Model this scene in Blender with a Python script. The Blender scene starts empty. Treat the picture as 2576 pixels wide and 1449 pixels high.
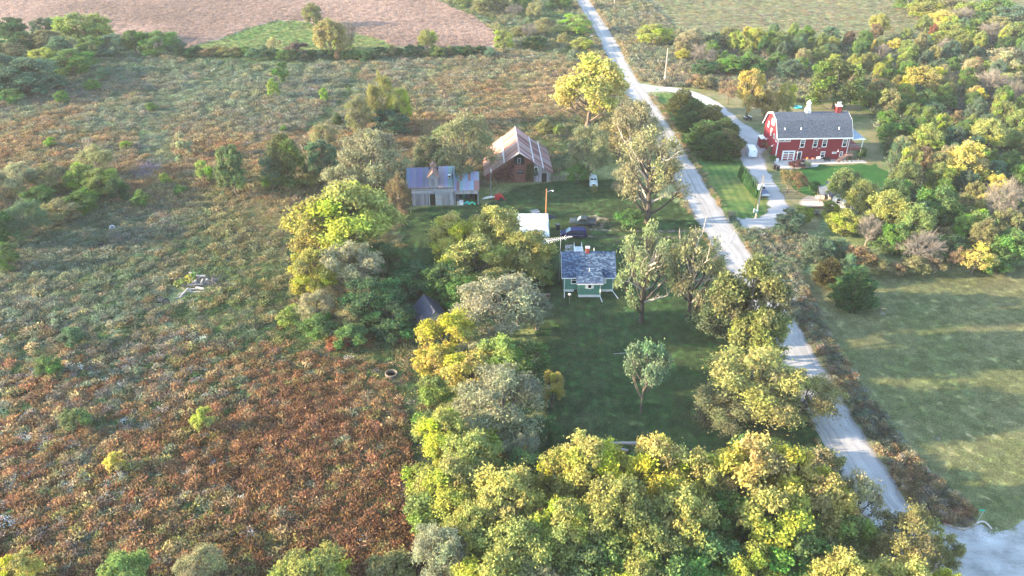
import bpy, math, random
import numpy as np
from mathutils import Vector, Matrix

# ------------------------------------------------------------------ camera, sky, sun, exposure
S = bpy.context.scene
COL = S.collection
FOC, PITCH, CAM_H = 1984.0, math.radians(31.2), 70.0      # focal length in 2576-wide pixels
CP, SP = math.cos(PITCH), math.sin(PITCH)
cam_d = bpy.data.cameras.new('camera')
cam_d.angle = 2 * math.atan(1288 / FOC)
cam_d.clip_start, cam_d.clip_end = 1.0, 3000
cam = bpy.data.objects.new('camera', cam_d)
COL.objects.link(cam)
cam.location = (0, 0, CAM_H)
cam.rotation_euler = (math.pi / 2 - PITCH, 0, 0)
S.camera = cam

SUN_EL, SUN_AZ = math.radians(14.0), math.radians(-93)    # azimuth measured from +Y (view direction) towards +X
W = bpy.data.worlds.new('World')
S.world = W
W.use_nodes = True
wn = W.node_tree.nodes
sky = wn.new('ShaderNodeTexSky')
sky.sky_type = 'NISHITA'
sky.sun_disc = False
sky.sun_elevation = SUN_EL
sky.sun_rotation = SUN_AZ
sky.altitude = 300
sky.air_density = 1.0
sky.dust_density = 0.6
sky.ozone_density = 1.0
W.node_tree.links.new(sky.outputs[0], wn['Background'].inputs[0])
wn['Background'].inputs[1].default_value = 0.15
sd = bpy.data.lights.new('sun', 'SUN')
sd.energy, sd.angle, sd.color = 3.7, math.radians(0.6), (1.0, 0.80, 0.54)
sun = bpy.data.objects.new('sun', sd)
COL.objects.link(sun)
sdir = Vector((math.sin(SUN_AZ) * math.cos(SUN_EL), math.cos(SUN_AZ) * math.cos(SUN_EL), math.sin(SUN_EL)))
sun.rotation_euler = sdir.to_track_quat('Z', 'Y').to_euler()
S.view_settings.view_transform = 'Standard'
S.view_settings.look = 'None'
S.view_settings.exposure = 2.95
S.view_settings.gamma = 1.0
S.view_settings.use_curve_mapping = False
S.cycles.max_bounces = 6
S.cycles.diffuse_bounces = 3
S.cycles.transmission_bounces = 4
S.cycles.volume_bounces = 0
S.cycles.use_denoising = True

# ------------------------------------------------------------------ helpers
rnd = random.Random(7)


def G(px, py, z=0.0):
    """ground (or height z) point seen at a pixel of the 2576 x 1449 layout drawing"""
    u, v = (px - 1288) / FOC, (724.5 - py) / FOC
    d = (u, CP + v * SP, -SP + v * CP)
    t = (z - CAM_H) / d[2]
    return Vector((d[0] * t, d[1] * t, z))


def scale_at(p):
    """layout pixels per metre at a point"""
    return FOC / (p[1] * CP - (p[2] - CAM_H) * SP)


def new_mat(name):
    m = bpy.data.materials.new(name)
    m.use_nodes = True
    return m, m.node_tree.nodes, m.node_tree.links


def nd(n, typ, **kw):
    x = n.new(typ)
    for k, v in kw.items():
        setattr(x, k, v)
    return x


def noise(n, l, vec, scale, detail=3, rough=0.6):
    t = n.new('ShaderNodeTexNoise')
    t.inputs['Scale'].default_value = scale
    t.inputs['Detail'].default_value = detail
    t.inputs['Roughness'].default_value = rough
    if vec is not None:
        l.new(vec, t.inputs['Vector'])
    return t


def ramp(n, l, fac, stops):
    r = n.new('ShaderNodeValToRGB')
    e = r.color_ramp.elements
    while len(e) > 1:
        e.remove(e[-1])
    e[0].position = stops[0][0]
    c = stops[0][1]
    e[0].color = (c[0], c[1], c[2], 1)
    for p, c in stops[1:]:
        x = e.new(p)
        x.color = (c[0], c[1], c[2], 1)
    l.new(fac, r.inputs[0])
    return r


def mixc(n, l, a, b, fac=0.5, blend='MIX'):
    m = n.new('ShaderNodeMix')
    m.data_type = 'RGBA'
    m.blend_type = blend
    for s, v in ((m.inputs[0], fac), (m.inputs[6], a), (m.inputs[7], b)):
        if isinstance(v, (int, float)):
            s.default_value = v
        elif isinstance(v, tuple):
            s.default_value = (v[0], v[1], v[2], 1)
        else:
            l.new(v, s)
    return m.outputs[2]


def mathn(n, l, op, a, b=None):
    m = n.new('ShaderNodeMath')
    m.operation = op
    for s, v in zip(m.inputs, (a, b)):
        if v is None:
            continue
        if isinstance(v, (int, float)):
            s.default_value = v
        else:
            l.new(v, s)
    return m.outputs[0]


MATS = {}


def mat(name, col, rough=0.7, var=0.25, scale=3.0, metal=0.0, bump=0.0, spec=0.3, stretch=None, usecol=False):
    """plain material with grain: base colour broken up by two noises; usecol multiplies by the object's colour"""
    if name in MATS:
        return MATS[name]
    m, n, l = new_mat(name)
    b = n['Principled BSDF']
    tc = n.new('ShaderNodeTexCoord')
    vec = tc.outputs['Object']
    if stretch:
        mp = n.new('ShaderNodeMapping')
        mp.inputs['Scale'].default_value = stretch
        l.new(vec, mp.inputs[0])
        vec = mp.outputs[0]
    t = noise(n, l, vec, scale, 5, 0.65)
    lo = tuple(max(0, c * (1 - var)) for c in col)
    hi = tuple(min(1, c * (1 + var)) for c in col)
    r = ramp(n, l, t.outputs[0], [(0.3, lo), (0.7, hi)])
    c = r.outputs[0]
    if usecol:
        oi = n.new('ShaderNodeObjectInfo')
        c = mixc(n, l, c, oi.outputs['Color'], 1.0, 'MULTIPLY')
    l.new(c, b.inputs['Base Color'])
    b.inputs['Roughness'].default_value = rough
    b.inputs['Metallic'].default_value = metal
    b.inputs['Specular IOR Level'].default_value = spec
    if bump:
        bp = n.new('ShaderNodeBump')
        bp.inputs['Strength'].default_value = bump
        bp.inputs['Distance'].default_value = 0.05
        l.new(t.outputs[0], bp.inputs['Height'])
        l.new(bp.outputs[0], b.inputs['Normal'])
    MATS[name] = m
    return m


def tag(o, label=None, cat=None, group=None, kind=None):
    for k, v in (('label', label), ('category', cat), ('group', group), ('kind', kind)):
        if v:
            o[k] = v
    return o


def thing(name, label, cat, loc=(0, 0, 0), rz=0.0, group=None):
    o = bpy.data.objects.new(name, None)
    o.empty_display_size = 0.2
    COL.objects.link(o)
    o.location = loc
    o.rotation_euler = (0, 0, rz)
    return tag(o, label, cat, group)


def place(name, me, parent=None, mtx=None):
    o = bpy.data.objects.new(name, me)
    COL.objects.link(o)
    if parent is not None:
        o.parent = parent
    if mtx is not None:
        o.matrix_basis = mtx
    return o


def copy_tree(o, parent=None):
    c = o.copy()
    COL.objects.link(c)
    c.parent = parent
    for ch in list(o.children):
        copy_tree(ch, c)
    return c


class MB:
    """collects shapes and links them as one mesh"""

    def __init__(s):
        s.v, s.f, s.c = [], [], []

    def add(s, vs, fs, col=None):
        k = len(s.v)
        s.v += [tuple(p) for p in vs]
        s.f += [[i + k for i in f] for f in fs]
        s.c += [col] * len(fs)
        return s

    def box(s, x0, x1, y0, y1, z0, z1, col=None):
        return s.add([(x0, y0, z0), (x1, y0, z0), (x1, y1, z0), (x0, y1, z0), (x0, y0, z1), (x1, y0, z1), (x1, y1, z1), (x0, y1, z1)],
                     [(0, 3, 2, 1), (4, 5, 6, 7), (0, 1, 5, 4), (1, 2, 6, 5), (2, 3, 7, 6), (3, 0, 4, 7)], col)

    def slab(s, p, t, col=None):
        """polygon p (3-D points) given thickness t along its normal"""
        P = [Vector(q) for q in p]
        nrm = (P[1] - P[0]).cross(P[2] - P[0]).normalized() * t
        k = len(P)
        return s.add(P + [q + nrm for q in P], [tuple(range(k))[::-1], tuple(range(k, 2 * k))] + [(i, (i + 1) % k, (i + 1) % k + k, i + k) for i in range(k)], col)

    def prism(s, poly, a, b, axis='x', col=None):
        """polygon in the plane across the axis, run from a to b"""
        k = len(poly)
        if axis == 'x':
            vs = [(a, q[0], q[1]) for q in poly] + [(b, q[0], q[1]) for q in poly]
        elif axis == 'y':
            vs = [(q[0], a, q[1]) for q in poly] + [(q[0], b, q[1]) for q in poly]
        else:
            vs = [(q[0], q[1], a) for q in poly] + [(q[0], q[1], b) for q in poly]
        return s.add(vs, [tuple(range(k))[::-1], tuple(range(k, 2 * k))] + [(i, (i + 1) % k, (i + 1) % k + k, i + k) for i in range(k)], col)

    def tube(s, pts, r, n=6, col=None, cap=True):
        P = [Vector(p) for p in pts]
        rs = r if isinstance(r, (list, tuple)) else [r] * len(P)
        vs = []
        for i, p in enumerate(P):
            d = (P[min(i + 1, len(P) - 1)] - P[max(i - 1, 0)])
            d = d.normalized() if d.length > 1e-9 else Vector((0, 0, 1))
            a = d.cross(Vector((0, 0, 1)) if abs(d.z) < 0.9 else Vector((1, 0, 0))).normalized()
            b = d.cross(a)
            for k in range(n):
                t = 2 * math.pi * k / n
                vs.append(p + (a * math.cos(t) + b * math.sin(t)) * rs[i])
        fs = [(i * n + k, i * n + (k + 1) % n, (i + 1) * n + (k + 1) % n, (i + 1) * n + k) for i in range(len(P) - 1) for k in range(n)]
        if cap:
            fs += [tuple(range(n))[::-1], tuple(range((len(P) - 1) * n, len(P) * n))]
        return s.add(vs, fs, col)

    def lathe(s, prof, n=12, c=(0, 0), col=None):
        vs = [(c[0] + r * math.cos(2 * math.pi * k / n), c[1] + r * math.sin(2 * math.pi * k / n), z) for r, z in prof for k in range(n)]
        m = len(prof)
        fs = [(i * n + k, i * n + (k + 1) % n, (i + 1) * n + (k + 1) % n, (i + 1) * n + k) for i in range(m - 1) for k in range(n)]
        fs += [tuple(range(n))[::-1], tuple(range((m - 1) * n, m * n))]
        return s.add(vs, fs, col)

    def loft(s, rings, col=None):
        n, m = len(rings[0]), len(rings)
        vs = [p for r in rings for p in r]
        fs = [(i * n + k, i * n + (k + 1) % n, (i + 1) * n + (k + 1) % n, (i + 1) * n + k) for i in range(m - 1) for k in range(n)]
        fs += [tuple(range(n))[::-1], tuple(range((m - 1) * n, m * n))]
        return s.add(vs, fs, col)

    def mesh(s, name, material, smooth=False):
        me = bpy.data.meshes.new(name)
        me.from_pydata(s.v, [], s.f)
        if material:
            me.materials.append(material)
        if any(c is not None for c in s.c):
            a = me.attributes.new('tint', 'FLOAT_COLOR', 'FACE')
            a.data.foreach_set('color', np.array([(c if c is not None else (1, 1, 1)) + (1,) for c in s.c], dtype=np.float32).ravel())
        if smooth:
            me.shade_smooth()
        me.update()
        return me

    def build(s, name, material, parent=None, label=None, kind=None, smooth=False):
        o = place(name, s.mesh(name, material, smooth), parent)
        return tag(o, label, kind=kind)


def inside(px, py, poly):
    """vectorised point-in-polygon, poly a list of (x, y)"""
    r = np.zeros(len(px), bool)
    j = len(poly) - 1
    for i in range(len(poly)):
        xi, yi, xj, yj = poly[i][0], poly[i][1], poly[j][0], poly[j][1]
        if yi != yj:
            r ^= ((yi > py) != (yj > py)) & (px < (xj - xi) * (py - yi) / (yj - yi) + xi)
        j = i
    return r


def gpoly(pts):
    return [(G(*p).x, G(*p).y) for p in pts]
# ------------------------------------------------------------------ haze
hz, hn, hl = new_mat('haze_air')
hn.remove(hn['Principled BSDF'])
pv = hn.new('ShaderNodeVolumePrincipled')
pv.inputs['Color'].default_value = (0.86, 0.89, 0.95, 1)
pv.inputs['Density'].default_value = 0.0001
pv.inputs['Anisotropy'].default_value = 0.0
hl.new(pv.outputs[0], hn['Material Output'].inputs['Volume'])
tag(MB().box(-810, 810, -210, 910, -1.0, 74).build('haze', hz), kind='stuff')

# ------------------------------------------------------------------ setting: ground zones
# layout anchors: pixel, weights of (rust, tan, greybrown, green, aster, yellow, greygreen)
ANCH = [
    (700, 1150, .95, .10, .05, .12, .05, .04, 0), (950, 1350, .95, .08, .05, .10, .03, .02, 0), (450, 1350, .8, .25, .15, .10, .06, .15, 0),
    (200, 1300, .75, .35, .2, .15, .13, .22, .05), (60, 1150, .60, .3, .35, .2, .13, .08, .0), (150, 1000, .55, .2, .4, .25, .08, .02, .05), (60, 1400, .6, .3, .25, .2, .1, .2, .0),
    (900, 900, .50, .55, .05, .45, .05, .12, 0), (550, 950, .40, .30, .2, .35, .05, .05, .05), (300, 900, .15, .2, .5, .35, .08, .0, .1),
    (300, 750, .05, .2, .5, .40, .06, .0, .2), (650, 800, .05, .35, .1, .85, .04, .15, 0), (650, 680, .0, .45, .15, .8, .03, .1, .1),
    (600, 560, .1, .45, .3, .5, .05, .1, .1), (680, 490, .35, .5, .3, .25, .03, .05, .05), (150, 650, .05, .15, .5, .5, .06, 0, .2),
    (350, 580, .1, .15, .6, .3, .06, 0, .15), (450, 430, .5, .5, .35, .15, .02, 0, 0), (560, 380, .55, .5, .25, .15, .02, 0, 0),
    (300, 300, .1, .1, .45, .15, .08, 0, .55), (550, 230, .0, .1, .2, .2, .06, 0, .8), (250, 360, .4, .15, .5, .1, .06, 0, .1),
    (60, 330, .4, .35, .3, .1, .03, 0, .1), (100, 260, .1, .1, .6, .2, .04, 0, .3), (700, 330, .15, .2, .6, .15, .05, 0, .2),
    (850, 260, .1, .1, .65, .2, .08, 0, .2), (780, 220, .05, .05, .6, .2, .12, 0, .3), (1000, 170, .1, .15, .5, .1, .35, 0, .2),
    (1200, 190, .25, .5, .3, .12, .35, 0, .1), (1350, 250, .35, .6, .15, .1, .3, 0, .0), (1130, 260, .2, .2, .2, .5, .3, 0, .1),
    (1250, 230, .6, .4, .15, .15, .25, 0, 0), (1080, 320, .8, .4, .1, .1, .05, 0, 0), (640, 440, .4, .5, .2, .3, .03, 0, 0),
    (300, 170, 0, .05, .4, .3, .05, 0, .5), (650, 160, 0, .05, .15, .6, .05, 0, .4), (1400, 350, .1, .3, .1, .7, .1, 0, 0),
    (1640, 170, .0, .2, .35, .3, .15, 0, .4), (1720, 200, .0, .3, .35, .15, .15, 0, .3), (1580, 90, 0, .35, .2, .15, .05, 0, .4),
    (2000, 40, 0, .5, .9, .4, .0, 0, .1), (2300, 70, 0, .4, .7, .4, 0, 0, .3), (1750, 40, 0, .5, .8, .4, 0, 0, .2),
    (1950, 620, 0, .1, .25, .6, .2, 0, .5), (1880, 600, 0, .2, .3, .5, .15, 0, .4), (2100, 850, .15, .2, .55, .15, .2, 0, .2), (2250, 1080, .1, .3, .5, .1, .25, 0, .2), (2400, 1290, .3, .3, .45, .05, .05, 0, .05),
    (2300, 350, 0, .1, .3, .5, 0, 0, .1), (1250, 50, 0, .1, .1, .8, 0, 0, .2), (950, 800, 0, .1, .1, .8, 0, 0, 0), (1080, 900, .1, .2, .05, .7, .05, .1, 0)]
SPEC = np.array([(.30, .142, .056), (.37, .265, .12), (.205, .178, .150), (.085, .165, .050), (.52, .52, .50), (.31, .29, .08), (.175, .215, .140)])
AP = np.array([G(a[0], a[1])[:2] for a in ANCH])
AW = np.array([[a[2], a[3] + (.04 if a[2] < .3 else .03), a[4] * .6, a[5] * 1.15 + .04, a[6] * .45, a[7] + .03, a[8] + (.30 if a[2] < .3 else .05)] for a in ANCH])
AW = AW / AW.sum(1, keepdims=True)


def zone(x, y):
    """species weights at world points: inverse distance in a frame that shrinks with distance"""
    s = 7 + 0.035 * y
    d2 = ((x[:, None] - AP[None, :, 0]) / s[:, None]) ** 2 + ((y[:, None] - AP[None, :, 1]) / (s[:, None] * 1.2)) ** 2
    w = 1 / (d2 + 0.05) ** 1.8
    w /= w.sum(1, keepdims=True)
    return w @ AW


def grid_sheet(name, xs, ys, z, material):
    X, Y = np.meshgrid(xs, ys)
    n, m = len(ys), len(xs)
    me = bpy.data.meshes.new(name)
    co = np.stack([X.ravel(), Y.ravel(), np.full(X.size, z)], 1).astype(np.float32)
    i = (np.arange(n - 1)[:, None] * m + np.arange(m - 1)[None]).ravel()
    f = np.stack([i, i + 1, i + m + 1, i + m], 1)
    raw_mesh(me, co, f)
    me.materials.append(material)
    return me, co


def raw_mesh(me, co, f):
    me.vertices.add(len(co))
    me.vertices.foreach_set('co', np.asarray(co, np.float32).ravel())
    k = f.shape[1]
    me.loops.add(f.size)
    me.loops.foreach_set('vertex_index', f.astype(np.int32).ravel())
    me.polygons.add(len(f))
    me.polygons.foreach_set('loop_start', np.arange(0, f.size, k, dtype=np.int32))
    me.update(calc_edges=True)


gm, n, l = new_mat('meadow_soil')
at = nd(n, 'ShaderNodeAttribute', attribute_name='zone')
tc = n.new('ShaderNodeTexCoord')
n1 = noise(n, l, tc.outputs['Object'], 0.25, 4)
n2 = noise(n, l, tc.outputs['Object'], 1.7, 4)
c = mixc(n, l, at.outputs['Color'], ramp(n, l, n1.outputs[0], [(.3, (.65, .75, .6)), (.7, (1.35, 1.25, 1.2))]).outputs[0], 1.0, 'MULTIPLY')
c = mixc(n, l, c, ramp(n, l, n2.outputs[0], [(.3, (.6, .6, .6)), (.7, (1.4, 1.4, 1.4))]).outputs[0], 1.0, 'MULTIPLY')
l.new(c, n['Principled BSDF'].inputs['Base Color'])
n['Principled BSDF'].inputs['Roughness'].default_value = 1
n['Principled BSDF'].inputs['Specular IOR Level'].default_value = 0.05
bp = n.new('ShaderNodeBump')
bp.inputs['Strength'].default_value = 0.8
bp.inputs['Distance'].default_value = 0.3
l.new(n2.outputs[0], bp.inputs['Height'])
l.new(bp.outputs[0], n['Principled BSDF'].inputs['Normal'])
xs = np.concatenate([np.linspace(-800, -264, 10), np.arange(-260, 261, 4.0), np.linspace(264, 800, 10)])
ys = np.concatenate([np.linspace(-200, 26, 8), np.arange(30, 400, 4.0), np.linspace(404, 900, 12)])
me, co = grid_sheet('ground', xs, ys, 0.0, gm)
gw = zone(co[:, 0].astype(float), np.clip(co[:, 1].astype(float), 40, 420))
gc = gw @ SPEC * 0.6 + np.array([.03, .05, .016])
a = me.attributes.new('zone', 'FLOAT_COLOR', 'POINT')
a.data.foreach_set('color', np.concatenate([gc, np.ones((len(gc), 1))], 1).astype(np.float32).ravel())
tag(place('ground', me), kind='structure')


def sheet(name, poly, z, material, jitter=0.35, step=2.0, kind='structure'):
    """flat sheet with a slightly ragged edge"""
    pts = []
    r = random.Random(len(poly) * 31 + int(z * 1000))
    for i in range(len(poly)):
        a, b = Vector(poly[i]), Vector(poly[(i + 1) % len(poly)])
        k = max(1, int((b - a).length / step))
        for j in range(k):
            p = a.lerp(b, j / k)
            pts.append((p.x + r.gauss(0, jitter), p.y + r.gauss(0, jitter), z))
    me = bpy.data.meshes.new(name)
    me.from_pydata(pts, [], [list(range(len(pts)))])
    me.materials.append(material)
    if me.polygons[0].normal.z < 0:
        me.flip_normals()
    return tag(place(name, me), kind=kind)


def lawn_mat(name, green, dry, soil, dry_amt=0.5, stripe=None, stripe_w=1.1):
    m, n, l = new_mat(name)
    tc = n.new('ShaderNodeTexCoord')
    v = tc.outputs['Object']
    big = noise(n, l, v, 0.07, 4, .6)
    mid = noise(n, l, v, 0.45, 5, .65)
    fine = noise(n, l, v, 6.0, 3, .7)
    lo = tuple(x * .75 for x in green)
    g = ramp(n, l, mid.outputs[0], [(.3, lo), (.7, tuple(x * 1.25 for x in green))]).outputs[0]
    f = mathn(n, l, 'ADD', mathn(n, l, 'MULTIPLY', big.outputs[0], .6), mathn(n, l, 'MULTIPLY', mid.outputs[0], .4))
    fr = ramp(n, l, f, [(.62 - dry_amt * .3, (0, 0, 0)), (.78 - dry_amt * .3, (1, 1, 1))]).outputs[0]
    c = mixc(n, l, g, dry, fr)
    sp = noise(n, l, v, 0.9, 6, .7)
    c = mixc(n, l, c, soil, ramp(n, l, sp.outputs[0], [(.64, (0, 0, 0)), (.76, (.6, .6, .6))]).outputs[0])
    if stripe is not None:
        mp = n.new('ShaderNodeMapping')
        mp.inputs['Rotation'].default_value = (0, 0, stripe)
        l.new(v, mp.inputs[0])
        wv = nd(n, 'ShaderNodeTexWave', wave_type='BANDS', bands_direction='X')
        wv.inputs['Scale'].default_value = 0.314 / stripe_w
        wv.inputs['Distortion'].default_value = 1.2
        wv.inputs['Detail'].default_value = 2
        l.new(mp.outputs[0], wv.inputs['Vector'])
        c = mixc(n, l, c, ramp(n, l, wv.outputs[1], [(0, (.86, .88, .86)), (1, (1.14, 1.12, 1.08))]).outputs[0], 1.0, 'MULTIPLY')
    c = mixc(n, l, c, ramp(n, l, fine.outputs[0], [(.25, (.55, .6, .55)), (.75, (1.45, 1.4, 1.35))]).outputs[0], 1.0, 'MULTIPLY')
    b = n['Principled BSDF']
    l.new(c, b.inputs['Base Color'])
    b.inputs['Roughness'].default_value = 1
    b.inputs['Specular IOR Level'].default_value = .05
    bp = n.new('ShaderNodeBump')
    bp.inputs['Strength'].default_value = .7
    bp.inputs['Distance'].default_value = .08
    l.new(fine.outputs[0], bp.inputs['Height'])
    l.new(bp.outputs[0], b.inputs['Normal'])
    return m


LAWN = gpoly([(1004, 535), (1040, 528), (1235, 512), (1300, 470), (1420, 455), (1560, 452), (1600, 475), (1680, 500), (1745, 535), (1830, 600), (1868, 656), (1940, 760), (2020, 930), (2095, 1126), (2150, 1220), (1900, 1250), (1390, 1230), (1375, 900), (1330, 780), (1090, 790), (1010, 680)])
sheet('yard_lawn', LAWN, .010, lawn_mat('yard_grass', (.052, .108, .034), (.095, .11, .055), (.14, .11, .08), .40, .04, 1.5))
ISLE = gpoly([(1650, 236), (1690, 232), (1760, 250), (1830, 300), (1870, 380), (1890, 450), (1926, 495), (1945, 530), (1935, 556), (1900, 566), (1840, 566), (1810, 548), (1760, 470), (1680, 330)])
sheet('island_lawn', ISLE, .014, lawn_mat('island_grass', (.058, .115, .034), (.15, .15, .05), (.2, .16, .1), .5, .02, 1.6))
HOUSEL = gpoly([(1745, 228), (1820, 232), (1900, 250), (2010, 262), (2140, 262), (2200, 290), (2215, 380), (2225, 430), (2150, 470), (2080, 520), (2060, 580), (1960, 590), (1950, 560), (1985, 530), (1960, 490), (1935, 450), (1905, 400), (1890, 330), (1800, 262)])
sheet('house_lawn', HOUSEL, .018, lawn_mat('house_grass', (.075, .115, .038), (.19, .165, .095), (.21, .165, .12), .75))
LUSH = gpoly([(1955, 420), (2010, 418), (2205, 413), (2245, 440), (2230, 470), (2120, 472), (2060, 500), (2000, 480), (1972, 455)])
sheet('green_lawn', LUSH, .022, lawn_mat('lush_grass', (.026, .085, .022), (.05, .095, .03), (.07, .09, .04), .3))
MEADOW = gpoly([(2000, 690), (2100, 688), (2190, 694), (2330, 690), (2410, 690), (2480, 676), (2600, 668), (3000, 660), (3100, 1300), (2700, 1300), (2576, 1298), (2550, 1325), (2496, 1335), (2478, 1322), (2462, 1312), (2420, 1262), (2330, 1182), (2250, 1082), (2160, 962), (2090, 850), (2040, 740)])
sheet('mown_meadow', MEADOW, .010, lawn_mat('meadow_grass', (.18, .205, .07), (.285, .25, .13), (.27, .22, .16), .60))
WATERWAY = gpoly([(455, 128), (560, 96), (640, 66), (700, 52), (770, 56), (850, 78), (930, 92), (1000, 118), (900, 142), (700, 152), (470, 146)])
sheet('grass_waterway', WATERWAY, .014, lawn_mat('waterway_grass', (.085, .165, .04), (.22, .21, .08), (.20, .19, .09), .6), 1.3, 3)

# stubble field
fm, n, l = new_mat('stubble')
tc = n.new('ShaderNodeTexCoord')
mp = n.new('ShaderNodeMapping')
mp.inputs['Rotation'].default_value = (0, 0, .3)
l.new(tc.outputs['Object'], mp.inputs[0])
wv = nd(n, 'ShaderNodeTexWave', wave_type='BANDS', bands_direction='Y')
wv.inputs['Scale'].default_value = .11
wv.inputs['Distortion'].default_value = 9
wv.inputs['Detail'].default_value = 3
wv.inputs['Detail Scale'].default_value = .25
l.new(mp.outputs[0], wv.inputs['Vector'])
n1 = noise(n, l, tc.outputs['Object'], .03, 4)
n2 = noise(n, l, tc.outputs['Object'], 1.2, 4, .7)
n3 = noise(n, l, tc.outputs['Object'], .25, 4, .7)
c = ramp(n, l, n1.outputs[0], [(.35, (.36, .24, .185)), (.5, (.40, .29, .24)), (.65, (.335, .255, .215))]).outputs[0]
c = mixc(n, l, c, ramp(n, l, wv.outputs[1], [(0, (.76, .76, .80)), (.4, (1, 1, 1)), (1, (1.12, 1.1, 1.06))]).outputs[0], 1, 'MULTIPLY')
c = mixc(n, l, c, ramp(n, l, n3.outputs[0], [(.3, (.82, .82, .85)), (.7, (1.18, 1.15, 1.1))]).outputs[0], 1, 'MULTIPLY')
c = mixc(n, l, c, ramp(n, l, n2.outputs[0], [(.25, (.6, .6, .62)), (.75, (1.4, 1.36, 1.3))]).outputs[0], 1, 'MULTIPLY')
l.new(c, n['Principled BSDF'].inputs['Base Color'])
n['Principled BSDF'].inputs['Roughness'].default_value = 1
n['Principled BSDF'].inputs['Specular IOR Level'].default_value = .05
bp = n.new('ShaderNodeBump')
bp.inputs['Strength'].default_value = .8
bp.inputs['Distance'].default_value = .3
l.new(n2.outputs[0], bp.inputs['Height'])
l.new(bp.outputs[0], n['Principled BSDF'].inputs['Normal'])
FIELD = gpoly([(-500, 55), (-60, 75), (100, 78), (300, 110), (455, 126), (560, 95), (640, 65), (700, 51), (770, 54), (850, 76), (930, 91), (1000, 117), (1060, 122), (1150, 120), (1246, 116), (1256, 96), (1232, 70), (1190, 42), (1095, 0), (1020, -60), (900, -130), (-300, -130)])
sheet('stubble_field', FIELD, .010, fm, .9, 3)

# gravel road and drives
RIGHT = [(1440, -80), (1483, 0), (1518, 50), (1551, 100), (1584, 163), (1610, 210), (1640, 250), (1676, 300), (1711, 358), (1733, 398), (1756, 432), (1793, 494), (1832, 556), (1870, 612), (1905, 662), (1945, 722), (1982, 778), (2029, 848), (2068, 915), (2109, 985), (2145, 1040), (2195, 1124), (2240, 1193), (2289, 1276), (2330, 1345), (2400, 1470)]
RW = [G(*p) for p in RIGHT]


def gravel_mat(name, base, tint2, edge, tracks=True, edges=True):
    m, n, l = new_mat(name)
    tc = n.new('ShaderNodeTexCoord')
    v = tc.outputs['Object']
    uv = nd(n, 'ShaderNodeUVMap', uv_map='lane')
    sx = n.new('ShaderNodeSeparateXYZ')
    l.new(uv.outputs[0], sx.inputs[0])
    n1 = noise(n, l, v, .35, 5, .6)
    n2 = noise(n, l, v, 9, 3, .7)
    c = ramp(n, l, n1.outputs[0], [(.3, base), (.7, tint2)]).outputs[0]
    if tracks:
        mp = n.new('ShaderNodeMapping')
        mp.inputs['Scale'].default_value = (7, .03, 1)
        l.new(uv.outputs[0], mp.inputs[0])
        ns = noise(n, l, mp.outputs[0], 1.0, 4, .6)
        c = mixc(n, l, c, ramp(n, l, ns.outputs[0], [(.34, (.70, .69, .68)), (.52, (1, 1, 1)), (.66, (1.16, 1.16, 1.15))]).outputs[0], 1, 'MULTIPLY')
    e = mathn(n, l, 'ABSOLUTE', mathn(n, l, 'SUBTRACT', sx.outputs[0], .5))
    e = mathn(n, l, 'ADD', e, mathn(n, l, 'MULTIPLY', mathn(n, l, 'SUBTRACT', n1.outputs[0], .5), .35))
    if edges:
        c = mixc(n, l, c, edge, ramp(n, l, e, [(.40, (0, 0, 0)), (.52, (.85, .85, .85))]).outputs[0])
    else:
        mp = n.new('ShaderNodeMapping')
        mp.inputs['Rotation'].default_value = (0, 0, .9)
        mp.inputs['Scale'].default_value = (.25, .8, 1)
        l.new(v, mp.inputs[0])
        n4 = noise(n, l, mp.outputs[0], 1.0, 5, .65)
        c = mixc(n, l, c, ramp(n, l, n4.outputs[0], [(.34, (.82, .81, .79)), (.5, (1, 1, 1)), (.66, (1.12, 1.11, 1.1))]).outputs[0], 1, 'MULTIPLY')
        n5 = noise(n, l, v, .9, 6, .75)
        c = mixc(n, l, c, (.19, .16, .12), ramp(n, l, n5.outputs[0], [(.60, (0, 0, 0)), (.72, (.55, .55, .55))]).outputs[0])
    c = mixc(n, l, c, ramp(n, l, n2.outputs[0], [(.25, (.75, .75, .76)), (.75, (1.2, 1.2, 1.2))]).outputs[0], 1, 'MULTIPLY')
    b = n['Principled BSDF']
    l.new(c, b.inputs['Base Color'])
    b.inputs['Roughness'].default_value = .95
    b.inputs['Specular IOR Level'].default_value = .1
    bp = n.new('ShaderNodeBump')
    bp.inputs['Strength'].default_value = .5
    bp.inputs['Distance'].default_value = .04
    l.new(n2.outputs[0], bp.inputs['Height'])
    l.new(bp.outputs[0], b.inputs['Normal'])
    return m


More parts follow.
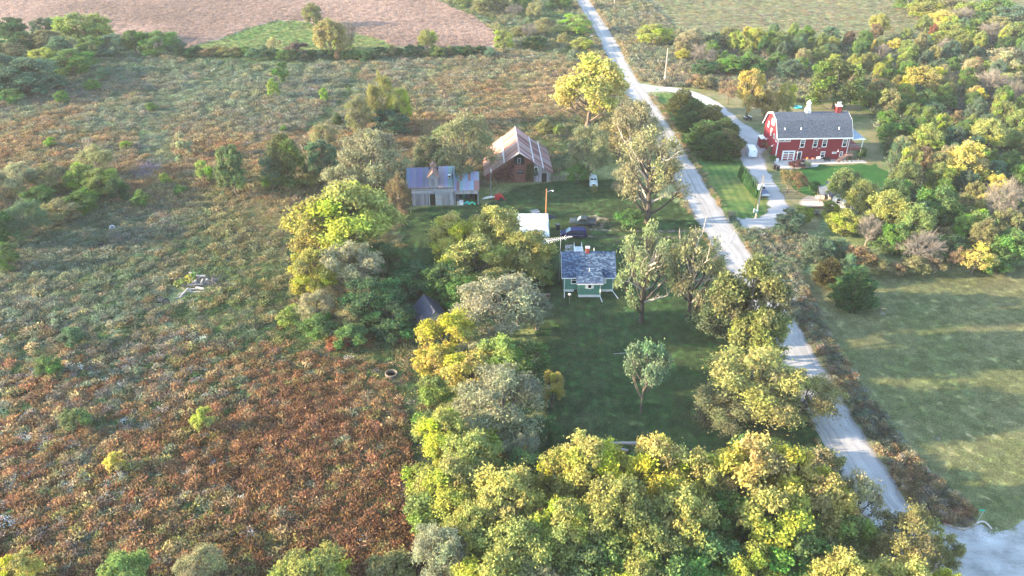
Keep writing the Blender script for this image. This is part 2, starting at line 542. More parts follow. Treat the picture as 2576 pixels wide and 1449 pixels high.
def strip(name, L, R, z, material, jit=.12):
    """road strip between two world polylines, with a lane uv (across, along)"""
    r = random.Random(len(L))
    N = 5
    dl, dr = [], []
    for i in range(len(L) - 1):
        k = max(1, int((L[i + 1] - L[i]).length / 1.5))
        for j in range(k):
            dl.append(L[i].lerp(L[i + 1], j / k))
            dr.append(R[i].lerp(R[i + 1], j / k))
    vs, uvs, s = [], [], 0.0
    for i in range(len(dl)):
        if i:
            s += (dl[i] - dl[i - 1]).length
        a, b = Vector((dl[i].x, dl[i].y, 0)), Vector((dr[i].x, dr[i].y, 0))
        w = (b - a).normalized()
        a, b = a + w * r.gauss(0, jit), b + w * r.gauss(0, jit)
        for k in range(N):
            p = a.lerp(b, k / (N - 1))
            vs.append((p.x, p.y, z))
            uvs.append((k / (N - 1), s))
    fs = [(i * N + k, i * N + k + 1, (i + 1) * N + k + 1, (i + 1) * N + k) for i in range(len(dl) - 1) for k in range(N - 1)]
    me = bpy.data.meshes.new(name)
    me.from_pydata(vs, [], fs)
    ul = me.uv_layers.new(name='lane')
    for lp in me.loops:
        ul.data[lp.index].uv = uvs[lp.vertex_index]
    if me.polygons[0].normal.z < 0:
        me.flip_normals()
    me.materials.append(material)
    return tag(place(name, me), kind='structure')


def smooth_line(P, it=2):
    for _ in range(it):
        P = [P[0]] + [q for a, b in zip(P, P[1:]) for q in (a.lerp(b, .25), a.lerp(b, .75))] + [P[-1]]
    return P


RW = smooth_line(RW, 2)
LW = []
for i, p in enumerate(RW):
    d = (RW[min(i + 1, len(RW) - 1)] - RW[max(i - 1, 0)]).normalized()
    w = 6.9 - .9 * min(1, max(0, (250 - p.y) / 170))
    nrm = Vector((d.y, -d.x, 0))
    LW.append(p + nrm * w if nrm.x < 0 else p - nrm * w)
gravel = gravel_mat('road_gravel', (.262, .250, .236), (.33, .318, .302), (.20, .165, .13))
strip('road', LW, RW, .030, gravel, .22)
drive_m = gravel_mat('drive_gravel', (.29, .28, .265), (.37, .355, .34), (.19, .155, .125), False)


def drive(name, pts, z, material=None, jit=.2):
    P = [(G(p[0], p[1]), p[2]) for p in pts]
    C = smooth_line([p for p, _ in P], 2)
    wl = smooth_line([Vector((w * 1.18, 0, 0)) for _, w in P], 2)
    L, R = [], []
    for i, p in enumerate(C):
        d = (C[min(i + 1, len(C) - 1)] - C[max(i - 1, 0)]).normalized()
        nrm = Vector((-d.y, d.x, 0)) * wl[i].x / 2
        L.append(p + nrm)
        R.append(p - nrm)
    return strip(name, L, R, z, material or drive_m, jit)


drive('gravel_drive', [(1570, 226, 11), (1615, 222, 8), (1645, 222, 5), (1700, 226, 4), (1742, 236, 3.6), (1785, 255, 3.6), (1822, 285, 3.8), (1855, 318, 5), (1885, 348, 6.5), (1886, 375, 5.5), (1893, 405, 4.8), (1908, 432, 3.6), (1928, 456, 3.1), (1943, 478, 3.0), (1955, 502, 3.0), (1960, 528, 3.2), (1942, 552, 3.6), (1915, 563, 4.0), (1880, 566, 5), (1840, 566, 8), (1815, 560, 11)], .026)
LOT = gpoly([(2200, 1300), (2289, 1268), (2335, 1312), (2375, 1321), (2425, 1335), (2465, 1318), (2482, 1324), (2496, 1337), (2550, 1330), (2580, 1305), (2700, 1290), (2800, 1520), (2230, 1520)])
lot = sheet('gravel_lot', LOT, .034, gravel_mat('lot_gravel', (.20, .193, .183), (.38, .372, .36), (.27, .26, .25), False, False), .1, 1.0)
trk = mat('track_soil', (.235, .195, .15), 1, .35, 1.5, bump=.3, spec=.05)
for a, b in (((1495, 578), (1832, 584)), ((1480, 595), (1845, 602))):
    A, B = G(*a), G(*b)
    k = 8
    pts = [A.lerp(B, i / k) + Vector((0, rnd.gauss(0, .12), 0)) for i in range(k + 1)]
    strip('wheel_track', [p + Vector((0, .42, 0)) for p in pts], [p - Vector((0, .42, 0)) for p in pts], .020, trk, .1)
sheet('bare_earth', gpoly([(1465, 545), (1500, 542), (1530, 552), (1540, 568), (1500, 578), (1452, 577)]), .024, trk, .35, .7)
patio_m = mat('patio_concrete', (.42, .40, .37), .9, .15, 2, spec=.1)
sheet('concrete_patio', gpoly([(1958, 424), (1946, 406), (1985, 404), (2172, 403), (2182, 410), (2118, 412), (2062, 413), (2055, 420), (1990, 426)]), .040, patio_m, .03, 2)
# ------------------------------------------------------------------ plants: leaf material and prototypes
def leaf_material(name, inst):
    m, n, l = new_mat(name)
    n.remove(n['Principled BSDF'])
    if inst:
        base = nd(n, 'ShaderNodeAttribute', attribute_type='INSTANCER', attribute_name='col').outputs['Color']
    else:
        base = n.new('ShaderNodeObjectInfo').outputs['Color']
    at = nd(n, 'ShaderNodeAttribute', attribute_name='tint')
    sp = n.new('ShaderNodeSeparateColor')
    l.new(at.outputs['Color'], sp.inputs[0])
    h = n.new('ShaderNodeHueSaturation')
    l.new(mathn(n, l, 'ADD', mathn(n, l, 'MULTIPLY', sp.outputs[1], .048), .476), h.inputs['Hue'])
    l.new(mathn(n, l, 'ADD', mathn(n, l, 'MULTIPLY', sp.outputs[2], .25), .78), h.inputs['Saturation'])
    v = mathn(n, l, 'ADD', mathn(n, l, 'MULTIPLY', sp.outputs[0], .55), .60)
    v = mathn(n, l, 'MULTIPLY', v, mathn(n, l, 'ADD', mathn(n, l, 'MULTIPLY', sp.outputs[2], .45), .80))
    l.new(v, h.inputs['Value'])
    gr = mixc(n, l, base, (.78, .95, .92), 1.0, 'MULTIPLY')
    base = mixc(n, l, base, gr, ramp(n, l, sp.outputs[2], [(.45, (0, 0, 0)), (.8, (.55, .55, .55))]).outputs[0])
    l.new(base, h.inputs['Color'])
    d = n.new('ShaderNodeBsdfDiffuse')
    t = n.new('ShaderNodeBsdfTranslucent')
    l.new(h.outputs[0], d.inputs[0])
    l.new(h.outputs[0], t.inputs[0])
    mx = n.new('ShaderNodeMixShader')
    mx.inputs[0].default_value = .35
    l.new(d.outputs[0], mx.inputs[1])
    l.new(t.outputs[0], mx.inputs[2])
    l.new(mx.outputs[0], n['Material Output'].inputs[0])
    return m


LEAF = leaf_material('leaf', False)
WEED = leaf_material('weed', True)
BARK = mat('bark', (1, 1, 1), .95, .4, 2.0, bump=.6, spec=.05, stretch=(3, 3, .6), usecol=True)


def leaf_mesh(name, C, T, Bn, ln, wd, tint, material):
    """one kite-shaped leaf spray per centre: T long axis, Bn short axis"""
    N = len(C)
    ln, wd = np.asarray(ln)[:, None], np.asarray(wd)[:, None]
    v = np.empty((N, 4, 3), np.float32)
    v[:, 0] = C - T * ln * .5
    v[:, 1] = C + Bn * wd * .5 + T * ln * .08
    v[:, 2] = C + T * ln * .5
    v[:, 3] = C - Bn * wd * .5 + T * ln * .08
    me = bpy.data.meshes.new(name)
    raw_mesh(me, v.reshape(-1, 3), np.arange(N * 4, dtype=np.int32).reshape(N, 4))
    a = me.attributes.new('tint', 'FLOAT_COLOR', 'FACE')
    a.data.foreach_set('color', np.concatenate([tint, np.ones((N, 1))], 1).astype(np.float32).ravel())
    me.materials.append(material)
    return me


def unit(v):
    return v / np.maximum(np.linalg.norm(v, axis=1, keepdims=True), 1e-6)


def spray(r, C, out, up=.5, outw=.5, droop=0.0):
    """random leaf axes: normals lean up and outward, long axes droop"""
    n = unit(r.normal(size=C.shape) * .75 + np.array([0, 0, up]) + out * outw)
    t = unit(np.cross(n, r.normal(size=C.shape)) + np.array([0, 0, -droop]))
    b = unit(np.cross(n, t))
    return t, b


# kind: lobes, clusters per lobe, leaves per cluster, cluster radius, leaf length, width, trunk share, lobe radius, droop, spread
KINDS = {
    'walnut': dict(nl=15, nc=15, nf=92, cr=.60, ll=.34, lw=.20, th=.20, lr=1.40, droop=.25, tr=.30, lo=.16, fl=.95),
    'elm': dict(nl=16, nc=14, nf=66, cr=.66, ll=.36, lw=.12, th=.20, lr=1.20, droop=.55, tr=.30, lo=.14, fl=.9, strand=1),
    'cotton': dict(nl=15, nc=12, nf=88, cr=.60, ll=.31, lw=.25, th=.20, lr=1.15, droop=.1, tr=.36, lo=.25, fl=1.0),
    'oak': dict(nl=15, nc=13, nf=70, cr=.62, ll=.36, lw=.26, th=.12, lr=1.40, droop=.1, tr=.26, lo=.04, fl=.9),
    'airy': dict(nl=12, nc=9, nf=34, cr=.70, ll=.40, lw=.22, th=.25, lr=1.2, droop=.3, tr=.22, lo=.28, fl=.9),
    'tall': dict(nl=24, nc=8, nf=26, cr=.50, ll=.34, lw=.12, th=.26, lr=.75, droop=.55, tr=.34, lo=.20, fl=1.0, strand=1, dead=10),
    'bush': dict(nl=9, nc=10, nf=60, cr=.85, ll=.60, lw=.42, th=.02, lr=1.7, droop=.0, tr=.12, lo=.10, fl=.75),
    'bare': dict(nl=14, nc=14, nf=0, cr=.6, ll=.3, lw=.2, th=.22, lr=1.5, droop=0, tr=.30, lo=.30, fl=1.0, dead=14),
}
PROTO = {}
DEADM = {}


def bez(a, b, c, k):
    return [a * (1 - t) ** 2 + b * 2 * t * (1 - t) + c * t * t for t in [i / k for i in range(k + 1)]]


def grow(kind, seed):
    """prototype tree 10 m tall and 4 m in radius: (trunk mesh, crown mesh)"""
    key = (kind, seed)
    if key in PROTO:
        return PROTO[key]
    K = KINDS[kind]
    r = np.random.default_rng(sum(map(ord, kind)) * 97 + seed * 13)
    H, R = 10.0, 4.0
    mb = MB()
    lean = r.normal(0, .35, 2)
    top = np.array([lean[0], lean[1], H * .62])
    base = np.array([0, 0, -.15])
    mid = np.array([lean[0] * .2 + r.normal(0, .12), lean[1] * .2 + r.normal(0, .12), H * .3])
    tp = bez(base, mid, top, 6)
    if kind != 'bush':
        mb.tube(tp, [K['tr'] * 1.35] + [K['tr'] * (1 - .75 * i / 6) for i in range(1, 7)], 8)
    C, OUT, CL, LB = [], [], [], []
    for i in range(K['nl']):
        if i == 0:
            lc = np.array([lean[0], lean[1], H * .84])
        else:
            th = i * 2.39996 + r.normal(0, .35)
            f = (i + .3) / K['nl']
            z = H * (K['lo'] + .16 + (.74 - K['lo'] - .10) * (1 - f) + r.normal(0, .05))
            zz = min(1, max(0, (z / H - K['lo']) / (1 - K['lo'])))
            env = R * (.70 * (1 - abs(zz - .35) ** 1.5 * 1.1)) * (.80 + .4 * r.random())
            env = max(env, .8)
            lc = np.array([math.cos(th) * env + lean[0] * zz, math.sin(th) * env + lean[1] * zz, z])
        lr = K['lr'] * (.72 + .55 * r.random())
        tz = min(.95, max(K['th'], (lc[2] / H - .18) / .62 * (.75 + .2 * r.random())))
        a = np.array(tp[min(6, int(tz * 6))])
        if kind == 'bush':
            a = np.array([r.normal(0, .5), r.normal(0, .5), -.1])
        ctrl = a * .4 + lc * .6 + np.array([0, 0, -.9 if kind != 'bare' else .3]) + r.normal(0, .3, 3)
        limb = bez(a, ctrl, lc, 5)
        r0 = K['tr'] * (.28 + .25 * r.random())
        mb.tube(limb, [r0 * (1 - .72 * j / 5) for j in range(6)], 5)
        lv = r.random()
        for j in range(K['nc']):
            # points over the lobe, more on its upper and outer side
            d = r.normal(size=3)
            d /= np.linalg.norm(d)
            o = lc - np.array([0, 0, H * .5])
            o /= np.linalg.norm(o)
            d = d + np.array([0, 0, .45]) + o * .35
            d /= np.linalg.norm(d)
            cc = lc + d * lr * np.array([1, 1, K['fl']]) * (.35 + .95 * r.random() ** .8)
            if K['droop'] > .4:
                cc[2] -= r.random() * .6
            s = np.array(limb[3 if r.random() < .5 else 4])
            tw = bez(s, (s + cc) / 2 + np.array([0, 0, .25]) + r.normal(0, .12, 3), cc, 3)
            mb.tube(tw, [r0 * .30, r0 * .22, r0 * .15, .012], 3, cap=False)
            if kind == 'bare':
                for q in range(7):
                    e = cc + (d * .8 + r.normal(0, .55, 3)) * .8
                    s2 = np.array(tw[1 + q % 3])
                    mb.tube([s2, (s2 + e) / 2 + r.normal(0, .1, 3), e], [.028, .02, .01], 3, cap=False)
            k = int(K['nf'] * (.6 + .8 * r.random()))
            if k:
                rad = K['cr'] * (.5 + .75 * r.random())
                off = r.normal(size=(k, 3)) * rad * np.array([.62, .62, .45])
                if K.get('strand'):
                    off[:, 2] -= (off[:, 0] ** 2 + off[:, 1] ** 2) * .45
                C.append(cc + off)
                OUT.append(np.tile(d, (k, 1)))
                CL.append(np.full(k, r.random()))
                LB.append(np.full(k, lv))
    live, dead = mb, MB()
    if kind == 'tall':
        mb = dead
    for i in range(K.get('dead', 0)):
        # bare broken limbs that stick out of the crown
        s = np.array(tp[r.integers(2, 6)])
        th = r.random() * 6.28
        e = s + np.array([math.cos(th) * (1.8 + 2 * r.random()), math.sin(th) * (1.8 + 2 * r.random()), 1.0 + 1.6 * r.random()])
        p = bez(s, (s + e) / 2 + r.normal(0, .4, 3), e, 4)
        mb.tube(p, [.13, .11, .085, .06, .03], 4)
        for q in range(7):
            s2 = np.array(p[2 + q % 3])
            e2 = s2 + r.normal(0, .55, 3) + np.array([0, 0, .35]) + (e - s) * .18
            mb.tube([s2, (s2 + e2) / 2 + r.normal(0, .12, 3), e2], [.04, .028, .012], 3, cap=False)
    mb = live
    tm = mb.mesh('trunk', BARK)
    DEADM[key] = dead.mesh('dead_limbs', BARK) if dead.v else None
    cm = None
    if C:
        C, OUT = np.concatenate(C), np.concatenate(OUT)
        CL, LB = np.concatenate(CL), np.concatenate(LB)
        N = len(C)
        t, b = spray(r, C, OUT, .55, .45, K['droop'])
        cm = leaf_mesh('crown', C, t, b, K['ll'] * (.6 + .8 * r.random(N)), K['lw'] * (.6 + .8 * r.random(N)), np.stack([r.random(N), CL, LB], 1), LEAF)
    PROTO[key] = (tm, cm)
    return PROTO[key]


def grow_cedar(seed, col=False):
    key = ('arb' if col else 'cedar', seed)
    if key in PROTO:
        return PROTO[key]
    r = np.random.default_rng(500 + seed + 50 * col)
    H, R = 10.0, 4.0
    mb = MB().tube([(0, 0, -.1), (.05, 0, H * .5), (0, 0, H * .9)], [.22, .14, .03], 6)
    N = 5200 if not col else 1500
    u = r.random(N)
    z = H * (.03 + .97 * (1 - np.sqrt(1 - u) if not col else u ** .9))
    prof = (1 - z / H) ** .5 * np.minimum(1, .6 + z / H * 2.0) if not col else np.minimum(1, (1 - z / H) ** .6 * 1.25) * np.minimum(1, .7 + z / H * 2)
    th = r.random(N) * 2 * math.pi
    lob = 1 + .20 * np.sin(th * 3 + z * 1.3 + seed) + .16 * np.sin(th * 6 - z * 2.6 + seed * 2)
    rad = R * prof * lob * (.45 + .55 * r.random(N) ** .35)
    out = np.stack([np.cos(th), np.sin(th), np.full(N, .0)], 1)
    C = np.stack([np.cos(th) * rad, np.sin(th) * rad, z], 1)
    t = unit(out * (.7 if not col else .35) + np.array([0, 0, .8 if not col else 1.3]) + r.normal(size=(N, 3)) * .25)
    b = unit(np.cross(t, out + r.normal(size=(N, 3)) * .5))
    cl = (np.floor(th * 2) * 7 + np.floor(z * 1.2) * 3) % 11 / 11
    cm = leaf_mesh('crown', C, t, b, (.85 if not col else 1.5) * (.6 + .8 * r.random(N)), (.26 if not col else .8) * (.6 + .8 * r.random(N)),
                   np.stack([r.random(N), cl, (cl * 7) % 1], 1), LEAF)
    PROTO[key] = (mb.mesh('trunk', BARK), cm)
    return PROTO[key]


# ------------------------------------------------------------------ scattered low plants (ground cover)
def low_protos():
    r = np.random.default_rng(3)
    out = []
    for q in range(3):                                          # upright weed with plumed stems
        N = 110
        st = r.normal(size=(N, 3)) * np.array([.30, .30, 0])
        h = (.35 + .75 * r.random(N)) * np.clip(1.15 - np.hypot(st[:, 0], st[:, 1]) * .7, .3, 1.2)
        C = st * np.stack([1 + h * .45, 1 + h * .45, h], 1) + np.stack([0 * h, 0 * h, h * .78], 1)
        t = unit(st * 1.1 + np.array([0, 0, .9]) + r.normal(size=(N, 3)) * .45)
        b = unit(np.cross(t, r.normal(size=(N, 3))))
        out.append(leaf_mesh('weed', C, t, b, .20 + .32 * r.random(N), .06 + .09 * r.random(N), r.random((N, 3)) * np.array([1, 1, .8]), WEED))
    for q in range(2):                                          # bent-over long grass
        N = 90
        a = np.stack([np.full(N, 1.0), r.normal(0, .5, N), np.zeros(N)], 1)
        C = np.stack([r.normal(0, .45, N), r.normal(0, .45, N), .10 + .35 * r.random(N)], 1)
        t = unit(a + np.array([0, 0, .25]) + r.normal(size=(N, 3)) * .35)
        b = unit(np.cross(t, np.array([0, 0, 1.0]) + r.normal(size=(N, 3)) * .4))
        out.append(leaf_mesh('grass_tuft', C, t, b, .35 + .4 * r.random(N), .05 + .07 * r.random(N), r.random((N, 3)), WEED))
    N = 70                                                      # leafy low plant
    C = r.normal(size=(N, 3)) * np.array([.34, .34, .16]) + np.array([0, 0, .38])
    t, b = spray(r, C, unit(C), .8, .3)
    out.append(leaf_mesh('leafy_weed', C, t, b, .20 + .16 * r.random(N), .12 + .12 * r.random(N), r.random((N, 3)), WEED))
    N = 60                                                      # flower heads
    C = r.normal(size=(N, 3)) * np.array([.30, .30, .10]) + np.array([0, 0, .75])
    t, b = spray(r, C, unit(C), 1.2, .2)
    out.append(leaf_mesh('flower_heads', C, t, b, .10 + .12 * r.random(N), .08 + .1 * r.random(N), r.random((N, 3)), WEED))
    coll = bpy.data.collections.new('low_plants')
    for i, me in enumerate(out):
        o = bpy.data.objects.new('low_plant_%02d' % i, me)
        coll.objects.link(o)
    return coll


LOWC = low_protos()


def scatter_tree():
    ng = bpy.data.node_groups.new('scatter', 'GeometryNodeTree')
    ng.interface.new_socket('Geometry', in_out='INPUT', socket_type='NodeSocketGeometry')
    ng.interface.new_socket('Geometry', in_out='OUTPUT', socket_type='NodeSocketGeometry')
    n, l = ng.nodes, ng.links
    gi, go = n.new('NodeGroupInput'), n.new('NodeGroupOutput')
    ci = n.new('GeometryNodeCollectionInfo')
    ci.inputs['Collection'].default_value = LOWC
    ci.inputs['Separate Children'].default_value = True
    ci.inputs['Reset Children'].default_value = True
    ip = n.new('GeometryNodeInstanceOnPoints')
    ip.inputs['Pick Instance'].default_value = True

    def attr(nm, t):
        a = n.new('GeometryNodeInputNamedAttribute')
        a.data_type = t
        a.inputs['Name'].default_value = nm
        return a.outputs['Attribute']
    l.new(gi.outputs[0], ip.inputs['Points'])
    l.new(ci.outputs[0], ip.inputs['Instance'])
    l.new(attr('pick', 'INT'), ip.inputs['Instance Index'])
    l.new(attr('rot', 'FLOAT_VECTOR'), ip.inputs['Rotation'])
    l.new(attr('scl', 'FLOAT_VECTOR'), ip.inputs['Scale'])
    l.new(ip.outputs[0], go.inputs[0])
    return ng


SCAT = scatter_tree()
TOTAL = [0]


def scatter(name, P, pick, rot, scl, col, label=None):
    """P (N,2 or 3) plant positions; one object of ground cover"""
    N = len(P)
    TOTAL[0] += N
    me = bpy.data.meshes.new(name)
    me.vertices.add(N)
    co = np.zeros((N, 3), np.float32)
    co[:, :P.shape[1]] = P
    me.vertices.foreach_set('co', co.ravel())
    for nm, typ, arr in (('pick', 'INT', pick.astype(np.int32)), ('rot', 'FLOAT_VECTOR', rot.astype(np.float32).ravel()), ('scl', 'FLOAT_VECTOR', scl.astype(np.float32).ravel())):
        a = me.attributes.new(nm, typ, 'POINT')
        a.data.foreach_set('value' if typ == 'INT' else 'vector', arr)
    a = me.attributes.new('col', 'FLOAT_COLOR', 'POINT')
    a.data.foreach_set('color', np.concatenate([col, np.ones((N, 1))], 1).astype(np.float32).ravel())
    o = place(name, me)
    md = o.modifiers.new('scatter', 'NODES')
    md.node_group = SCAT
    return tag(o, label, kind='stuff')


R0 = np.random.default_rng(11)


def candidates(x0, x1, y0, y1, step_fn):
    """jittered points, spacing grows with distance"""
    out = []
    y = y0
    while y < y1:
        s = step_fn(y)
        lim = (y * CP + CAM_H * SP) * 1288 / FOC + 8
        a, b = max(x0, -lim), min(x1, lim)
        if b > a:
            x = np.arange(a, b, s)
            out.append(np.stack([x + R0.random(len(x)) * s * 1.1, y + R0.random(len(x)) * s * 1.1], 1))
        y += s
    return np.concatenate(out)


def vnoise(x, y, f, seed):
    """smooth value noise 0..1 for clumping"""
    rr = np.random.default_rng(seed)
    T = rr.random((64, 64))
    X, Y = x * f, y * f
    i, j = np.floor(X).astype(int), np.floor(Y).astype(int)
    u, v = X - i, Y - j
    u, v = u * u * (3 - 2 * u), v * v * (3 - 2 * v)
    g = lambda a, b: T[a % 64, b % 64]
    return (g(i, j) * (1 - u) + g(i + 1, j) * u) * (1 - v) + (g(i, j + 1) * (1 - u) + g(i + 1, j + 1) * u) * v


def seg_dist(x, y, line):
    d = np.full(len(x), 1e9)
    for (ax, ay), (bx, by) in zip(line, line[1:]):
        ux, uy = bx - ax, by - ay
        t = np.clip(((x - ax) * ux + (y - ay) * uy) / (ux * ux + uy * uy), 0, 1)
        d = np.minimum(d, np.hypot(x - ax - t * ux, y - ay - t * uy))
    return d


# trodden paths and drifts through the weeds: line, half width, species, height factor
TRAILS = [(gpoly([(905, 175), (880, 215), (862, 262), (800, 312), (750, 345)]), 1.6, (0, .25, .05, 1, 0, 0, .3), .5),
          (gpoly([(1000, 690), (820, 745), (640, 790), (450, 822), (250, 852), (60, 900)]), 1.8, (0, .7, .1, .9, .02, .05, .3), .5),
          (gpoly([(1000, 640), (760, 668), (600, 690), (480, 740)]), 2.4, (0, .35, .05, 1, 0, .05, .2), .45),
          (gpoly([(340, 472), (450, 432), (600, 386), (720, 352), (800, 330)]), 2.2, (.9, .7, .05, .05, 0, 0, 0), .8),
          (gpoly([(690, 830), (800, 880), (1000, 905), (1050, 1000), (1075, 1250)]), 2.0, (.05, .2, .05, 1, .02, .1, .05), .55),
          (gpoly([(640, 540), (700, 590), (730, 650)]), 2.6, (0, .9, .05, .5, 0, .2, .1), .5),
          (gpoly([(470, 150), (700, 160), (900, 155), (1200, 140)]), 2.5, (0, .1, .1, 1, .02, 0, .4), .6),
          (gpoly([(760, 500), (750, 560), (745, 640)]), 1.2, (0, .1, 0, 1, 0, 0, .1), .4),
          (gpoly([(420, 400), (380, 330), (420, 260), (560, 200)]), 4.5, (0, .25, .15, .4, .03, 0, 1), .45)]
CLEAR = [(485, 715, 3.6), (455, 745, 2.0), (410, 762, 1.6), (985, 946, 1.9), (380, 422, 2.2), (360, 440, 1.8), (284, 578, 1.0), (257, 622, .8), (2459, 1312, .8)]


def weeds(name, P, size, label, override=None, dens=1.0, flat=1.0):
    """choose a species per point from the zone map with clumping, then scatter"""
    for cx, cy, cr in CLEAR:
        g0 = G(cx, cy)
        P = P[np.hypot(P[:, 0] - g0.x, P[:, 1] - g0.y) > cr]
    x, y = P[:, 0], P[:, 1]
    w = zone(x, y) if override is None else np.tile(np.array(override) / sum(override), (len(x), 1))
    w = w ** 1.25
    for k in range(7):
        w[:, k] *= .10 + 1.2 * vnoise(x, y, .30, 20 + k) ** 2 + 2.6 * vnoise(x, y, .10, 40 + k) ** 2.4 + 1.6 * vnoise(x, y, .035, 60 + k) ** 2
    w /= w.sum(1, keepdims=True)
    hf = np.full(len(x), flat)
    wb = w.copy()
    if name == 'meadow_weeds':
        for ln, hw, sw, f in TRAILS:
            m = seg_dist(x, y, ln) < hw * (.55 + .9 * vnoise(x, y, .4, 91))
            w[m] = np.array(sw) / sum(sw)
            wb[m] = w[m]
            hf[m] *= f
        hf *= np.where(y > 130, .62, .62 + .3 * zone(x, y)[:, 0])
    u = R0.random(len(x))
    sp = (w.cumsum(1) < u[:, None]).sum(1).clip(0, 6)
    N = len(x)
    pick = np.where(sp == 3, R0.choice([3, 4, 4, 5], N), np.where(sp == 4, 6, np.where(sp == 6, R0.choice([0, 1, 4], N), R0.integers(0, 3, N))))
    far = (np.clip((y - 88) / 50, .15, .62) if override is None else .55) if name != 'roadside_weeds' else .35
    far = np.broadcast_to(far, (len(x),))[:, None]
    col = (SPEC[sp] * (1 - far) + (wb @ SPEC) * far) * (np.where(y < 115, .48, .70)[:, None] + np.where(y < 115, 1.0, .56)[:, None] * R0.random((N, 1))) * (1 + .22 * (R0.random((N, 3)) - .5))
    rot = np.stack([R0.normal(0, .14, N), R0.normal(0, .14, N), np.where(np.isin(pick, (3, 4)), vnoise(x, y, .07, 77) * 9 + R0.normal(0, .5, N), R0.random(N) * 6.28)], 1)
    s = size(y) * (.6 + .75 * R0.random(N)) * np.where(sp == 4, .8, 1)
    scl = np.stack([s, s, s * hf * np.where(sp == 3, .75, 1.0) * (.8 + .4 * R0.random(N))], 1)
    return scatter(name, P, pick, rot, scl, col, label)


def keep_out(P, polys):
    m = np.zeros(len(P), bool)
    for q in polys:
        m |= inside(P[:, 0], P[:, 1], q)
    return P[~m]


def keep_in(P, polys):
    m = np.zeros(len(P), bool)
    for q in polys:
        m |= inside(P[:, 0], P[:, 1], q)
    return P[m]


ROADP = [(p.x, p.y) for p in LW] + [(p.x, p.y) for p in RW[::-1]]
# the overgrown meadow left of the yard
LEFTM = gpoly([(-700, 1560), (-900, 600), (-700, 170), (0, 120), (250, 140), (470, 146), (700, 152), (900, 143), (1240, 124), (1400, 140), (1590, 170), (1600, 260), (1520, 380), (1390, 440), (1230, 470), (1100, 480), (1010, 530), (1010, 690), (1080, 800), (1080, 1000), (1090, 1200), (1120, 1560)])
step = lambda y: .72 if y < 95 else .72 + (y - 95) * .0062
P = keep_out(keep_in(candidates(-260, 60, 52, 275, step), [LEFTM]), [LAWN, ROADP, WATERWAY, FIELD])
weeds('meadow_weeds', P, lambda y: 1.1 + np.clip(y - 95, 0, 200) * .0045, 'rust, tan and grey-green weeds covering the left meadow')
# strip of weeds between road and mown meadow
STRIP = gpoly([(1790, 440), (1855, 560), (1870, 578), (1950, 580), (2060, 600), (2010, 690), (2040, 742), (2090, 852), (2160, 964), (2250, 1084), (2330, 1184), (2420, 1264), (2464, 1314), (2425, 1330), (2375, 1318), (2335, 1306), (2289, 1270), (2240, 1186), (2195, 1117), (2145, 1034), (2109, 979), (2029, 842), (1982, 772), (1905, 655), (1870, 604), (1832, 550)])
P = keep_out(keep_in(candidates(20, 90, 52, 145, lambda y: .50), [STRIP]), [ROADP])
weeds('roadside_weeds', P, lambda y: .72 + 0 * y, 'grey-brown and pale weeds along the right verge')
# verges and the rough ground beyond the drive
VERG = gpoly([(1483, -60), (1518, 50), (1551, 100), (1584, 163), (1612, 205), (1650, 216), (1745, 222), (1900, 245), (2010, 258), (2150, 258), (2200, 270), (2300, 250), (2250, 180), (1900, 130), (1690, 70), (1560, -60)])
P = keep_out(keep_in(candidates(20, 160, 190, 400, lambda y: 1.15), [VERG]), [ROADP, HOUSEL])
weeds('verge_weeds', P, lambda y: 1.25 + 0 * y, 'tall grey weeds between the drive and the wood')
HILL = gpoly([(1550, -90), (1500, -10), (1580, 60), (1700, 75), (1900, 90), (2100, 100), (2330, 85), (2480, 60), (2650, 60), (2650, -120)])
P = keep_out(keep_in(candidates(20, 330, 250, 460, lambda y: 1.7), [HILL]), [ROADP])
weeds('hill_grass', P, lambda y: 1.25 + 0 * y, 'dry tan grass on the hillside at the top', (.12, .5, 1.0, .35, 0, .0, .1), flat=.25)
GULLY = gpoly([(1090, 0), (1190, 45), (1250, 85), (1262, 116), (1400, 136), (1560, 165), (1480, 40), (1440, -80), (1020, -70)])
P = keep_out(keep_in(candidates(-60, 60, 250, 460, lambda y: 1.5), [GULLY]), [ROADP, FIELD])
weeds('gully_grass', P, lambda y: 1.4 + 0 * y, 'green rough grass in the gully beside the field', (0, .15, .1, .8, .03, .02, .3))
# dry tufts on both road edges
E = []
for line, sgn in ((RW, 1), (LW, -1)):
    for a, b in zip(line, line[1:]):
        for j in range(int((b - a).length / .42)):
            p = a.lerp(b, R0.random())
            d = (b - a).normalized()
            o = Vector((d.y, -d.x, 0))
            o = o if o.x * sgn > 0 else -o
            p = p + o * abs(R0.normal(.25, .55))
            E.append((p.x, p.y))
E = np.array(E)
E = E[(E[:, 1] > 55) & (E[:, 1] < 400)]
E = keep_out(E, [LOT])
E = np.array([e for e in E if not ((Vector((e[0], e[1])) - Vector(G(1612, 224)[:2])).length < 7 or (Vector((e[0], e[1])) - Vector(G(1828, 566)[:2])).length < 8)])
weeds('verge_tufts', E, lambda y: .45 + .0022 * np.clip(y - 80, 0, 250), 'dry tan tufts along the gravel road edges', (.05, .9, .3, .25, .02, .05, .1))
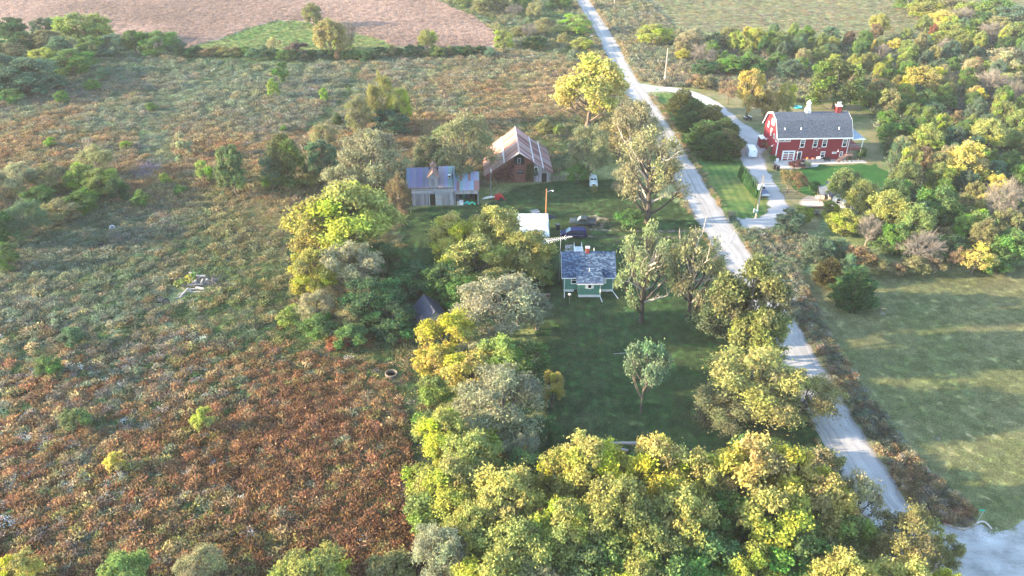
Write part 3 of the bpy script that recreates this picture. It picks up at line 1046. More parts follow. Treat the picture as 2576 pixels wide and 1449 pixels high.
# stalks standing in the stubble field, green waterway grass
P = keep_in(candidates(-330, 20, 268, 430, lambda y: 1.5), [FIELD])
N = len(P)
band = .72 + .5 * vnoise(P[:, 0], P[:, 1], .05, 5)
scatter('stubble_stalks', P, R0.integers(0, 3, N), np.stack([R0.normal(0, .1, N), R0.normal(0, .1, N), R0.random(N) * 6.28], 1),
        np.stack([1.3 + .3 * R0.random(N), 1.3 + .3 * R0.random(N), .55 + .3 * R0.random(N)], 1), np.array([.40, .275, .22]) * (band * (.8 + .4 * R0.random(N)))[:, None], 'pinkish dry stalks in the stubble field')
P = keep_in(candidates(-160, 0, 250, 330, lambda y: 1.2), [WATERWAY])
weeds('waterway_tufts', P, lambda y: .8 + 0 * y, 'bright green grass in the field waterway', (0, .22, .0, 1.0, 0, .12, .25), flat=.35)
# short grass in the lawns: soft mottling by real tufts
for nm, poly, st, b0, b1 in (('yard_tufts', LAWN, .95, (.054, .110, .036), (.105, .115, .055)), ('meadow_tufts', MEADOW, .80, (.185, .215, .075), (.285, .25, .125))):
    P = keep_out(keep_in(candidates(-40, 130, 52, 170, lambda y: st), [poly]), [ROADP, LOT])
    N = len(P)
    dry = vnoise(P[:, 0], P[:, 1], .12, 9)[:, None] * .6 + vnoise(P[:, 0], P[:, 1], .6, 19)[:, None] * .4
    colr = np.array(b0) * (1 - dry) + np.array(b1) * dry
    s = .5 + .5 * R0.random(N)
    scatter(nm, P, R0.choice([3, 4], N), np.stack([0 * s, 0 * s, R0.random(N) * 6.28], 1), np.stack([s, s, s * .22], 1), colr * (.7 + .6 * R0.random((N, 1))), None)
# ------------------------------------------------------------------ buildings
WHITE = mat('white_paint', (.74, .73, .70), .6, .08, 2)
GLASS = mat('window_glass', (.018, .024, .032), .15, .3, .6, spec=.25)
DARK = mat('dark_opening', (.012, .012, .012), .95, .3, 1)
RED = mat('red_siding', (.205, .013, .022), .7, .18, 2.2, bump=.2, stretch=(3, 3, .4))
REDT = mat('red_trim', (.23, .024, .024), .7, .2, 2)
SHIN = mat('grey_asphalt', (.105, .118, .135), .9, .35, .55, bump=.3, spec=.1)
WOODG = mat('weathered_wood', (.27, .28, .30), .95, .35, 1.3, bump=.5, stretch=(5, 5, .5), spec=.05, usecol=True)
WOODR = mat('old_red_boards', (.15, .062, .05), .95, .5, 1.6, bump=.5, stretch=(5, 5, .5), spec=.05)
CONC = mat('concrete', (.36, .35, .33), .95, .2, 2, bump=.2)
METAL = mat('galvanised', (.42, .45, .48), .45, .25, 1.2, metal=.35, usecol=True)
RUSTY = mat('roof_tin', (1, 1, 1), .6, .28, 1.1, bump=.2, stretch=(3, 1, .35), spec=.25, usecol=True)
BLACK = mat('black_plastic', (.02, .02, .022), .5, .3, 3)
RUBBER = mat('rubber', (.022, .022, .022), .85, .3, 4)
STEEL = mat('steel', (.5, .5, .5), .4, .2, 3, metal=.6)
WOODB = mat('brown_timber', (.17, .115, .08), .9, .35, 2, bump=.3, stretch=(4, 4, .6))
VCOL = None


def tint_mat(name, rough=.85):
    """colour read from each piece's own tint"""
    m, n, l = new_mat(name)
    a = nd(n, 'ShaderNodeAttribute', attribute_name='tint')
    tc = n.new('ShaderNodeTexCoord')
    t = noise(n, l, tc.outputs['Object'], 4, 4)
    c = mixc(n, l, a.outputs['Color'], ramp(n, l, t.outputs[0], [(.3, (.75, .75, .75)), (.7, (1.25, 1.25, 1.25))]).outputs[0], 1, 'MULTIPLY')
    l.new(c, n['Principled BSDF'].inputs['Base Color'])
    n['Principled BSDF'].inputs['Roughness'].default_value = rough
    n['Principled BSDF'].inputs['Specular IOR Level'].default_value = .15
    return m


TINT = tint_mat('tinted')


def window(parent, x, y, z, w, h, rz=0.0, mx=2, my=2, fr=.12, sash=True, name='window', pane_mat=None):
    """frame with a pane set in it, facing -y before rz; z is the sill height"""
    b = MB()
    b.box(-w / 2 - fr, -w / 2, -.07, .02, -fr, h + fr).box(w / 2, w / 2 + fr, -.07, .02, -fr, h + fr)
    b.box(-w / 2, w / 2, -.07, .02, h, h + fr).box(-w / 2, w / 2, -.09, .02, -fr, 0)
    if sash:
        b.box(-w / 2, w / 2, -.05, .02, h * .5 - .035, h * .5 + .035)
    for i in range(1, mx):
        b.box(-w / 2 + w * i / mx - .017, -w / 2 + w * i / mx + .017, -.035, .01, h * .535, h)
    for i in range(1, my):
        b.box(-w / 2, w / 2, -.033, .01, h * .53 + h * .47 * i / my - .017, h * .53 + h * .47 * i / my + .017)
    o = b.build(name, WHITE, parent)
    o.location = (x, y, z)
    o.rotation_euler = (0, 0, rz)
    MB().box(-w / 2, w / 2, -.02, .015, 0, h).build('pane', pane_mat or GLASS, o)
    return o


def boards(parent, name, x0, x1, y, z0f, z1f, w, material, colr, thick=.035, gaps=()):
    """upright boards along x at wall plane y; each is a part; z0f, z1f give foot and head heights"""
    n = max(1, int(round((x1 - x0) / w)))
    w = (x1 - x0) / n
    r = random.Random(int(x0 * 10) + n)
    for i in range(n):
        xa = x0 + i * w
        if any(a <= xa + w / 2 <= b for a, b in gaps):
            continue
        d = r.uniform(0, .025)
        za, zb = z0f(xa + w / 2), z1f(xa + w / 2)
        b = MB().add([(xa + .008, y - thick - d, za), (xa + w - .008, y - thick - d, za), (xa + w - .008, y - d, za), (xa + .008, y - d, za),
                      (xa + .008, y - thick - d, z1f(xa)), (xa + w - .008, y - thick - d, z1f(xa + w)), (xa + w - .008, y - d, z1f(xa + w)), (xa + .008, y - d, z1f(xa))],
                     [(0, 3, 2, 1), (4, 5, 6, 7), (0, 1, 5, 4), (1, 2, 6, 5), (2, 3, 7, 6), (3, 0, 4, 7)])
        o = b.build(name, material, parent)
        k = r.uniform(.7, 1.25)
        o.color = (colr[0] * k, colr[1] * k * r.uniform(.95, 1.03), colr[2] * k * r.uniform(.9, 1.05), 1)


_panel = {}


def roof_panels(parent, A, B, D, ncol, nrow, colours, t=.04, name='roof_panel', seed=1, material=None, overlap=.06):
    """rectangular roof plane: A eave start, B eave end, D ridge above A; ribbed sheets laid in rows"""
    A, B, D = Vector(A), Vector(B), Vector(D)
    u, v = (B - A), (D - A)
    w, hgt_ = u.length / ncol, v.length / nrow
    un, vn = u.normalized(), v.normalized()
    nn = un.cross(vn).normalized()
    key = (round(w, 3), round(hgt_, 3), t, material.name if material else '')
    if key not in _panel:
        b = MB()
        b.box(.006, w - .006, -.02, hgt_ + overlap, 0, t * .5)
        for k in range(4):
            xx = w * (k + .5) / 4
            b.add([(xx - .05, -.02, t * .5), (xx + .05, -.02, t * .5), (xx + .02, -.02, t), (xx - .02, -.02, t), (xx - .05, hgt_, t * .5), (xx + .05, hgt_, t * .5), (xx + .02, hgt_, t), (xx - .02, hgt_, t)],
                  [(0, 1, 2, 3), (0, 3, 7, 4), (3, 2, 6, 7), (2, 1, 5, 6)])
        _panel[key] = b.mesh(name, material or RUSTY)
    r = random.Random(seed)
    for j in range(nrow):
        for i in range(ncol):
            p = A + un * (w * i) + vn * (hgt_ * j) + nn * (.012 * (nrow - j) + .003 * (i % 2))
            M = Matrix((un, vn, nn)).transposed().to_4x4()
            M.translation = p
            o = place(name, _panel[key], parent, M)
            c = colours(i, j, r)
            o.color = (*c, 1)
    return un, vn, nn


def shingles(parent, quad, course, tabw, palette, name='shingles', seed=1, material=None, t=.03):
    """courses of small tabs over a roof quad (eave left, eave right, ridge right, ridge left): one part"""
    P = [Vector(q) for q in quad]
    nn = (P[1] - P[0]).cross(P[3] - P[0]).normalized()
    nr = max(2, int((P[3] - P[0]).length / course))
    r = random.Random(seed)
    b = MB()
    for j in range(nr):
        l0, l1 = P[0].lerp(P[3], j / nr), P[0].lerp(P[3], min(1, (j + 1.15) / nr))
        r0, r1 = P[1].lerp(P[2], j / nr), P[1].lerp(P[2], min(1, (j + 1.15) / nr))
        nc = max(1, int((r0 - l0).length / tabw))
        off = r.random()
        for i in range(-1, nc + 1):
            f0, f1 = max(0, (i + off) / nc), min(1, (i + off + .96) / nc)
            if f1 <= f0:
                continue
            th = t * r.uniform(.6, 1.3)
            q = [l0.lerp(r0, f0) + nn * th, l0.lerp(r0, f1) + nn * th, l1.lerp(r1, f1) + nn * .004, l1.lerp(r1, f0) + nn * .004]
            e = [l0.lerp(r0, f0), l0.lerp(r0, f1)]
            b.add(q + e, [(0, 1, 2, 3), (4, 5, 1, 0)], r.choice(palette))
    return b.build(name, material or TINT, parent, kind='stuff')


def siding(parent, x0, x1, y, z0, z1, lap, material, name='siding', axis='x', gaps=()):
    """lapped boards as real wedges on a wall facing -y (or -x when axis is 'y'): one part"""
    b = MB()
    n = int((z1 - z0) / lap)
    for i in range(n):
        za, zb = z0 + i * lap, z0 + (i + 1) * lap
        if axis == 'x':
            b.prism([(y - .035, za), (y - .008, zb), (y, zb), (y, za)], x0, x1, 'x')
        else:
            b.prism([(y - .035, za), (y - .008, zb), (y, zb), (y, za)], x0, x1, 'y')
    return b.build(name, material, parent, kind='stuff')


# ---- red barn house
RHX, RHY = 61.36, 173.0
rh = thing('red_house', 'large red gambrel-roofed house with white trim beside the gravel drive', 'house', (RHX, RHY, 0), math.radians(2.0))
rh.scale = (.836, 1, 1)
L_, D_ = 19.9, 10.0
EV, BRK, RDG = 5.85, 9.0, 10.05
gam = [(0, 0), (D_, 0), (D_, EV), (D_ - 2.0, BRK - .25), (D_ / 2, RDG - .25), (2.0, BRK - .25), (0, EV)]
MB().prism(gam, 0, L_, 'x').build('wall', RED, rh)
b = MB()
nb = 0
for i in range(int(L_ / .4)):                                  # battens on the front, and on the gable
    b.box(i * .4 + .2, i * .4 + .24, -.022, 0, .15, EV - .1)
for i in range(1, int(D_ / .4)):
    yy = i * .4
    hh = EV + (BRK - .25 - EV) * min(1, min(yy, D_ - yy) / 2.0) if min(yy, D_ - yy) < 2 else BRK - .25 + (RDG - BRK) * (min(yy, D_ - yy) - 2) / 3
    b.box(-.022, 0, yy, yy + .04, .15, hh - .05)
b.build('batten', RED, rh, kind='stuff')
MB().box(-.06, L_ + .06, -.06, D_ + .06, -.2, .16).build('foundation', CONC, rh)
MB().box(-.03, L_ + .02, -.035, -.024, 2.62, 2.68).box(-.035, -.024, 0, D_, 2.62, 2.68).build('belt_board', REDT, rh)
OV = .45
pal_s = [(.058, .070, .094), (.068, .082, .108), (.078, .092, .118), (.050, .058, .078), (.072, .082, .10)]
rf = MB()
sl = (BRK - EV) / 2.0
fe = (-OV, EV - OV * .55)
for P_ in ([fe, (2.0, BRK), (2.0, BRK - .18), (fe[0], fe[1] - .18)], [(2.0, BRK), (D_ / 2, RDG), (D_ / 2, RDG - .18), (2.0, BRK - .18)],
           [(D_ / 2, RDG), (D_ - 2.0, BRK), (D_ - 2.0, BRK - .18), (D_ / 2, RDG - .18)], [(D_ - 2.0, BRK), (D_ + OV, fe[1]), (D_ + OV, fe[1] - .18), (D_ - 2.0, BRK - .18)]):
    rf.prism(P_[::-1], -.6, L_ + .6, 'x')
roof = rf.build('roof', SHIN, rh)
X0, X1 = -.6, L_ + .6
shingles(roof, [(X0, fe[0], fe[1]), (X1, fe[0], fe[1]), (X1, 2.0, BRK), (X0, 2.0, BRK)], .19, .42, pal_s, seed=3, t=.02)
shingles(roof, [(X0, 2.0, BRK), (X1, 2.0, BRK), (X1, D_ / 2, RDG), (X0, D_ / 2, RDG)], .19, .42, pal_s, seed=4, t=.02)
for xx, nm in ((X0 - .05, 'rake_board'), (X1, 'rake_board')):
    q = MB()
    for P_ in ([fe, (2.0, BRK), (2.0, BRK - .3), (fe[0], fe[1] - .3)], [(2.0, BRK), (D_ / 2, RDG), (D_ / 2, RDG - .3), (2.0, BRK - .3)],
               [(D_ / 2, RDG), (D_ - 2.0, BRK), (D_ - 2.0, BRK - .3), (D_ / 2, RDG - .3)], [(D_ - 2.0, BRK), (D_ + OV, fe[1]), (D_ + OV, fe[1] - .3), (D_ - 2.0, BRK - .3)]):
        q.prism([(a, z + .03) for a, z in P_][::-1], xx, xx + .05, 'x')
    q.build(nm, WHITE, rh)
MB().box(X0, X1, fe[0] - .14, fe[0] - .01, fe[1] - .22, fe[1] - .02).build('gutter', WHITE, rh)
for xx, yy in ((-.03, -.03), (L_ - .12, -.03)):
    MB().box(xx, xx + .17, yy - .02, yy + .17, 0, EV - .1).build('corner_board', WHITE, rh)
for u_ in (6.9, 10.5, 13.1, 18.75):
    window(rh, u_, 0, 3.35, 1.0, 1.65, mx=3, my=2, fr=.16)
window(rh, 13.2, 0, .75, .95, 1.25, mx=3, fr=.15)
window(rh, 18.4, 0, .95, .62, 1.0, mx=2, fr=.13)
for u_ in (1.05, 2.65):
    window(rh, u_, 0, 4.72, 1.25, .28, sash=False, mx=1, my=1, fr=.10)
pl = MB().box(15.75, 17.05, -.07, -.02, 1.55, 2.0).build('wall_plaque', WHITE, rh)
MB().box(16.0, 16.85, -.085, -.072, 1.72, 1.84).build('plaque_mark', DARK, pl)
gd = MB().box(1.75, 2.0, -.09, 0, 0, 2.45).box(5.1, 5.35, -.09, 0, 0, 2.45).box(2.0, 5.1, -.09, 0, 2.25, 2.45).build('garage_door', WHITE, rh)
MB().box(2.0, 5.1, -.03, 0, 0, 2.25).build('door_leaf', WHITE, gd)
for cx_ in (2.1, 3.63):
    for k in range(4):
        z0 = .15 + k * .53
        if k == 3:
            MB().box(cx_ + .1, cx_ + 1.3, -.05, -.02, z0 + .06, z0 + .40).build('pane', GLASS, gd)
            for k_ in (.38, .68, .98):
                MB().box(cx_ + k_, cx_ + k_ + .04, -.062, -.052, z0 + .06, z0 + .40).build('muntin', WHITE, gd)
        else:
            MB().box(cx_ + .08, cx_ + 1.32, -.05, -.02, z0, z0 + .36).build('panel', REDT, gd)
dr = MB().box(6.0, 6.18, -.08, 0, 0, 2.2).box(7.1, 7.28, -.08, 0, 0, 2.2).box(6.18, 7.1, -.08, 0, 2.05, 2.2).build('door', WHITE, rh)
MB().box(6.18, 7.1, -.04, 0, 0, 2.05).build('door_glass', GLASS, dr)
MB().box(6.62, 6.66, -.05, -.041, .1, 2.05).box(6.18, 7.1, -.05, -.041, 1.0, 1.05).build('muntin', DARK, dr)
for x_, z_ in ((17.15, 2.55), (5.75, 2.35)):                   # gooseneck lamps on the front
    MB().tube([(x_, 0, z_ - .1), (x_, -.25, z_ + .2), (x_, -.5, z_), (x_, -.5, z_ - .15)], .03, 5).lathe([(.04, z_ - .12), (.2, z_ - .28)], 8, (x_, -.5)).build('wall_lamp', WHITE, rh)
for y_, z_ in ((1.9, 3.0), (6.3, 3.0), (4.3, 8.6)):            # on the gable
    MB().tube([(0, y_, z_), (-.3, y_, z_ + .3), (-.6, y_, z_ + .1)], .03, 5).lathe([(.05, z_ + .1), (.26, z_ - .12)], 8, (-.6, y_)).build('wall_lamp', WHITE, rh)
for y_, z_, w_, h_ in ((1.2, 4.3, .7, 1.0), (3.0, 4.5, .6, .9), (5.2, 4.4, .55, 1.5), (7.7, 5.6, .55, 1.1)):
    window(rh, 0, y_, z_, w_, h_, -math.pi / 2, mx=1, my=1, fr=.12, sash=False)
hl_ = MB().box(-.06, 0, 4.2, 6.0, 6.9, 8.3).build('loft_door', WHITE, rh)
MB().add([(-.075, 4.3, 7.0), (-.075, 4.42, 7.0), (-.075, 5.9, 8.2), (-.075, 5.78, 8.2), (-.062, 4.3, 7.0), (-.062, 4.42, 7.0), (-.062, 5.9, 8.2), (-.062, 5.78, 8.2)], [(0, 1, 2, 3), (7, 6, 5, 4), (0, 4, 5, 1), (1, 5, 6, 2), (2, 6, 7, 3), (3, 7, 4, 0)]).build('brace', REDT, hl_)
for x_ in (1.6, 6.1, 16.7):                                    # roof vents
    MB().lathe([(.10, 7.0), (.10, 7.55), (.14, 7.56), (.14, 7.66), (.02, 7.72)], 8, (x_, .75)).build('vent_pipe', WHITE, rh)
for x_, z_ in ((6.2, 2.9), (9.9, 2.95), (11.3, 2.5), (11.75, 2.95), (12.05, 2.95)):
    MB().lathe([(.09, 0), (.09, .06)], 8).build('wall_vent', WHITE, rh).matrix_basis = Matrix.Translation((x_, -.02, z_)) @ Matrix.Rotation(math.pi / 2, 4, 'X')
# cupola on the ridge
cu = MB().box(-.62, .62, -.62, .62, -.55, .55).build('cupola', WHITE, rh)
cu.location = (9.1, D_ / 2, RDG + .1)
MB().lathe([(.78, .55), (.62, .8), (.45, 1.15), (.42, 1.7), (.62, 1.75), (.62, 1.95), (.45, 2.2), (.12, 2.5), (.03, 2.75)], 8).build('cupola_cap', WHITE, cu)
MB().box(-.4, .4, -.66, -.621, -.25, .4).build('louvre', METAL, cu)
ch = MB().box(-.7, .7, -.55, .55, -.6, 1.35).build('chimney', REDT, rh)
ch.location = (17.6, D_ / 2 - .1, RDG)
MB().box(-.8, .8, -.65, .65, 1.35, 1.5).build('chimney_cap', WHITE, ch)
for dx in (-.28, .3):
    MB().lathe([(.17, 1.5), (.17, 2.05), (.24, 2.06), (.24, 2.16)], 8, (dx, .1)).build('flue', WHITE, ch)
# porch on the right
po = MB()
apex = (L_, 4.6, 7.5)
po.slab([(L_ + .02, -.35, 5.25), (L_ + 4.0, -.35, 5.15), (L_ + .02, 4.6, 7.5)], .14)
po.slab([(L_ + 4.0, -.35, 5.15), (L_ + 4.0, 9.6, 5.15), (L_ + .02, 4.6, 7.5)], .14)
po.build('porch_roof', mat('porch_tin', (.22, .27, .31), .5, .15, 1.5, metal=.2), rh)
MB().box(L_ + .6, L_ + 4.1, -.5, -.36, 5.05, 5.25).box(L_ + 4.0, L_ + 4.14, -.5, 9.6, 5.0, 5.22).build('porch_gutter', WHITE, rh)
for yy in (-.2, 4.6, 9.2):
    MB().box(L_ + 3.7, L_ + 3.86, yy, yy + .16, 0, 5.05).build('porch_post', WHITE, rh)
dk = MB().box(L_ + .02, L_ + 3.9, -.1, 9.4, 2.55, 2.8).build('deck', REDT, rh)
rl = MB()
for k in range(16):
    rl.box(L_ + .5 + k * .21, L_ + .53 + k * .21, -.08, -.05, 2.8, 3.75)
rl.box(L_ + .4, L_ + 3.9, -.1, -.03, 3.75, 3.82)
rl.build('railing', mat('rail_grey', (.25, .23, .22), .9, .3, 2), rh)
stg = mat('stair_timber', (.20, .13, .12), .9, .3, 2, stretch=(1, 4, 4))
st = MB()
for k in range(8):
    st.box(L_ - 2.9 + k * .32, L_ - 2.6 + k * .32, -1.5, -.4, .14 + k * .18, .2 + k * .18)
st.prism([(L_ - 3.0, 0), (L_ - 2.7, 0), (L_ - .3, 1.5), (L_ - .3, 1.75)], -1.56, -1.5, 'y').prism([(L_ - 3.0, 0), (L_ - 2.7, 0), (L_ - .3, 1.5), (L_ - .3, 1.75)], -.4, -.34, 'y')
st.box(L_ - .3, L_ + 1.2, -1.56, -.34, 1.5, 1.65)
st.prism([(L_ - 2.9, .9), (L_ - 2.9, 1.0), (L_ - .3, 2.6), (L_ + 1.2, 2.6), (L_ + 1.2, 2.5), (L_ - .3, 2.5)], -1.54, -1.5, 'y')
for k in range(11):
    xx = L_ - 2.9 + k * .4
    zz = min(1.5, .14 + max(0, k * .4) * .56)
    st.box(xx, xx + .06, -1.55, -1.49, zz - .1, zz + 1.0)
for k in range(6):
    st.box(L_ + .2, L_ + 1.1, -.3 + k * .3, -.02 + k * .3, 1.7 + k * .18, 1.76 + k * .18)
for xx in (L_ - .25, L_ + 1.1):
    st.box(xx, xx + .1, -1.5, -1.4, 0, 1.5)
st.build('stairs', stg, rh)
# lean-to at the back left and things along the front wall
ln_ = thing('garden_shed', 'low red lean-to at the back left corner of the red house', 'shed', (RHX - 1.3, RHY + 8.0, 0), math.radians(2))
MB().box(0, 1.2, 0, 2.4, 0, 2.3).build('wall', RED, ln_)
MB().slab([(-.1, -.1, 2.25), (1.22, -.1, 2.45), (1.22, 2.5, 2.45), (-.1, 2.5, 2.25)], .1).build('roof', WHITE, ln_)


def rhp(x, y, z=0):
    x *= .836
    a = math.radians(2)
    return (RHX + x * math.cos(a) - y * math.sin(a), RHY + x * math.sin(a) + y * math.cos(a), z)


t = thing('air_conditioner', 'round-topped grey cooling unit against the red wall', 'air conditioner', rhp(11.8, -.9, .04))
MB().box(-.45, .45, -.45, .45, 0, .95).build('casing', mat('unit_grey', (.35, .36, .36), .6, .2, 3), t)
MB().lathe([(.5, .95), (.46, 1.06), (.36, 1.06), (.34, .98), (.1, .98)], 14).build('fan_ring', WHITE, t)
t = thing('garden_bench', 'black bench on the patio against the red wall', 'bench', rhp(14.2, -.8, .04))
MB().box(-.85, .85, -.25, .25, .42, .47).build('seat', BLACK, t)
MB().box(-.85, .85, .22, .27, .47, .9).build('backrest', BLACK, t)
for sx in (-.8, .74):
    MB().box(sx, sx + .06, -.25, .27, 0, .42).build('leg', BLACK, t)
t = thing('planter_fence', 'low weathered board screen before the red house wall', 'fence', rhp(6.6, -1.7, .04))
for k in range(22):
    o = MB().box(k * .24, k * .24 + .22, 0, .05, 0, .85 + .04 * (k % 3)).build('picket', WOODG, t)
    o.color = (1, .95, .95, 1)
MB().box(0, 5.3, .05, .1, .6, .68).build('rail', WOODG, t)
t = thing('flower_pots', 'orange flower in a pot beside the red wall', 'flower pot', rhp(8.6, -1.0, .04))
MB().lathe([(.18, 0), (.26, .5)], 10).build('pot', mat('clay', (.35, .14, .07), .8), t)
MB().lathe([(.04, .5), (.35, .7), (.3, .95), (.05, 1.05)], 7).build('flowers', mat('orange_bloom', (.6, .22, .04), .8, .4, 8), t)
t = thing('flower_pots', 'bushy pot with reddish flowers beside the cooling unit', 'flower pot', rhp(10.2, -1.0, .04))
MB().lathe([(.2, 0), (.28, .5)], 10).build('pot', mat('clay', (.35, .14, .07), .8), t)
MB().lathe([(.04, .5), (.5, .65), (.45, .85), (.05, .95)], 7).build('flowers', mat('red_bloom', (.45, .14, .08), .8, .5, 8), t)
t = thing('water_barrel', 'white tub at the front left corner of the red house', 'barrel', rhp(.45, -.6, .04))
MB().lathe([(.3, 0), (.34, .4), (.3, .75), (.24, .75), (.22, .65)], 12).build('barrel_body', WHITE, t)
MB().lathe([(.31, .3), (.355, .3), (.355, .36), (.31, .36)], 12).build('hoop', STEEL, t)
x_, y_, _ = G(2007, 432)
t = thing('trampoline', 'small teal paddling pool on the lawn behind the red house', 'pool', G(2007, 271))
MB().lathe([(1.1, 0), (1.15, .3), (1.0, .3), (.95, .1), (.1, .08)], 16).build('pool_wall', mat('teal_plastic', (.02, .25, .30), .5), t)
t.name = 'paddling_pool'

# ---- green cottage
ct = thing('green_cottage', 'small green cottage with mottled blue-grey shingle roof and red chimney', 'house', (8.75, 114.3, 0))
GREEN = mat('green_siding', (.085, .22, .155), .75, .12, 3)
CL, CD, CE_, CR_ = 8.35, 6.6, 3.1, 6.05
MB().prism([(0, .55), (CD, .55), (CD, CE_), (CD / 2, CR_ - .15), (0, CE_)], 0, CL, 'x').build('wall', GREEN, ct)
MB().box(.03, CL - .03, .03, CD - .03, -.2, .55).build('foundation', WHITE, ct)
siding(ct, 0, 2.4, 0, .55, CE_, .16, GREEN)
siding(ct, 6.0, CL, 0, .55, CE_, .16, GREEN)
siding(ct, 0, CD, 0, .55, CE_, .16, GREEN, axis='y')
EX0, EX1, EY = 2.35, 6.05, -1.75
MB().box(EX0, EX1, EY, 0, .55, 2.85).build('extension_wall', GREEN, ct)
MB().box(EX0 + .03, EX1 - .03, EY + .03, 0, -.2, .55).build('extension_foundation', WHITE, ct)
siding(ct, EX0, EX1, EY, .55, 2.8, .16, GREEN)
siding(ct, EY, 0, EX0, .55, 2.8, .16, GREEN, axis='y')
pal_c = [(.03, .052, .095), (.045, .075, .13), (.065, .105, .165), (.105, .155, .215), (.024, .04, .072), (.038, .06, .11), (.085, .13, .19)]
rf = MB()
f_e, r_z = -.45, CR_
ez = CE_ - .05
rf.prism([(f_e, ez), (CD / 2, r_z), (CD - f_e, ez), (CD - f_e, ez - .16), (CD / 2, r_z - .18), (f_e, ez - .16)][::-1], -.4, CL + .4, 'x')
roof = rf.build('roof', mat('cottage_felt', (.07, .095, .14), .9, .3, 2), ct)
shingles(roof, [(-.4, f_e, ez), (CL + .4, f_e, ez), (CL + .4, CD / 2, r_z), (-.4, CD / 2, r_z)], .20, .36, pal_c, seed=11)
shingles(roof, [(CL + .4, CD - f_e, ez), (-.4, CD - f_e, ez), (-.4, CD / 2, r_z), (CL + .4, CD / 2, r_z)], .20, .36, pal_c, seed=12)
zx0 = 2.72                                                      # shed roof of the extension: from (EY-.4, 2.8) back to where it meets the main roof
yb, zb = .95, ez + (r_z - ez) * (.95 - f_e) / (CD / 2 - f_e) + .02
er = MB()
er.slab([(EX0 - .35, EY - .4, 2.82), (EX1 + .35, EY - .4, 2.82), (EX1 + .35, yb, zb), (EX0 - .35, yb, zb)], .12)
er_o = er.build('extension_roof', mat('cottage_felt', (.07, .095, .14)), ct)
shingles(er_o, [(EX0 - .35, EY - .4, 2.95), (EX1 + .35, EY - .4, 2.95), (EX1 + .35, yb, zb + .13), (EX0 - .35, yb, zb + .13)], .20, .36, pal_c[:6] + [(.10, .15, .21)], seed=13)
MB().box(-.4, EX0 - .36, f_e - .1, f_e - .005, ez - .16, ez - .02).box(EX1 + .36, CL + .4, f_e - .1, f_e - .005, ez - .16, ez - .02).box(EX0 - .35, EX1 + .35, EY - .5, EY - .405, 2.74, 2.88).build('gutter', WHITE, ct)
MB().prism([(f_e, ez - .17), (CD / 2, r_z - .2), (CD - f_e, ez - .17), (CD - f_e, ez - .02), (CD / 2, r_z - .02), (f_e, ez - .02)][::-1], -.44, -.402, 'x').build('rake_board', WHITE, ct)
window(ct, 1.7, -.045, 1.75, .75, 1.15, mx=1, my=1, fr=.13)
wn_ = window(ct, 4.2, EY - .045, 1.85, .5, .7, mx=1, my=1, fr=.08, sash=False)
for sx in (-.62, .36):
    MB().box(sx - .1, sx + .32, -.06, -.036, -.06, .76).build('shutter', WHITE, wn_)
wn_ = window(ct, 6.35, -.045, 1.75, .5, 1.1, mx=1, my=1, fr=.08, sash=False)
MB().box(.36, .80, -.06, -.036, -.08, 1.18).build('shutter', WHITE, wn_)
window(ct, -.045, 2.0, 1.7, .7, 1.1, -math.pi / 2, mx=1, my=1)
window(ct, -.045, 4.6, 1.7, .7, 1.1, -math.pi / 2, mx=1, my=1)
MB().box(1.75, 2.34, -.03, .0, .08, .5).build('basement_window', GLASS, ct)
for x_, y_, zt, tx, ty in ((.12, -.1, ez - .1, -.1, -2.0), (EX1 - .05, EY - .1, 2.75, .25, -1.6), (CL - .1, -.1, ez - .1, .75, -2.2)):
    MB().tube([(x_, y_ - .32, zt), (x_, y_, zt - .3), (x_, y_, .5), (x_ + tx * .12, y_ + ty * .12, .3), (x_ + tx, y_ + ty, .12)], .06, 6).build('downspout', WHITE, ct)
cc = MB().box(-.3, .3, -.28, .28, -.8, .75).build('chimney', mat('brick_red', (.28, .06, .045), .85, .35, 5), ct)
cc.location = (4.05, CD / 2 - .1, CR_)
MB().box(-.36, .36, -.34, .34, .75, .9).build('chimney_cap', WHITE, cc)
MB().box(-.34, .34, -.32, .32, -.8, -.42).build('flashing', WHITE, cc)
MB().lathe([(.05, 4.6), (.05, 5.15)], 6, (4.2, .1)).build('vent_pipe', WHITE, ct).location = (0, 0, -.55)
MB().lathe([(.06, 5.9), (.06, 6.5)], 6, (5.2, CD / 2 + .4)).build('vent_pipe', WHITE, ct)
# ramp, slab and railings behind the cottage
t = thing('entrance_ramp', 'grey ramp with white railings behind the green cottage', 'ramp', (11.5, 121.0, 0))
rm = mat('ramp_boards', (.47, .48, .47), .8, .12, 2)
MB().prism([(0, 0), (0, .7), (1.2, .7), (9.5, .08), (9.5, 0)], .0, 1.5, 'x').build('ramp_deck', rm, t)
for xx in (.03, 1.43):
    q = MB()
    for k in range(8):
        yy = .4 + k * 1.2
        zz = .7 - max(0, yy - 1.2) * .0747
        q.box(xx, xx + .05, yy, yy + .05, zz, zz + .95)
    for dz in (.45, .95):
        q.prism([(.4, .7 + dz), (1.2, .7 + dz), (9.2, .1 + dz), (9.2, .16 + dz), (1.2, .76 + dz), (.4, .76 + dz)], xx, xx + .05, 'x')
    q.build('railing', WHITE, t)
sheet('concrete_slab', [(9.9, 120.7), (11.45, 120.7), (11.45, 131.2), (9.9, 131.2)], .045, mat('slab', (.42, .39, .36), .9, .15, 1.2), .02, 1.5)

# ---- old barn with rusty roof
BX, BY = -5.6, 160.0
bn = thing('old_barn', 'tall old red barn with streaked rusty tin roof and open hay door', 'barn', (BX, BY, 0), math.radians(3))
BW, BD = 14.1, 14.4
RX, RZ_ = 7.1, 7.5
bz = lambda x: 2.3 + (RZ_ - .25 - 2.3) * (1 - abs(x - RX) / (RX if x < RX else BW - RX)) ** 1.08 if 0 < x < BW else 2.3


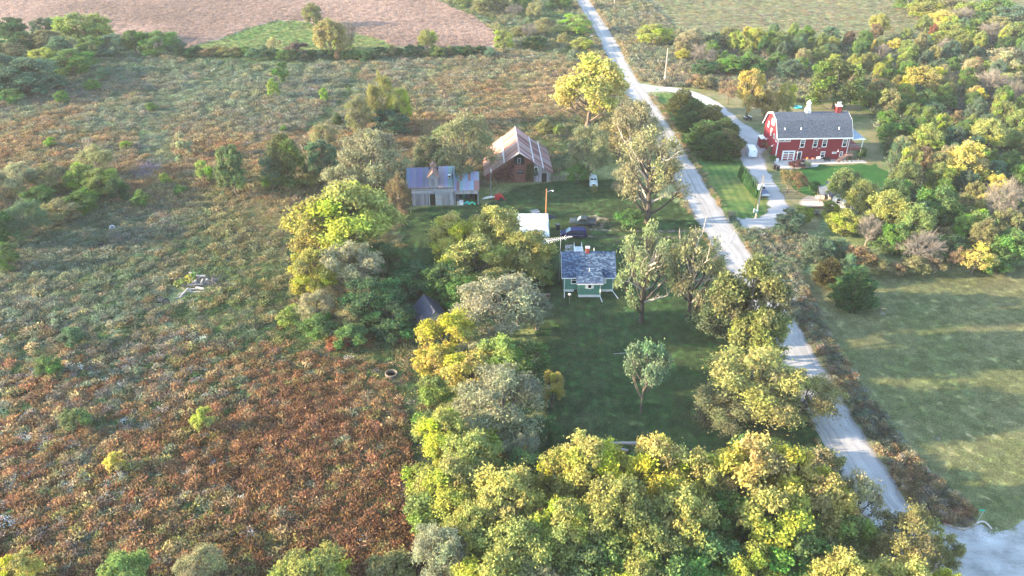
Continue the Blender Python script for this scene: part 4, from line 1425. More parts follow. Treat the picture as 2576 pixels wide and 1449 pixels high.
def barn_z(x):
    d = abs(x - RX)
    return (RZ_ - d * .80) if d < 3.2 else (RZ_ - 3.2 * .80 - (d - 3.2) * .68)


BPX = [(-.5, barn_z(-.5)), (RX - 3.2, barn_z(RX - 3.2)), (RX, RZ_), (RX + 3.2, barn_z(RX + 3.2)), (BW + .6, barn_z(BW + .6))]
MB().prism([(0, 0), (BW, 0), (BW, barn_z(BW) - .2), (RX + 3.2, barn_z(RX + 3.2) - .2), (RX, RZ_ - .3), (RX - 3.2, barn_z(RX - 3.2) - .2), (0, barn_z(0) - .2)], .04, BD, 'y').build('wall', WOODR, bn)
hole = [(6.1, 8.7)]
boards(bn, 'plank', 0, 5.9, .04, lambda x: 0, lambda x: barn_z(x) - .22, .30, WOODR, (1, 1, 1))
boards(bn, 'plank', 8.3, 10.4, .04, lambda x: 0, lambda x: barn_z(x) - .22, .30, WOODR, (1, 1, 1))
boards(bn, 'plank', 10.4, BW, .04, lambda x: 0, lambda x: barn_z(x) - .22, .28, WOODG, (.95, .85, .8), gaps=[(12.2, 13.2)])
boards(bn, 'plank', 12.2, 13.2, .04, lambda x: 2.05, lambda x: barn_z(x) - .22, .28, WOODG, (.95, .85, .8))
boards(bn, 'plank', 5.9, 8.3, .04, lambda x: 0, lambda x: 4.25, .30, WOODR, (1, 1, 1))
MB().prism([(5.9, 4.25), (8.3, 4.25), (8.3, 5.5), (8.0, 6.1), (RX, 6.75), (6.2, 6.1), (5.9, 5.5)][::1], .0, .035, 'y').build('hay_door', DARK, bn)
MB().box(12.2, 13.2, .0, .035, 0, 2.05).build('doorway', DARK, bn)
wo = MB().box(6.8, 7.5, -.06, 0, 4.5, 5.7).build('ladder_frame', WOODG, bn)
MB().box(6.9, 7.4, -.075, -.062, 4.6, 5.6).build('dark_gap', DARK, wo)
wb = MB().box(6.7, 8.2, -.07, -.01, 2.1, 2.8).build('broken_window', DARK, bn)
MB().box(6.75, 7.9, -.1, -.072, 2.55, 2.65).build('loose_board', WOODG, wb)
window(bn, 10.9, 0, 2.6, .7, .9, mx=1, my=1, fr=.08)
rr = random.Random(5)


def barn_cols(side):
    def f(i, j, r):
        k = r.random()
        if side == 'r':
            if k < .52:
                return (.17 + r.uniform(-.03, .03), .068, .062)
            return (.33 + r.uniform(-.07, .05), .20 + r.uniform(-.04, .03), .185)
        if k < .35:
            return (.23, .105, .075)
        return (.36 + r.uniform(-.06, .05), .21, .17)
    return f


OVF = -.9
for xa, xb, sd_, sg in ((BPX[1], BPX[2], 'l', 1), (BPX[0], BPX[1], 'l', 2), (BPX[3], BPX[2], 'r', 3), (BPX[4], BPX[3], 'r', 4)):
    A, D0 = (xa[0], OVF, xa[1]), (xb[0], OVF, xb[1])
    if sd_ == 'l':
        A, Bq, Dq = (xa[0], BD + .4, xa[1]), (xa[0], OVF, xa[1]), (xb[0], BD + .4, xb[1])
    else:
        A, Bq, Dq = (xa[0], OVF, xa[1]), (xa[0], BD + .4, xa[1]), (xb[0], OVF, xb[1])
    roof_panels(bn, A, Bq, Dq, 25, 1 if sg in (1, 3) else 2, barn_cols(sd_), seed=sg)
# hood over the hay door, ridge caps and light seams
hd = MB()
hd.slab([(RX - 2.6, OVF, barn_z(RX - 2.6) + .05), (RX, OVF - 1.1, RZ_ + .02), (RX, OVF, RZ_ + .06)], .06).slab([(RX, OVF - 1.1, RZ_ + .02), (RX + 2.6, OVF, barn_z(RX + 2.6) + .05), (RX, OVF, RZ_ + .06)], .06)
o = hd.build('roof_hood', RUSTY, bn)
o.color = (.5, .38, .33, 1)
o = MB().prism([(RX - .22, RZ_ - .1), (RX, RZ_ + .12), (RX + .22, RZ_ - .1), (RX, RZ_ + .04)][::-1], OVF - .1, BD + .4, 'y').build('ridge_cap', RUSTY, bn)
o.color = (.42, .27, .24, 1)
for k, (sx, lo, hi) in enumerate(((-1, 3.2, 3.2), (1, 3.2, 3.2), (1, 5.3, 5.3))):
    xx = RX + sx * lo
    o = MB().slab([(xx - .13, OVF, barn_z(xx - .13) + .07), (xx + .13, OVF, barn_z(xx + .13) + .07), (xx + .13, BD + .4, barn_z(xx + .13) + .07), (xx - .13, BD + .4, barn_z(xx - .13) + .07)], .03).build('seam_strip', RUSTY, bn)
    o.color = (.52, .50, .50, 1)
# creeper on the barn front
iv = np.random.default_rng(8)
def creeper(name, parent, x0, x1, y, z0, zf, N, colr, ws):
    X = iv.uniform(x0, x1, N)
    Z = z0 + (zf(X) - z0) * iv.random(N)
    C = np.stack([X, np.full(N, y) - iv.random(N) * .18, Z], 1)
    t, b = spray(iv, C, np.tile([0, -1., 0], (N, 1)), .4, 1.2)
    me_ = leaf_mesh(name, C, t, b, ws * (.6 + .8 * iv.random(N)), ws * .8 * (.6 + .8 * iv.random(N)), iv.random((N, 3)), LEAF)
    o = place(name, me_, parent)
    o.color = (*colr, 1)
    return tag(o, kind='stuff')


creeper('creeper', bn, 1.2, 6.1, -.02, .6, lambda X: np.minimum(5.6, RZ_ - 1.2 - .78 * np.abs(X - RX)), 900, (.14, .05, .035), .34)
creeper('creeper', bn, 8.7, 10.3, -.02, .3, lambda X: np.full(len(X), 4.4), 420, (.10, .075, .03), .34)
creeper('creeper', bn, 9.8, 11.2, -.02, 1.6, lambda X: np.full(len(X), 3.4), 160, (.07, .10, .05), .3)

# ---- weathered shed with dormers and open bay
SX, SY = -20.6, 148.4
sh_ = thing('weathered_shed', 'long weathered grey shed with blue tin roof and dark doorway', 'shed', (SX, SY, 0), math.radians(2.5))
BLUE = (.19, .225, .275)
MB().box(0, 8.6, .05, 6.5, 0, 4.2).build('wall', mat('shed_inner', (.09, .08, .075), .95), sh_)
boards(sh_, 'plank', 0, 3.6, .05, lambda x: 0, lambda x: 2.6, .36, WOODG, (.78, .75, .80), gaps=[])
boards(sh_, 'plank', 3.6, 4.9, .05, lambda x: 2.55, lambda x: 2.62, 1.3, WOODG, (.8, .8, .8))
boards(sh_, 'plank', 6.15, 8.6, .05, lambda x: 0, lambda x: 3.0, .27, WOODG, (1.05, 1.0, .98))
sd2 = MB()
r5 = random.Random(5)
for k in range(18):
    o = MB().box(4.92, 6.13, 0, .05, k * .165, k * .165 + .155).build('board', WOODG, sh_)
    o.color = (r5.uniform(1.0, 1.4), r5.uniform(1.0, 1.35), r5.uniform(1.0, 1.35), 1)
for k in range(9):
    for xa, xb in ((0, 4.4), (4.42, 8.6)):
        if xa < 1 and k < 0:
            continue
        o = MB().box(xa, xb, -.02 + .002 * k, .04, 2.66 + k * .17, 2.66 + k * .17 + .155).build('board', WOODG, sh_)
        q = r5.uniform(.9, 1.35)
        o.color = (q, q * .97, q, 1)
MB().box(3.62, 4.88, .0, .04, 0, 2.55).build('doorway', DARK, sh_)
MB().box(3.55, 3.63, -.05, 0, 0, 2.62).box(4.87, 4.94, -.05, 0, 0, 2.62).build('door_frame', WHITE, sh_)
MB().box(4.9, 8.7, -.10, -.03, 2.95, 3.08).build('door_track', STEEL, sh_)
blue_c = lambda i, j, r: tuple(c * r.uniform(.75, 1.15) for c in BLUE)
dark_c = lambda i, j, r: tuple(c * r.uniform(.5, .75) for c in (.2, .22, .32))
roof_panels(sh_, (-1.0, -.3, 4.15), (3.6, -.3, 4.15), (-1.0, 3.6, 6.9), 7, 1, dark_c, seed=21)
roof_panels(sh_, (5.5, -.3, 4.15), (8.9, -.3, 4.15), (5.5, 3.6, 7.1), 5, 1, blue_c, seed=22)
roof_panels(sh_, (8.9, 7.0, 4.15), (-1.0, 7.0, 4.15), (8.9, 3.6, 6.9), 12, 1, blue_c, seed=23)
rw = MB().box(7.55, 8.1, 1.35, 1.9, 5.55, 6.1).build('roof_hatch', WHITE, sh_)
MB().box(7.63, 8.02, 1.30, 1.348, 5.63, 6.02).build('hatch_pane', DARK, rw)
MB().box(8.5, 8.62, -.25, 3.7, 4.3, 7.0).build('gable_strip', DARK, sh_)
MB().box(-1.0, 8.9, -.42, -.30, 4.02, 4.14).build('gutter', WOODB, sh_)
dm = MB().prism([(3.55, 4.2), (5.5, 4.2), (5.5, 6.3), (4.5, 7.3), (3.55, 6.3)], -.02, 3.2, 'y').build('dormer', WOODG, sh_)
dm.color = (.85, .80, .80, 1)
MB().box(4.1, 4.8, -.06, -.022, 4.5, 6.0).build('dormer_door', WOODG, dm).color = (.6, .58, .62, 1)
MB().slab([(3.3, -.3, 6.15), (4.52, -.3, 7.42), (4.52, 3.4, 7.42), (3.3, 3.4, 6.15)][::-1], .08).slab([(4.52, -.3, 7.42), (5.75, -.3, 6.15), (5.75, 3.4, 6.15), (4.52, 3.4, 7.42)][::-1], .08).build('dormer_roof', mat('rust_tin', (.19, .11, .085), .8, .4, 2), dm)
vt = MB().box(4.0, 5.0, 3.2, 4.2, 6.4, 7.4).build('roof_vent', WOODG, sh_)
vt.color = (.6, .7, .85, 1)
MB().add([(3.8, 3.0, 7.4), (5.2, 3.0, 7.4), (5.2, 4.4, 7.4), (3.8, 4.4, 7.4), (4.5, 3.0, 8.1), (4.5, 4.4, 8.1)], [(0, 3, 5, 4), (1, 4, 5, 2), (0, 4, 1), (3, 2, 5), (0, 1, 2, 3)]).build('vent_cap', mat('rust_tin', (.19, .11, .085)), vt)
# open bay
ob = thing('open_bay', 'open-fronted tin-roofed bay joined to the right of the weathered shed', 'shed', (SX + 8.75, SY + .4, 0), math.radians(2.5))
MB().box(0, 4.9, 6.0, 6.2, 0, 3.6).box(0, .1, 0, 6, 0, 3.0).box(4.8, 4.9, .3, 6.2, 0, 3.4).build('wall', mat('shed_inner', (.09, .08, .075)), ob)
bay_c = lambda i, j, r: ((.30, .15, .13) if r.random() < (.45 if j == 0 else .12) else tuple(c * r.uniform(.8, 1.15) for c in (.27, .32, .40)))
roof_panels(ob, (-.1, -.25, 3.35), (5.15, -.25, 3.35), (-.1, 6.3, 4.7), 9, 2, bay_c, seed=24)
boards(ob, 'plank', 0, 4.9, 0, lambda x: 2.45, lambda x: 3.34, .17, WOODG, (1.15, 1.1, 1.05))
for xx in (.0, 4.75):
    MB().box(xx, xx + .16, -.08, .08, 0, 2.45).build('post', WOODG, ob)
ju = random.Random(4)


def jp(x, y):
    return (SX + 8.75 + x, SY + .4 + y, 0)


t = thing('washing_machine', 'white box appliance standing in the open bay', 'appliance', jp(1.35, .1))
MB().box(-.4, .4, -.35, .35, .05, .95).build('appliance_body', WHITE, t)
MB().box(-.4, .4, -.38, -.352, .78, .92).build('control_panel', STEEL, t)
t = thing('blue_barrel', 'dented pale drum beside the white box in the bay', 'barrel', jp(.75, -.1))
MB().lathe([(.27, 0), (.3, .05), (.28, .4), (.3, .45), (.28, .8), (.27, .85)], 12).build('drum', mat('pale_drum', (.45, .42, .34), .6), t)
MB().lathe([(.24, .85), (.24, .88), (.05, .88)], 12).build('drum_lid', STEEL, t)
for k, (xx, yy, cl, lb) in enumerate(((2.6, .5, (.03, .35, .30), 'crumpled turquoise tarpaulin in the middle of the open bay'), (3.5, .4, (.05, .40, .22), 'green plastic sheeting at the right of the open bay'))):
    t = thing('tarpaulin', lb, 'tarpaulin', jp(xx, yy))
    q = MB()
    n_ = 7
    vs = [(-.8 + 1.6 * i / n_, -.5 + 1.0 * j / n_, max(.05, .75 - abs(i - 3.5) * .15 - abs(j - 3) * .08 + ju.uniform(-.15, .15))) for j in range(n_ + 1) for i in range(n_ + 1)]
    q.add(vs, [(j * (n_ + 1) + i, j * (n_ + 1) + i + 1, (j + 1) * (n_ + 1) + i + 1, (j + 1) * (n_ + 1) + i) for j in range(n_) for i in range(n_)])
    q.build('tarp_sheet', mat('tarp%d' % k, cl, .6), t)
for k in range(4):
    t = thing('scrap_board', ('leftmost', 'second from left', 'third from left', 'rightmost')[k] + ' of the dark boards leaning inside the open bay', 'scrap', jp(.7 + k * 1.1, 1.6 + ju.random() * 2), ju.random() * 3, group='boards leaning inside the open bay')
    MB().add([(-.5, 0, 0), (.5, 0, 0), (.4, .4, 1.1), (-.4, .4, 1.2), (-.5, .06, 0), (.5, .06, 0), (.4, .46, 1.1), (-.4, .46, 1.2)], [(0, 1, 2, 3), (7, 6, 5, 4), (0, 4, 5, 1), (1, 5, 6, 2), (2, 6, 7, 3), (3, 7, 4, 0)]).build('board', WOODG, t).color = (ju.uniform(.3, 1), ju.uniform(.3, .9), ju.uniform(.3, .9), 1)

# ---- white-roofed garage
gg = thing('white_garage', 'small garage with ribbed white metal roof below the lamp pole', 'garage', (-.75, 131.2, 0))
MB().prism([(0, 0), (6.6, 0), (6.6, 2.5), (3.2, 3.05), (0, 2.2)], .2, 7.4, 'x').build('wall', WHITE, gg)
wc = lambda i, j, r: (.56 * r.uniform(.9, 1.05), .58 * r.uniform(.93, 1.04), .58)
roof_panels(gg, (-.3, -.6, 2.25), (7.75, -.6, 2.25), (-.3, 6.9, 3.15), 9, 1, wc, seed=31)
MB().box(7.41, 7.44, 1.0, 2.0, 0, 2.0).build('door', DARK, gg)
MB().box(-.3, 7.75, -.68, -.605, 2.12, 2.26).build('gutter', WHITE, gg)
MB().tube([(7.6, -.55, 2.15), (7.6, -.3, 1.9), (7.6, -.3, .1)], .05, 6).build('downspout', WHITE, gg)
MB().lathe([(.07, 2.4), (.07, 3.6)], 8, (3.4, 2.6)).build('stove_pipe', mat('rust_tin', (.19, .11, .085)), gg)

# ---- small dark shed in the trees
p = G(1066, 838)
ds = thing('tarpaper_shed', 'little dark tar-roofed shed half hidden in the trees', 'shed', p, math.radians(24))
MB().prism([(0, 0), (4, 0), (4, 1.9), (2, 3.6), (0, 1.9)], 0, 5, 'y').build('wall', WOODG, ds)
TAR = mat('tar_paper', (.035, .038, .055), .7, .35, 2, bump=.2)
r7 = random.Random(2)
for side in (0, 1):
    for k in range(4):
        x0_, x1_ = ((-.3 + k * .575, -.3 + (k + 1) * .575) if side == 0 else (4.3 - k * .575, 4.3 - (k + 1) * .575))
        z0_, z1_ = 1.62 + k * .5, 1.62 + (k + 1) * .5
        q = [(x0_, -.3, z0_), (x0_, 5.3, z0_), (x1_, 5.3, z1_), (x1_, -.3, z1_)]
        if side == 0:
            q = q[::-1]
        MB().slab(q, .04 + .004 * k).build('roof_sheet', TAR, ds)
MB().box(-.32, -.27, -.3, 5.3, 1.55, 1.66).build('eave_board', WHITE, ds)
MB().box(1.5, 2.5, -.04, 0, 0, 1.8).build('door', WOODB, ds)

# ---- grey cabin by the wood
p = G(2086, 520)
cb = thing('grey_cabin', 'grey board cabin with white gable end among the trees', 'cabin', (p.x, p.y, 0), math.radians(-14))
GB_ = mat('grey_boards', (.16, .14, .125), .9, .25, 2, stretch=(4, 4, .5))
MB().prism([(0, 0), (5, 0), (5, 2.6), (2.5, 4.8), (0, 2.6)], 0, 7, 'y').build('wall', GB_, cb)
for side in (0, 1):
    q = [(-.4, -.5, 2.25), (-.4, 7.4, 2.25), (2.5, 7.4, 4.95), (2.5, -.5, 4.95)] if side == 0 else [(5.4, 7.4, 2.25), (5.4, -.5, 2.25), (2.5, -.5, 4.95), (2.5, 7.4, 4.95)]
    qs = q[::-1]
    o = MB().slab(qs, .14).build('roof', SHIN, cb)
    nrm = (Vector(qs[1]) - Vector(qs[0])).cross(Vector(qs[2]) - Vector(qs[0])).normalized() * .145
    sq = [Vector(q[1]) + nrm, Vector(q[0]) + nrm, Vector(q[3]) + nrm, Vector(q[2]) + nrm]
    shingles(o, sq, .22, .4, [(.06, .065, .085), (.08, .085, .11), (.1, .11, .14)], seed=40 + side)
MB().prism([(.3, 0), (4.7, 0), (4.7, 2.4), (2.5, 4.4), (.3, 2.4)], -.05, 0, 'y').build('gable_panel', WHITE, cb)
MB().box(3.1, 4.0, -.08, -.052, .1, 2.1).build('door', GB_, cb)
window(cb, 1.5, -.05, 1.0, .7, .9, mx=1, my=1)
MB().slab([(-2.2, .3, 2.2), (-.42, .3, 2.6), (-.42, 5, 2.6), (-2.2, 5, 2.2)], .1).build('porch_roof', SHIN, cb)
for yy in (.4, 4.7):
    MB().box(-2.1, -1.97, yy, yy + .13, 0, 2.2).build('post', WOODB, cb)
t = thing('wooden_deck', 'pale wooden ramp deck in front of the grey cabin', 'deck', G(2020, 523), math.radians(-8))
for k in range(9):
    MB().add([(0, k * .26, .30), (4.2, k * .26, .72), (4.2, k * .26 + .24, .72), (0, k * .26 + .24, .30), (0, k * .26, .24), (4.2, k * .26, .66), (4.2, k * .26 + .24, .66), (0, k * .26 + .24, .24)], [(0, 1, 2, 3), (7, 6, 5, 4), (0, 4, 5, 1), (1, 5, 6, 2), (2, 6, 7, 3), (3, 7, 4, 0)]).build('plank', mat('deck_plank', (.40, .335, .29), .9, .2, 1.5, stretch=(.5, 4, 4)), t)
MB().box(.1, 4.1, 0, .06, 0, .3).build('skirt_board', WOODB, t)
t = thing('stone_steps', 'four pale steps up to the cabin porch', 'steps', G(2052, 500), math.radians(-14))
for k in range(4):
    MB().box(k * .42, k * .42 + .45, 0, 1.5, 0, .18 + .18 * k).build('step', mat('step_wood', (.38, .34, .31), .9), t)
sheet('cabin_patio', gpoly([(2010, 506), (2035, 492), (2062, 496), (2070, 512), (2030, 522), (2012, 516)]), .03, mat('patio_gravel', (.25, .22, .20), .95, .3, 2), .1, .8)
# ------------------------------------------------------------------ vehicles
def paint(name, col, rough=.28):
    if name in MATS:
        return MATS[name]
    m, n, l = new_mat(name)
    b = n['Principled BSDF']
    tc = n.new('ShaderNodeTexCoord')
    t = noise(n, l, tc.outputs['Object'], 1.5, 4)
    l.new(ramp(n, l, t.outputs[0], [(.3, tuple(c * .9 for c in col)), (.7, tuple(min(1, c * 1.1) for c in col))]).outputs[0], b.inputs['Base Color'])
    b.inputs['Roughness'].default_value = rough
    b.inputs['Specular IOR Level'].default_value = .08
    b.inputs['Coat Roughness'].default_value = .1
    MATS[name] = m
    return m


LAMP = mat('lamp_glass', (.7, .7, .68), .15, .1, 3, spec=.7)
TAIL = mat('tail_lamp', (.30, .015, .015), .2, .2, 3)
RIM = mat('alloy', (.50, .51, .53), .5, .15, 4, metal=.1)


def ring(x, prof):
    """symmetric cross-section at x from (y, z) points on the right side, bottom to top"""
    return [(x, y, z) for y, z in prof] + [(x, -y, z) for y, z in prof[::-1]]


_w = {}


def wheel(parent, x, y, r=.34, w=.22, spokes=5):
    k = (r, w)
    if k not in _w:
        _w[k] = (MB().lathe([(r * .62, -w / 2), (r * .95, -w / 2), (r, -w * .35), (r, w * .35), (r * .95, w / 2), (r * .62, w / 2)], 16).mesh('wheel', RUBBER),
                 MB().lathe([(r * .64, -w * .3), (r * .64, w * .46), (r * .56, w * .40), (r * .2, w * .36), (r * .12, w * .5)], 14).mesh('rim', RIM))
    s = 1 if y > 0 else -1
    M = Matrix.Translation((x, y, r)) @ Matrix.Rotation(-math.pi / 2 * s, 4, 'X')
    o = place('wheel', _w[k][0], parent, M)
    place('rim', _w[k][1], o)
    return o


def side_glass(parent, pts, off, name='side_window'):
    """glass panel on both sides from (x, y, z) corners on the +y side"""
    for s in (1, -1):
        q = [Vector((p[0], (p[1] + off) * s, p[2])) for p in pts]
        if s < 0:
            q = q[::-1]
        MB().slab(q, -.012).build(name, GLASS, parent)


def pickup(name, label, loc, rz, body, classic=False):
    t = thing(name, label, 'pickup truck', loc, rz)
    w = .93
    hood = 1.08 if not classic else 1.0
    P1 = [(w * .86, .42), (w, .55), (w, .82), (w * .93, hood - .02), (w * .8, hood)]
    bd = MB()
    sec = [(-2.55, .9, .55), (-2.45, 1.0, .42), (-1.6, 1.0, .42), (-.9, 1.0, .42), (-.85, 1.0, .42), (2.45, 1.0, .42), (2.58, .95, .5)]
    rings = []
    for i, (x, f, zb) in enumerate(sec):
        top = hood if i >= 2 else (hood - .12 if i == 1 else hood - .2)
        rings.append(ring(x, [(w * .86 * f, zb), (w * f, zb + .12), (w * f, .82 if top > .95 else .78), (w * .95 * f, top - .04), (w * .84 * f, top)]))
    bd.loft(rings).build('body', body, t, smooth=False)
    cab = MB().loft([ring(-1.05, [(.86, 1.05), (.84, 1.08), (.8, 1.1)]), ring(-.35, [(.86, 1.05), (.76, 1.70), (.66, 1.74)]), ring(.55, [(.86, 1.05), (.76, 1.74), (.66, 1.79)]), ring(.95, [(.86, 1.05), (.76, 1.68), (.66, 1.72)]), ring(1.15, [(.86, 1.05), (.84, 1.10), (.8, 1.12)])]) if not classic else \
        MB().loft([ring(-.75, [(.84, 1.0), (.82, 1.02), (.8, 1.03)]), ring(-.35, [(.84, 1.0), (.74, 1.66), (.66, 1.70)]), ring(.45, [(.84, 1.0), (.76, 1.68), (.68, 1.72)]), ring(.65, [(.84, 1.0), (.82, 1.04), (.8, 1.05)])])
    cab.build('cab', body if not classic else WHITE, t)
    if not classic:
        MB().slab([(-1.02, .72, 1.14), (-1.02, -.72, 1.14), (-.40, -.64, 1.66), (-.40, .64, 1.66)], .06).build('windscreen', mat('windscreen_glass', (.17, .22, .26), .1, .2, 1, spec=.5), t)
        MB().slab([(1.12, -.7, 1.18), (1.12, .7, 1.18), (.98, .64, 1.62), (.98, -.64, 1.62)], .02).build('rear_window', GLASS, t)
        side_glass(t, [(-.78, .872, 1.13), (-.05, .872, 1.13), (-.05, .775, 1.62), (-.36, .775, 1.62)], .012)
        side_glass(t, [(.03, .872, 1.13), (.75, .872, 1.13), (.72, .775, 1.62), (.03, .775, 1.64)], .012)
        MB().box(1.22, 2.45, -.76, .76, 1.082, 1.10).build('bed_cover', BLACK, t)
        for s in (-1, 1):
            MB().box(1.15, 2.5, s * .86 - .05, s * .86 + .05, 1.081, 1.16).build('bed_rail', body, t)
            MB().box(-2.52, -2.3, s * .66 - .17, s * .66 + .17, .74, .92).build('headlight', LAMP, t)
            MB().box(2.5, 2.6, s * .80 - .1, s * .80 + .1, .75, 1.02).build('tail_light', TAIL, t)
            MB().box(-.85, -.7, s * .98 - .09, s * .98 + .09, 1.1, 1.22).build('mirror', body, t)
            wheel(t, -1.62, s * .92, .37, .24)
            wheel(t, 1.55, s * .92, .37, .24)
        MB().box(-2.63, -2.5, -.8, .8, .42, .62).build('bumper', BLACK, t)
        MB().box(-2.585, -2.52, -.45, .45, .72, .9).build('grille', BLACK, t)
        MB().box(.1, .6, -.35, .35, 1.80, 1.81).build('sunroof', GLASS, t)
    else:
        MB().slab([(-.74, .74, 1.06), (-.74, -.74, 1.06), (-.37, -.64, 1.60), (-.37, .64, 1.60)], .06).build('windscreen', GLASS, t)
        side_glass(t, [(-.5, .85, 1.08), (.5, .85, 1.08), (.42, .765, 1.58), (-.32, .765, 1.58)], .012)
        MB().box(.8, 2.45, -.74, .74, 1.002, 1.02).build('bed_floor', WOODB, t)
        MB().box(-2.66, -2.54, -.95, .95, .42, .60).build('bumper', WHITE, t)
        MB().box(-2.58, -2.5, -.7, .7, .66, .86).build('grille', WHITE, t)
        for s in (-1, 1):
            MB().lathe([(.13, 0), (.13, .05), (.06, .08)], 10).build('headlight', LAMP, t).matrix_basis = Matrix.Translation((-2.55, s * .68, .77)) @ Matrix.Rotation(-math.pi / 2, 4, 'Y')
            wheel(t, -1.62, s * .92, .36, .22)
            wheel(t, 1.5, s * .92, .36, .22)
    return t


pickup('pickup_truck', 'grey-green crew-cab pickup parked on the grass above the van', (13.95, 139.6, .03), math.radians(-9), paint('slate_paint', (.030, .045, .052), .4))
pickup('classic_pickup', 'old dark blue pickup with white bumper behind the columnar conifers', (G(1915, 489).x, G(1915, 489).y + .8, .03), math.radians(97), paint('blue_paint', (.05, .07, .14)), True)


def minivan(label, loc, rz):
    t = thing('minivan', label, 'van', loc, rz)
    body = paint('navy_paint', (.006, .010, .055), .4)
    w = .98
    rows = [(-2.55, .80, .50, .72), (-2.45, .92, .36, .84), (-2.1, .98, .30, .96), (-1.45, 1.0, .28, 1.06), (1.9, 1.0, .28, 1.1), (2.4, .98, .34, 1.08), (2.55, .92, .45, 1.0)]
    MB().loft([ring(x, [(w * f * .88, zb), (w * f, zb + .14), (w * f, (zb + zt) / 2 + .05), (w * f * .97, zt - .06), (w * f * .88, zt)]) for x, f, zb, zt in rows]).build('body', body, t)
    MB().loft([ring(-1.5, [(.9, 1.04), (.88, 1.06), (.82, 1.07)]), ring(-.55, [(.92, 1.05), (.82, 1.62), (.70, 1.68)]), ring(.3, [(.93, 1.05), (.84, 1.69), (.72, 1.76)]), ring(1.6, [(.93, 1.05), (.82, 1.67), (.70, 1.74)]), ring(2.2, [(.92, 1.05), (.78, 1.58), (.66, 1.64)]), ring(2.48, [(.9, 1.02), (.86, 1.06), (.8, 1.08)])]).build('cabin', body, t)
    MB().slab([(-1.42, .76, 1.12), (-1.42, -.76, 1.12), (-.60, -.69, 1.63), (-.60, .69, 1.63)], .06).build('windscreen', mat('windscreen_glass', (.17, .22, .26), .1, .2, 1, spec=.5), t)
    MB().slab([(2.47, -.72, 1.14), (2.47, .72, 1.14), (2.25, .64, 1.58), (2.25, -.64, 1.58)], .02).build('rear_window', GLASS, t)
    side_glass(t, [(-1.05, .93, 1.12), (-.2, .935, 1.12), (-.2, .835, 1.60), (-.52, .835, 1.57)], .012)
    side_glass(t, [(-.12, .935, 1.12), (.95, .935, 1.12), (.95, .845, 1.62), (-.12, .84, 1.61)], .012)
    side_glass(t, [(1.03, .935, 1.12), (2.2, .93, 1.16), (2.0, .825, 1.55), (1.03, .84, 1.62)], .012)
    for s in (-1, 1):
        MB().box(-2.5, -2.2, s * .70 - .17, s * .70 + .17, .68, .84).build('headlight', LAMP, t)
        MB().box(2.42, 2.56, s * .82 - .09, s * .82 + .09, .8, 1.1).build('tail_light', TAIL, t)
        MB().box(-1.1, -.95, s * 1.04 - .1, s * 1.04 + .1, 1.08, 1.22).build('mirror', body, t)
        MB().box(-.2, 2.0, s * 1.0 - .012, s * 1.0 + .012, .72, .75).build('side_trim', STEEL, t)
        wheel(t, -1.6, s * .93, .35, .23)
        wheel(t, 1.45, s * .93, .35, .23)
    MB().box(-2.58, -2.5, -.5, .5, .55, .68).build('grille', BLACK, t)
    MB().box(-2.6, -2.4, -.85, .85, .32, .5).build('bumper', body, t)
    return t


minivan('dark blue minivan parked beside the ramp and the cottage', (11.8, 134.6, .03), math.radians(-3))

# old white sedan-like truck facing the camera
t = thing('vintage_car', 'abandoned pale vintage car with rounded roof on the lawn by the elms', 'car', (G(1492, 462).x, G(1492, 462).y, 0), math.radians(-92))
cream = paint('chalky_white', (.50, .56, .55), .55)
MB().loft([ring(x, [(.5 * f, zb), (.62 * f, zb + .2), (.6 * f, zt - .15), (.42 * f, zt)]) for x, f, zb, zt in ((2.35, .75, .55, .95), (2.2, .95, .5, 1.08), (1.2, 1.2, .45, 1.15), (.7, 1.4, .42, 1.18), (-1.6, 1.4, .42, 1.15), (-2.2, 1.1, .5, 1.0), (-2.45, .7, .6, .85))]).build('body', cream, t)
MB().loft([ring(x, [(.78 * f, 1.1), (.72 * f, zt - .12), (.55 * f, zt)]) for x, f, zt in ((.95, .95, 1.2), (.55, .98, 1.58), (.1, 1, 1.70), (-1.0, 1, 1.68), (-1.7, .9, 1.45), (-2.1, .7, 1.14))]).build('cabin', cream, t)
for s in (-1, 1):
    MB().slab([(.93, s * .06, 1.24), (.93, s * .62, 1.24), (.66, s * .58, 1.5), (.66, s * .06, 1.52)][::(-1 if s < 0 else 1)], .03).build('windscreen', GLASS, t)
    MB().loft([[(x, s * (.72 + d), z) for d, z in ((-.16, zb), (.16, zb), (.2, zb + .25), (0, zt), (-.18, zt - .1))] for x, zb, zt in ((2.25, .45, .8), (1.9, .35, .98), (1.2, .4, .98), (.8, .42, .7))]).build('fender', cream, t)
    MB().lathe([(.12, 0), (.13, .06), (.05, .1)], 10).build('headlight', LAMP, t).matrix_basis = Matrix.Translation((2.25, s * .72, .78)) @ Matrix.Rotation(math.pi / 2, 4, 'Y')
    wheel(t, 1.5, s * .74, .35, .2)
    wheel(t, -1.5, s * .74, .35, .2)
MB().box(2.36, 2.5, -.85, .85, .4, .52).build('bumper', STEEL, t)
MB().box(2.3, 2.4, -.3, .3, .6, .9).build('grille', DARK, t)

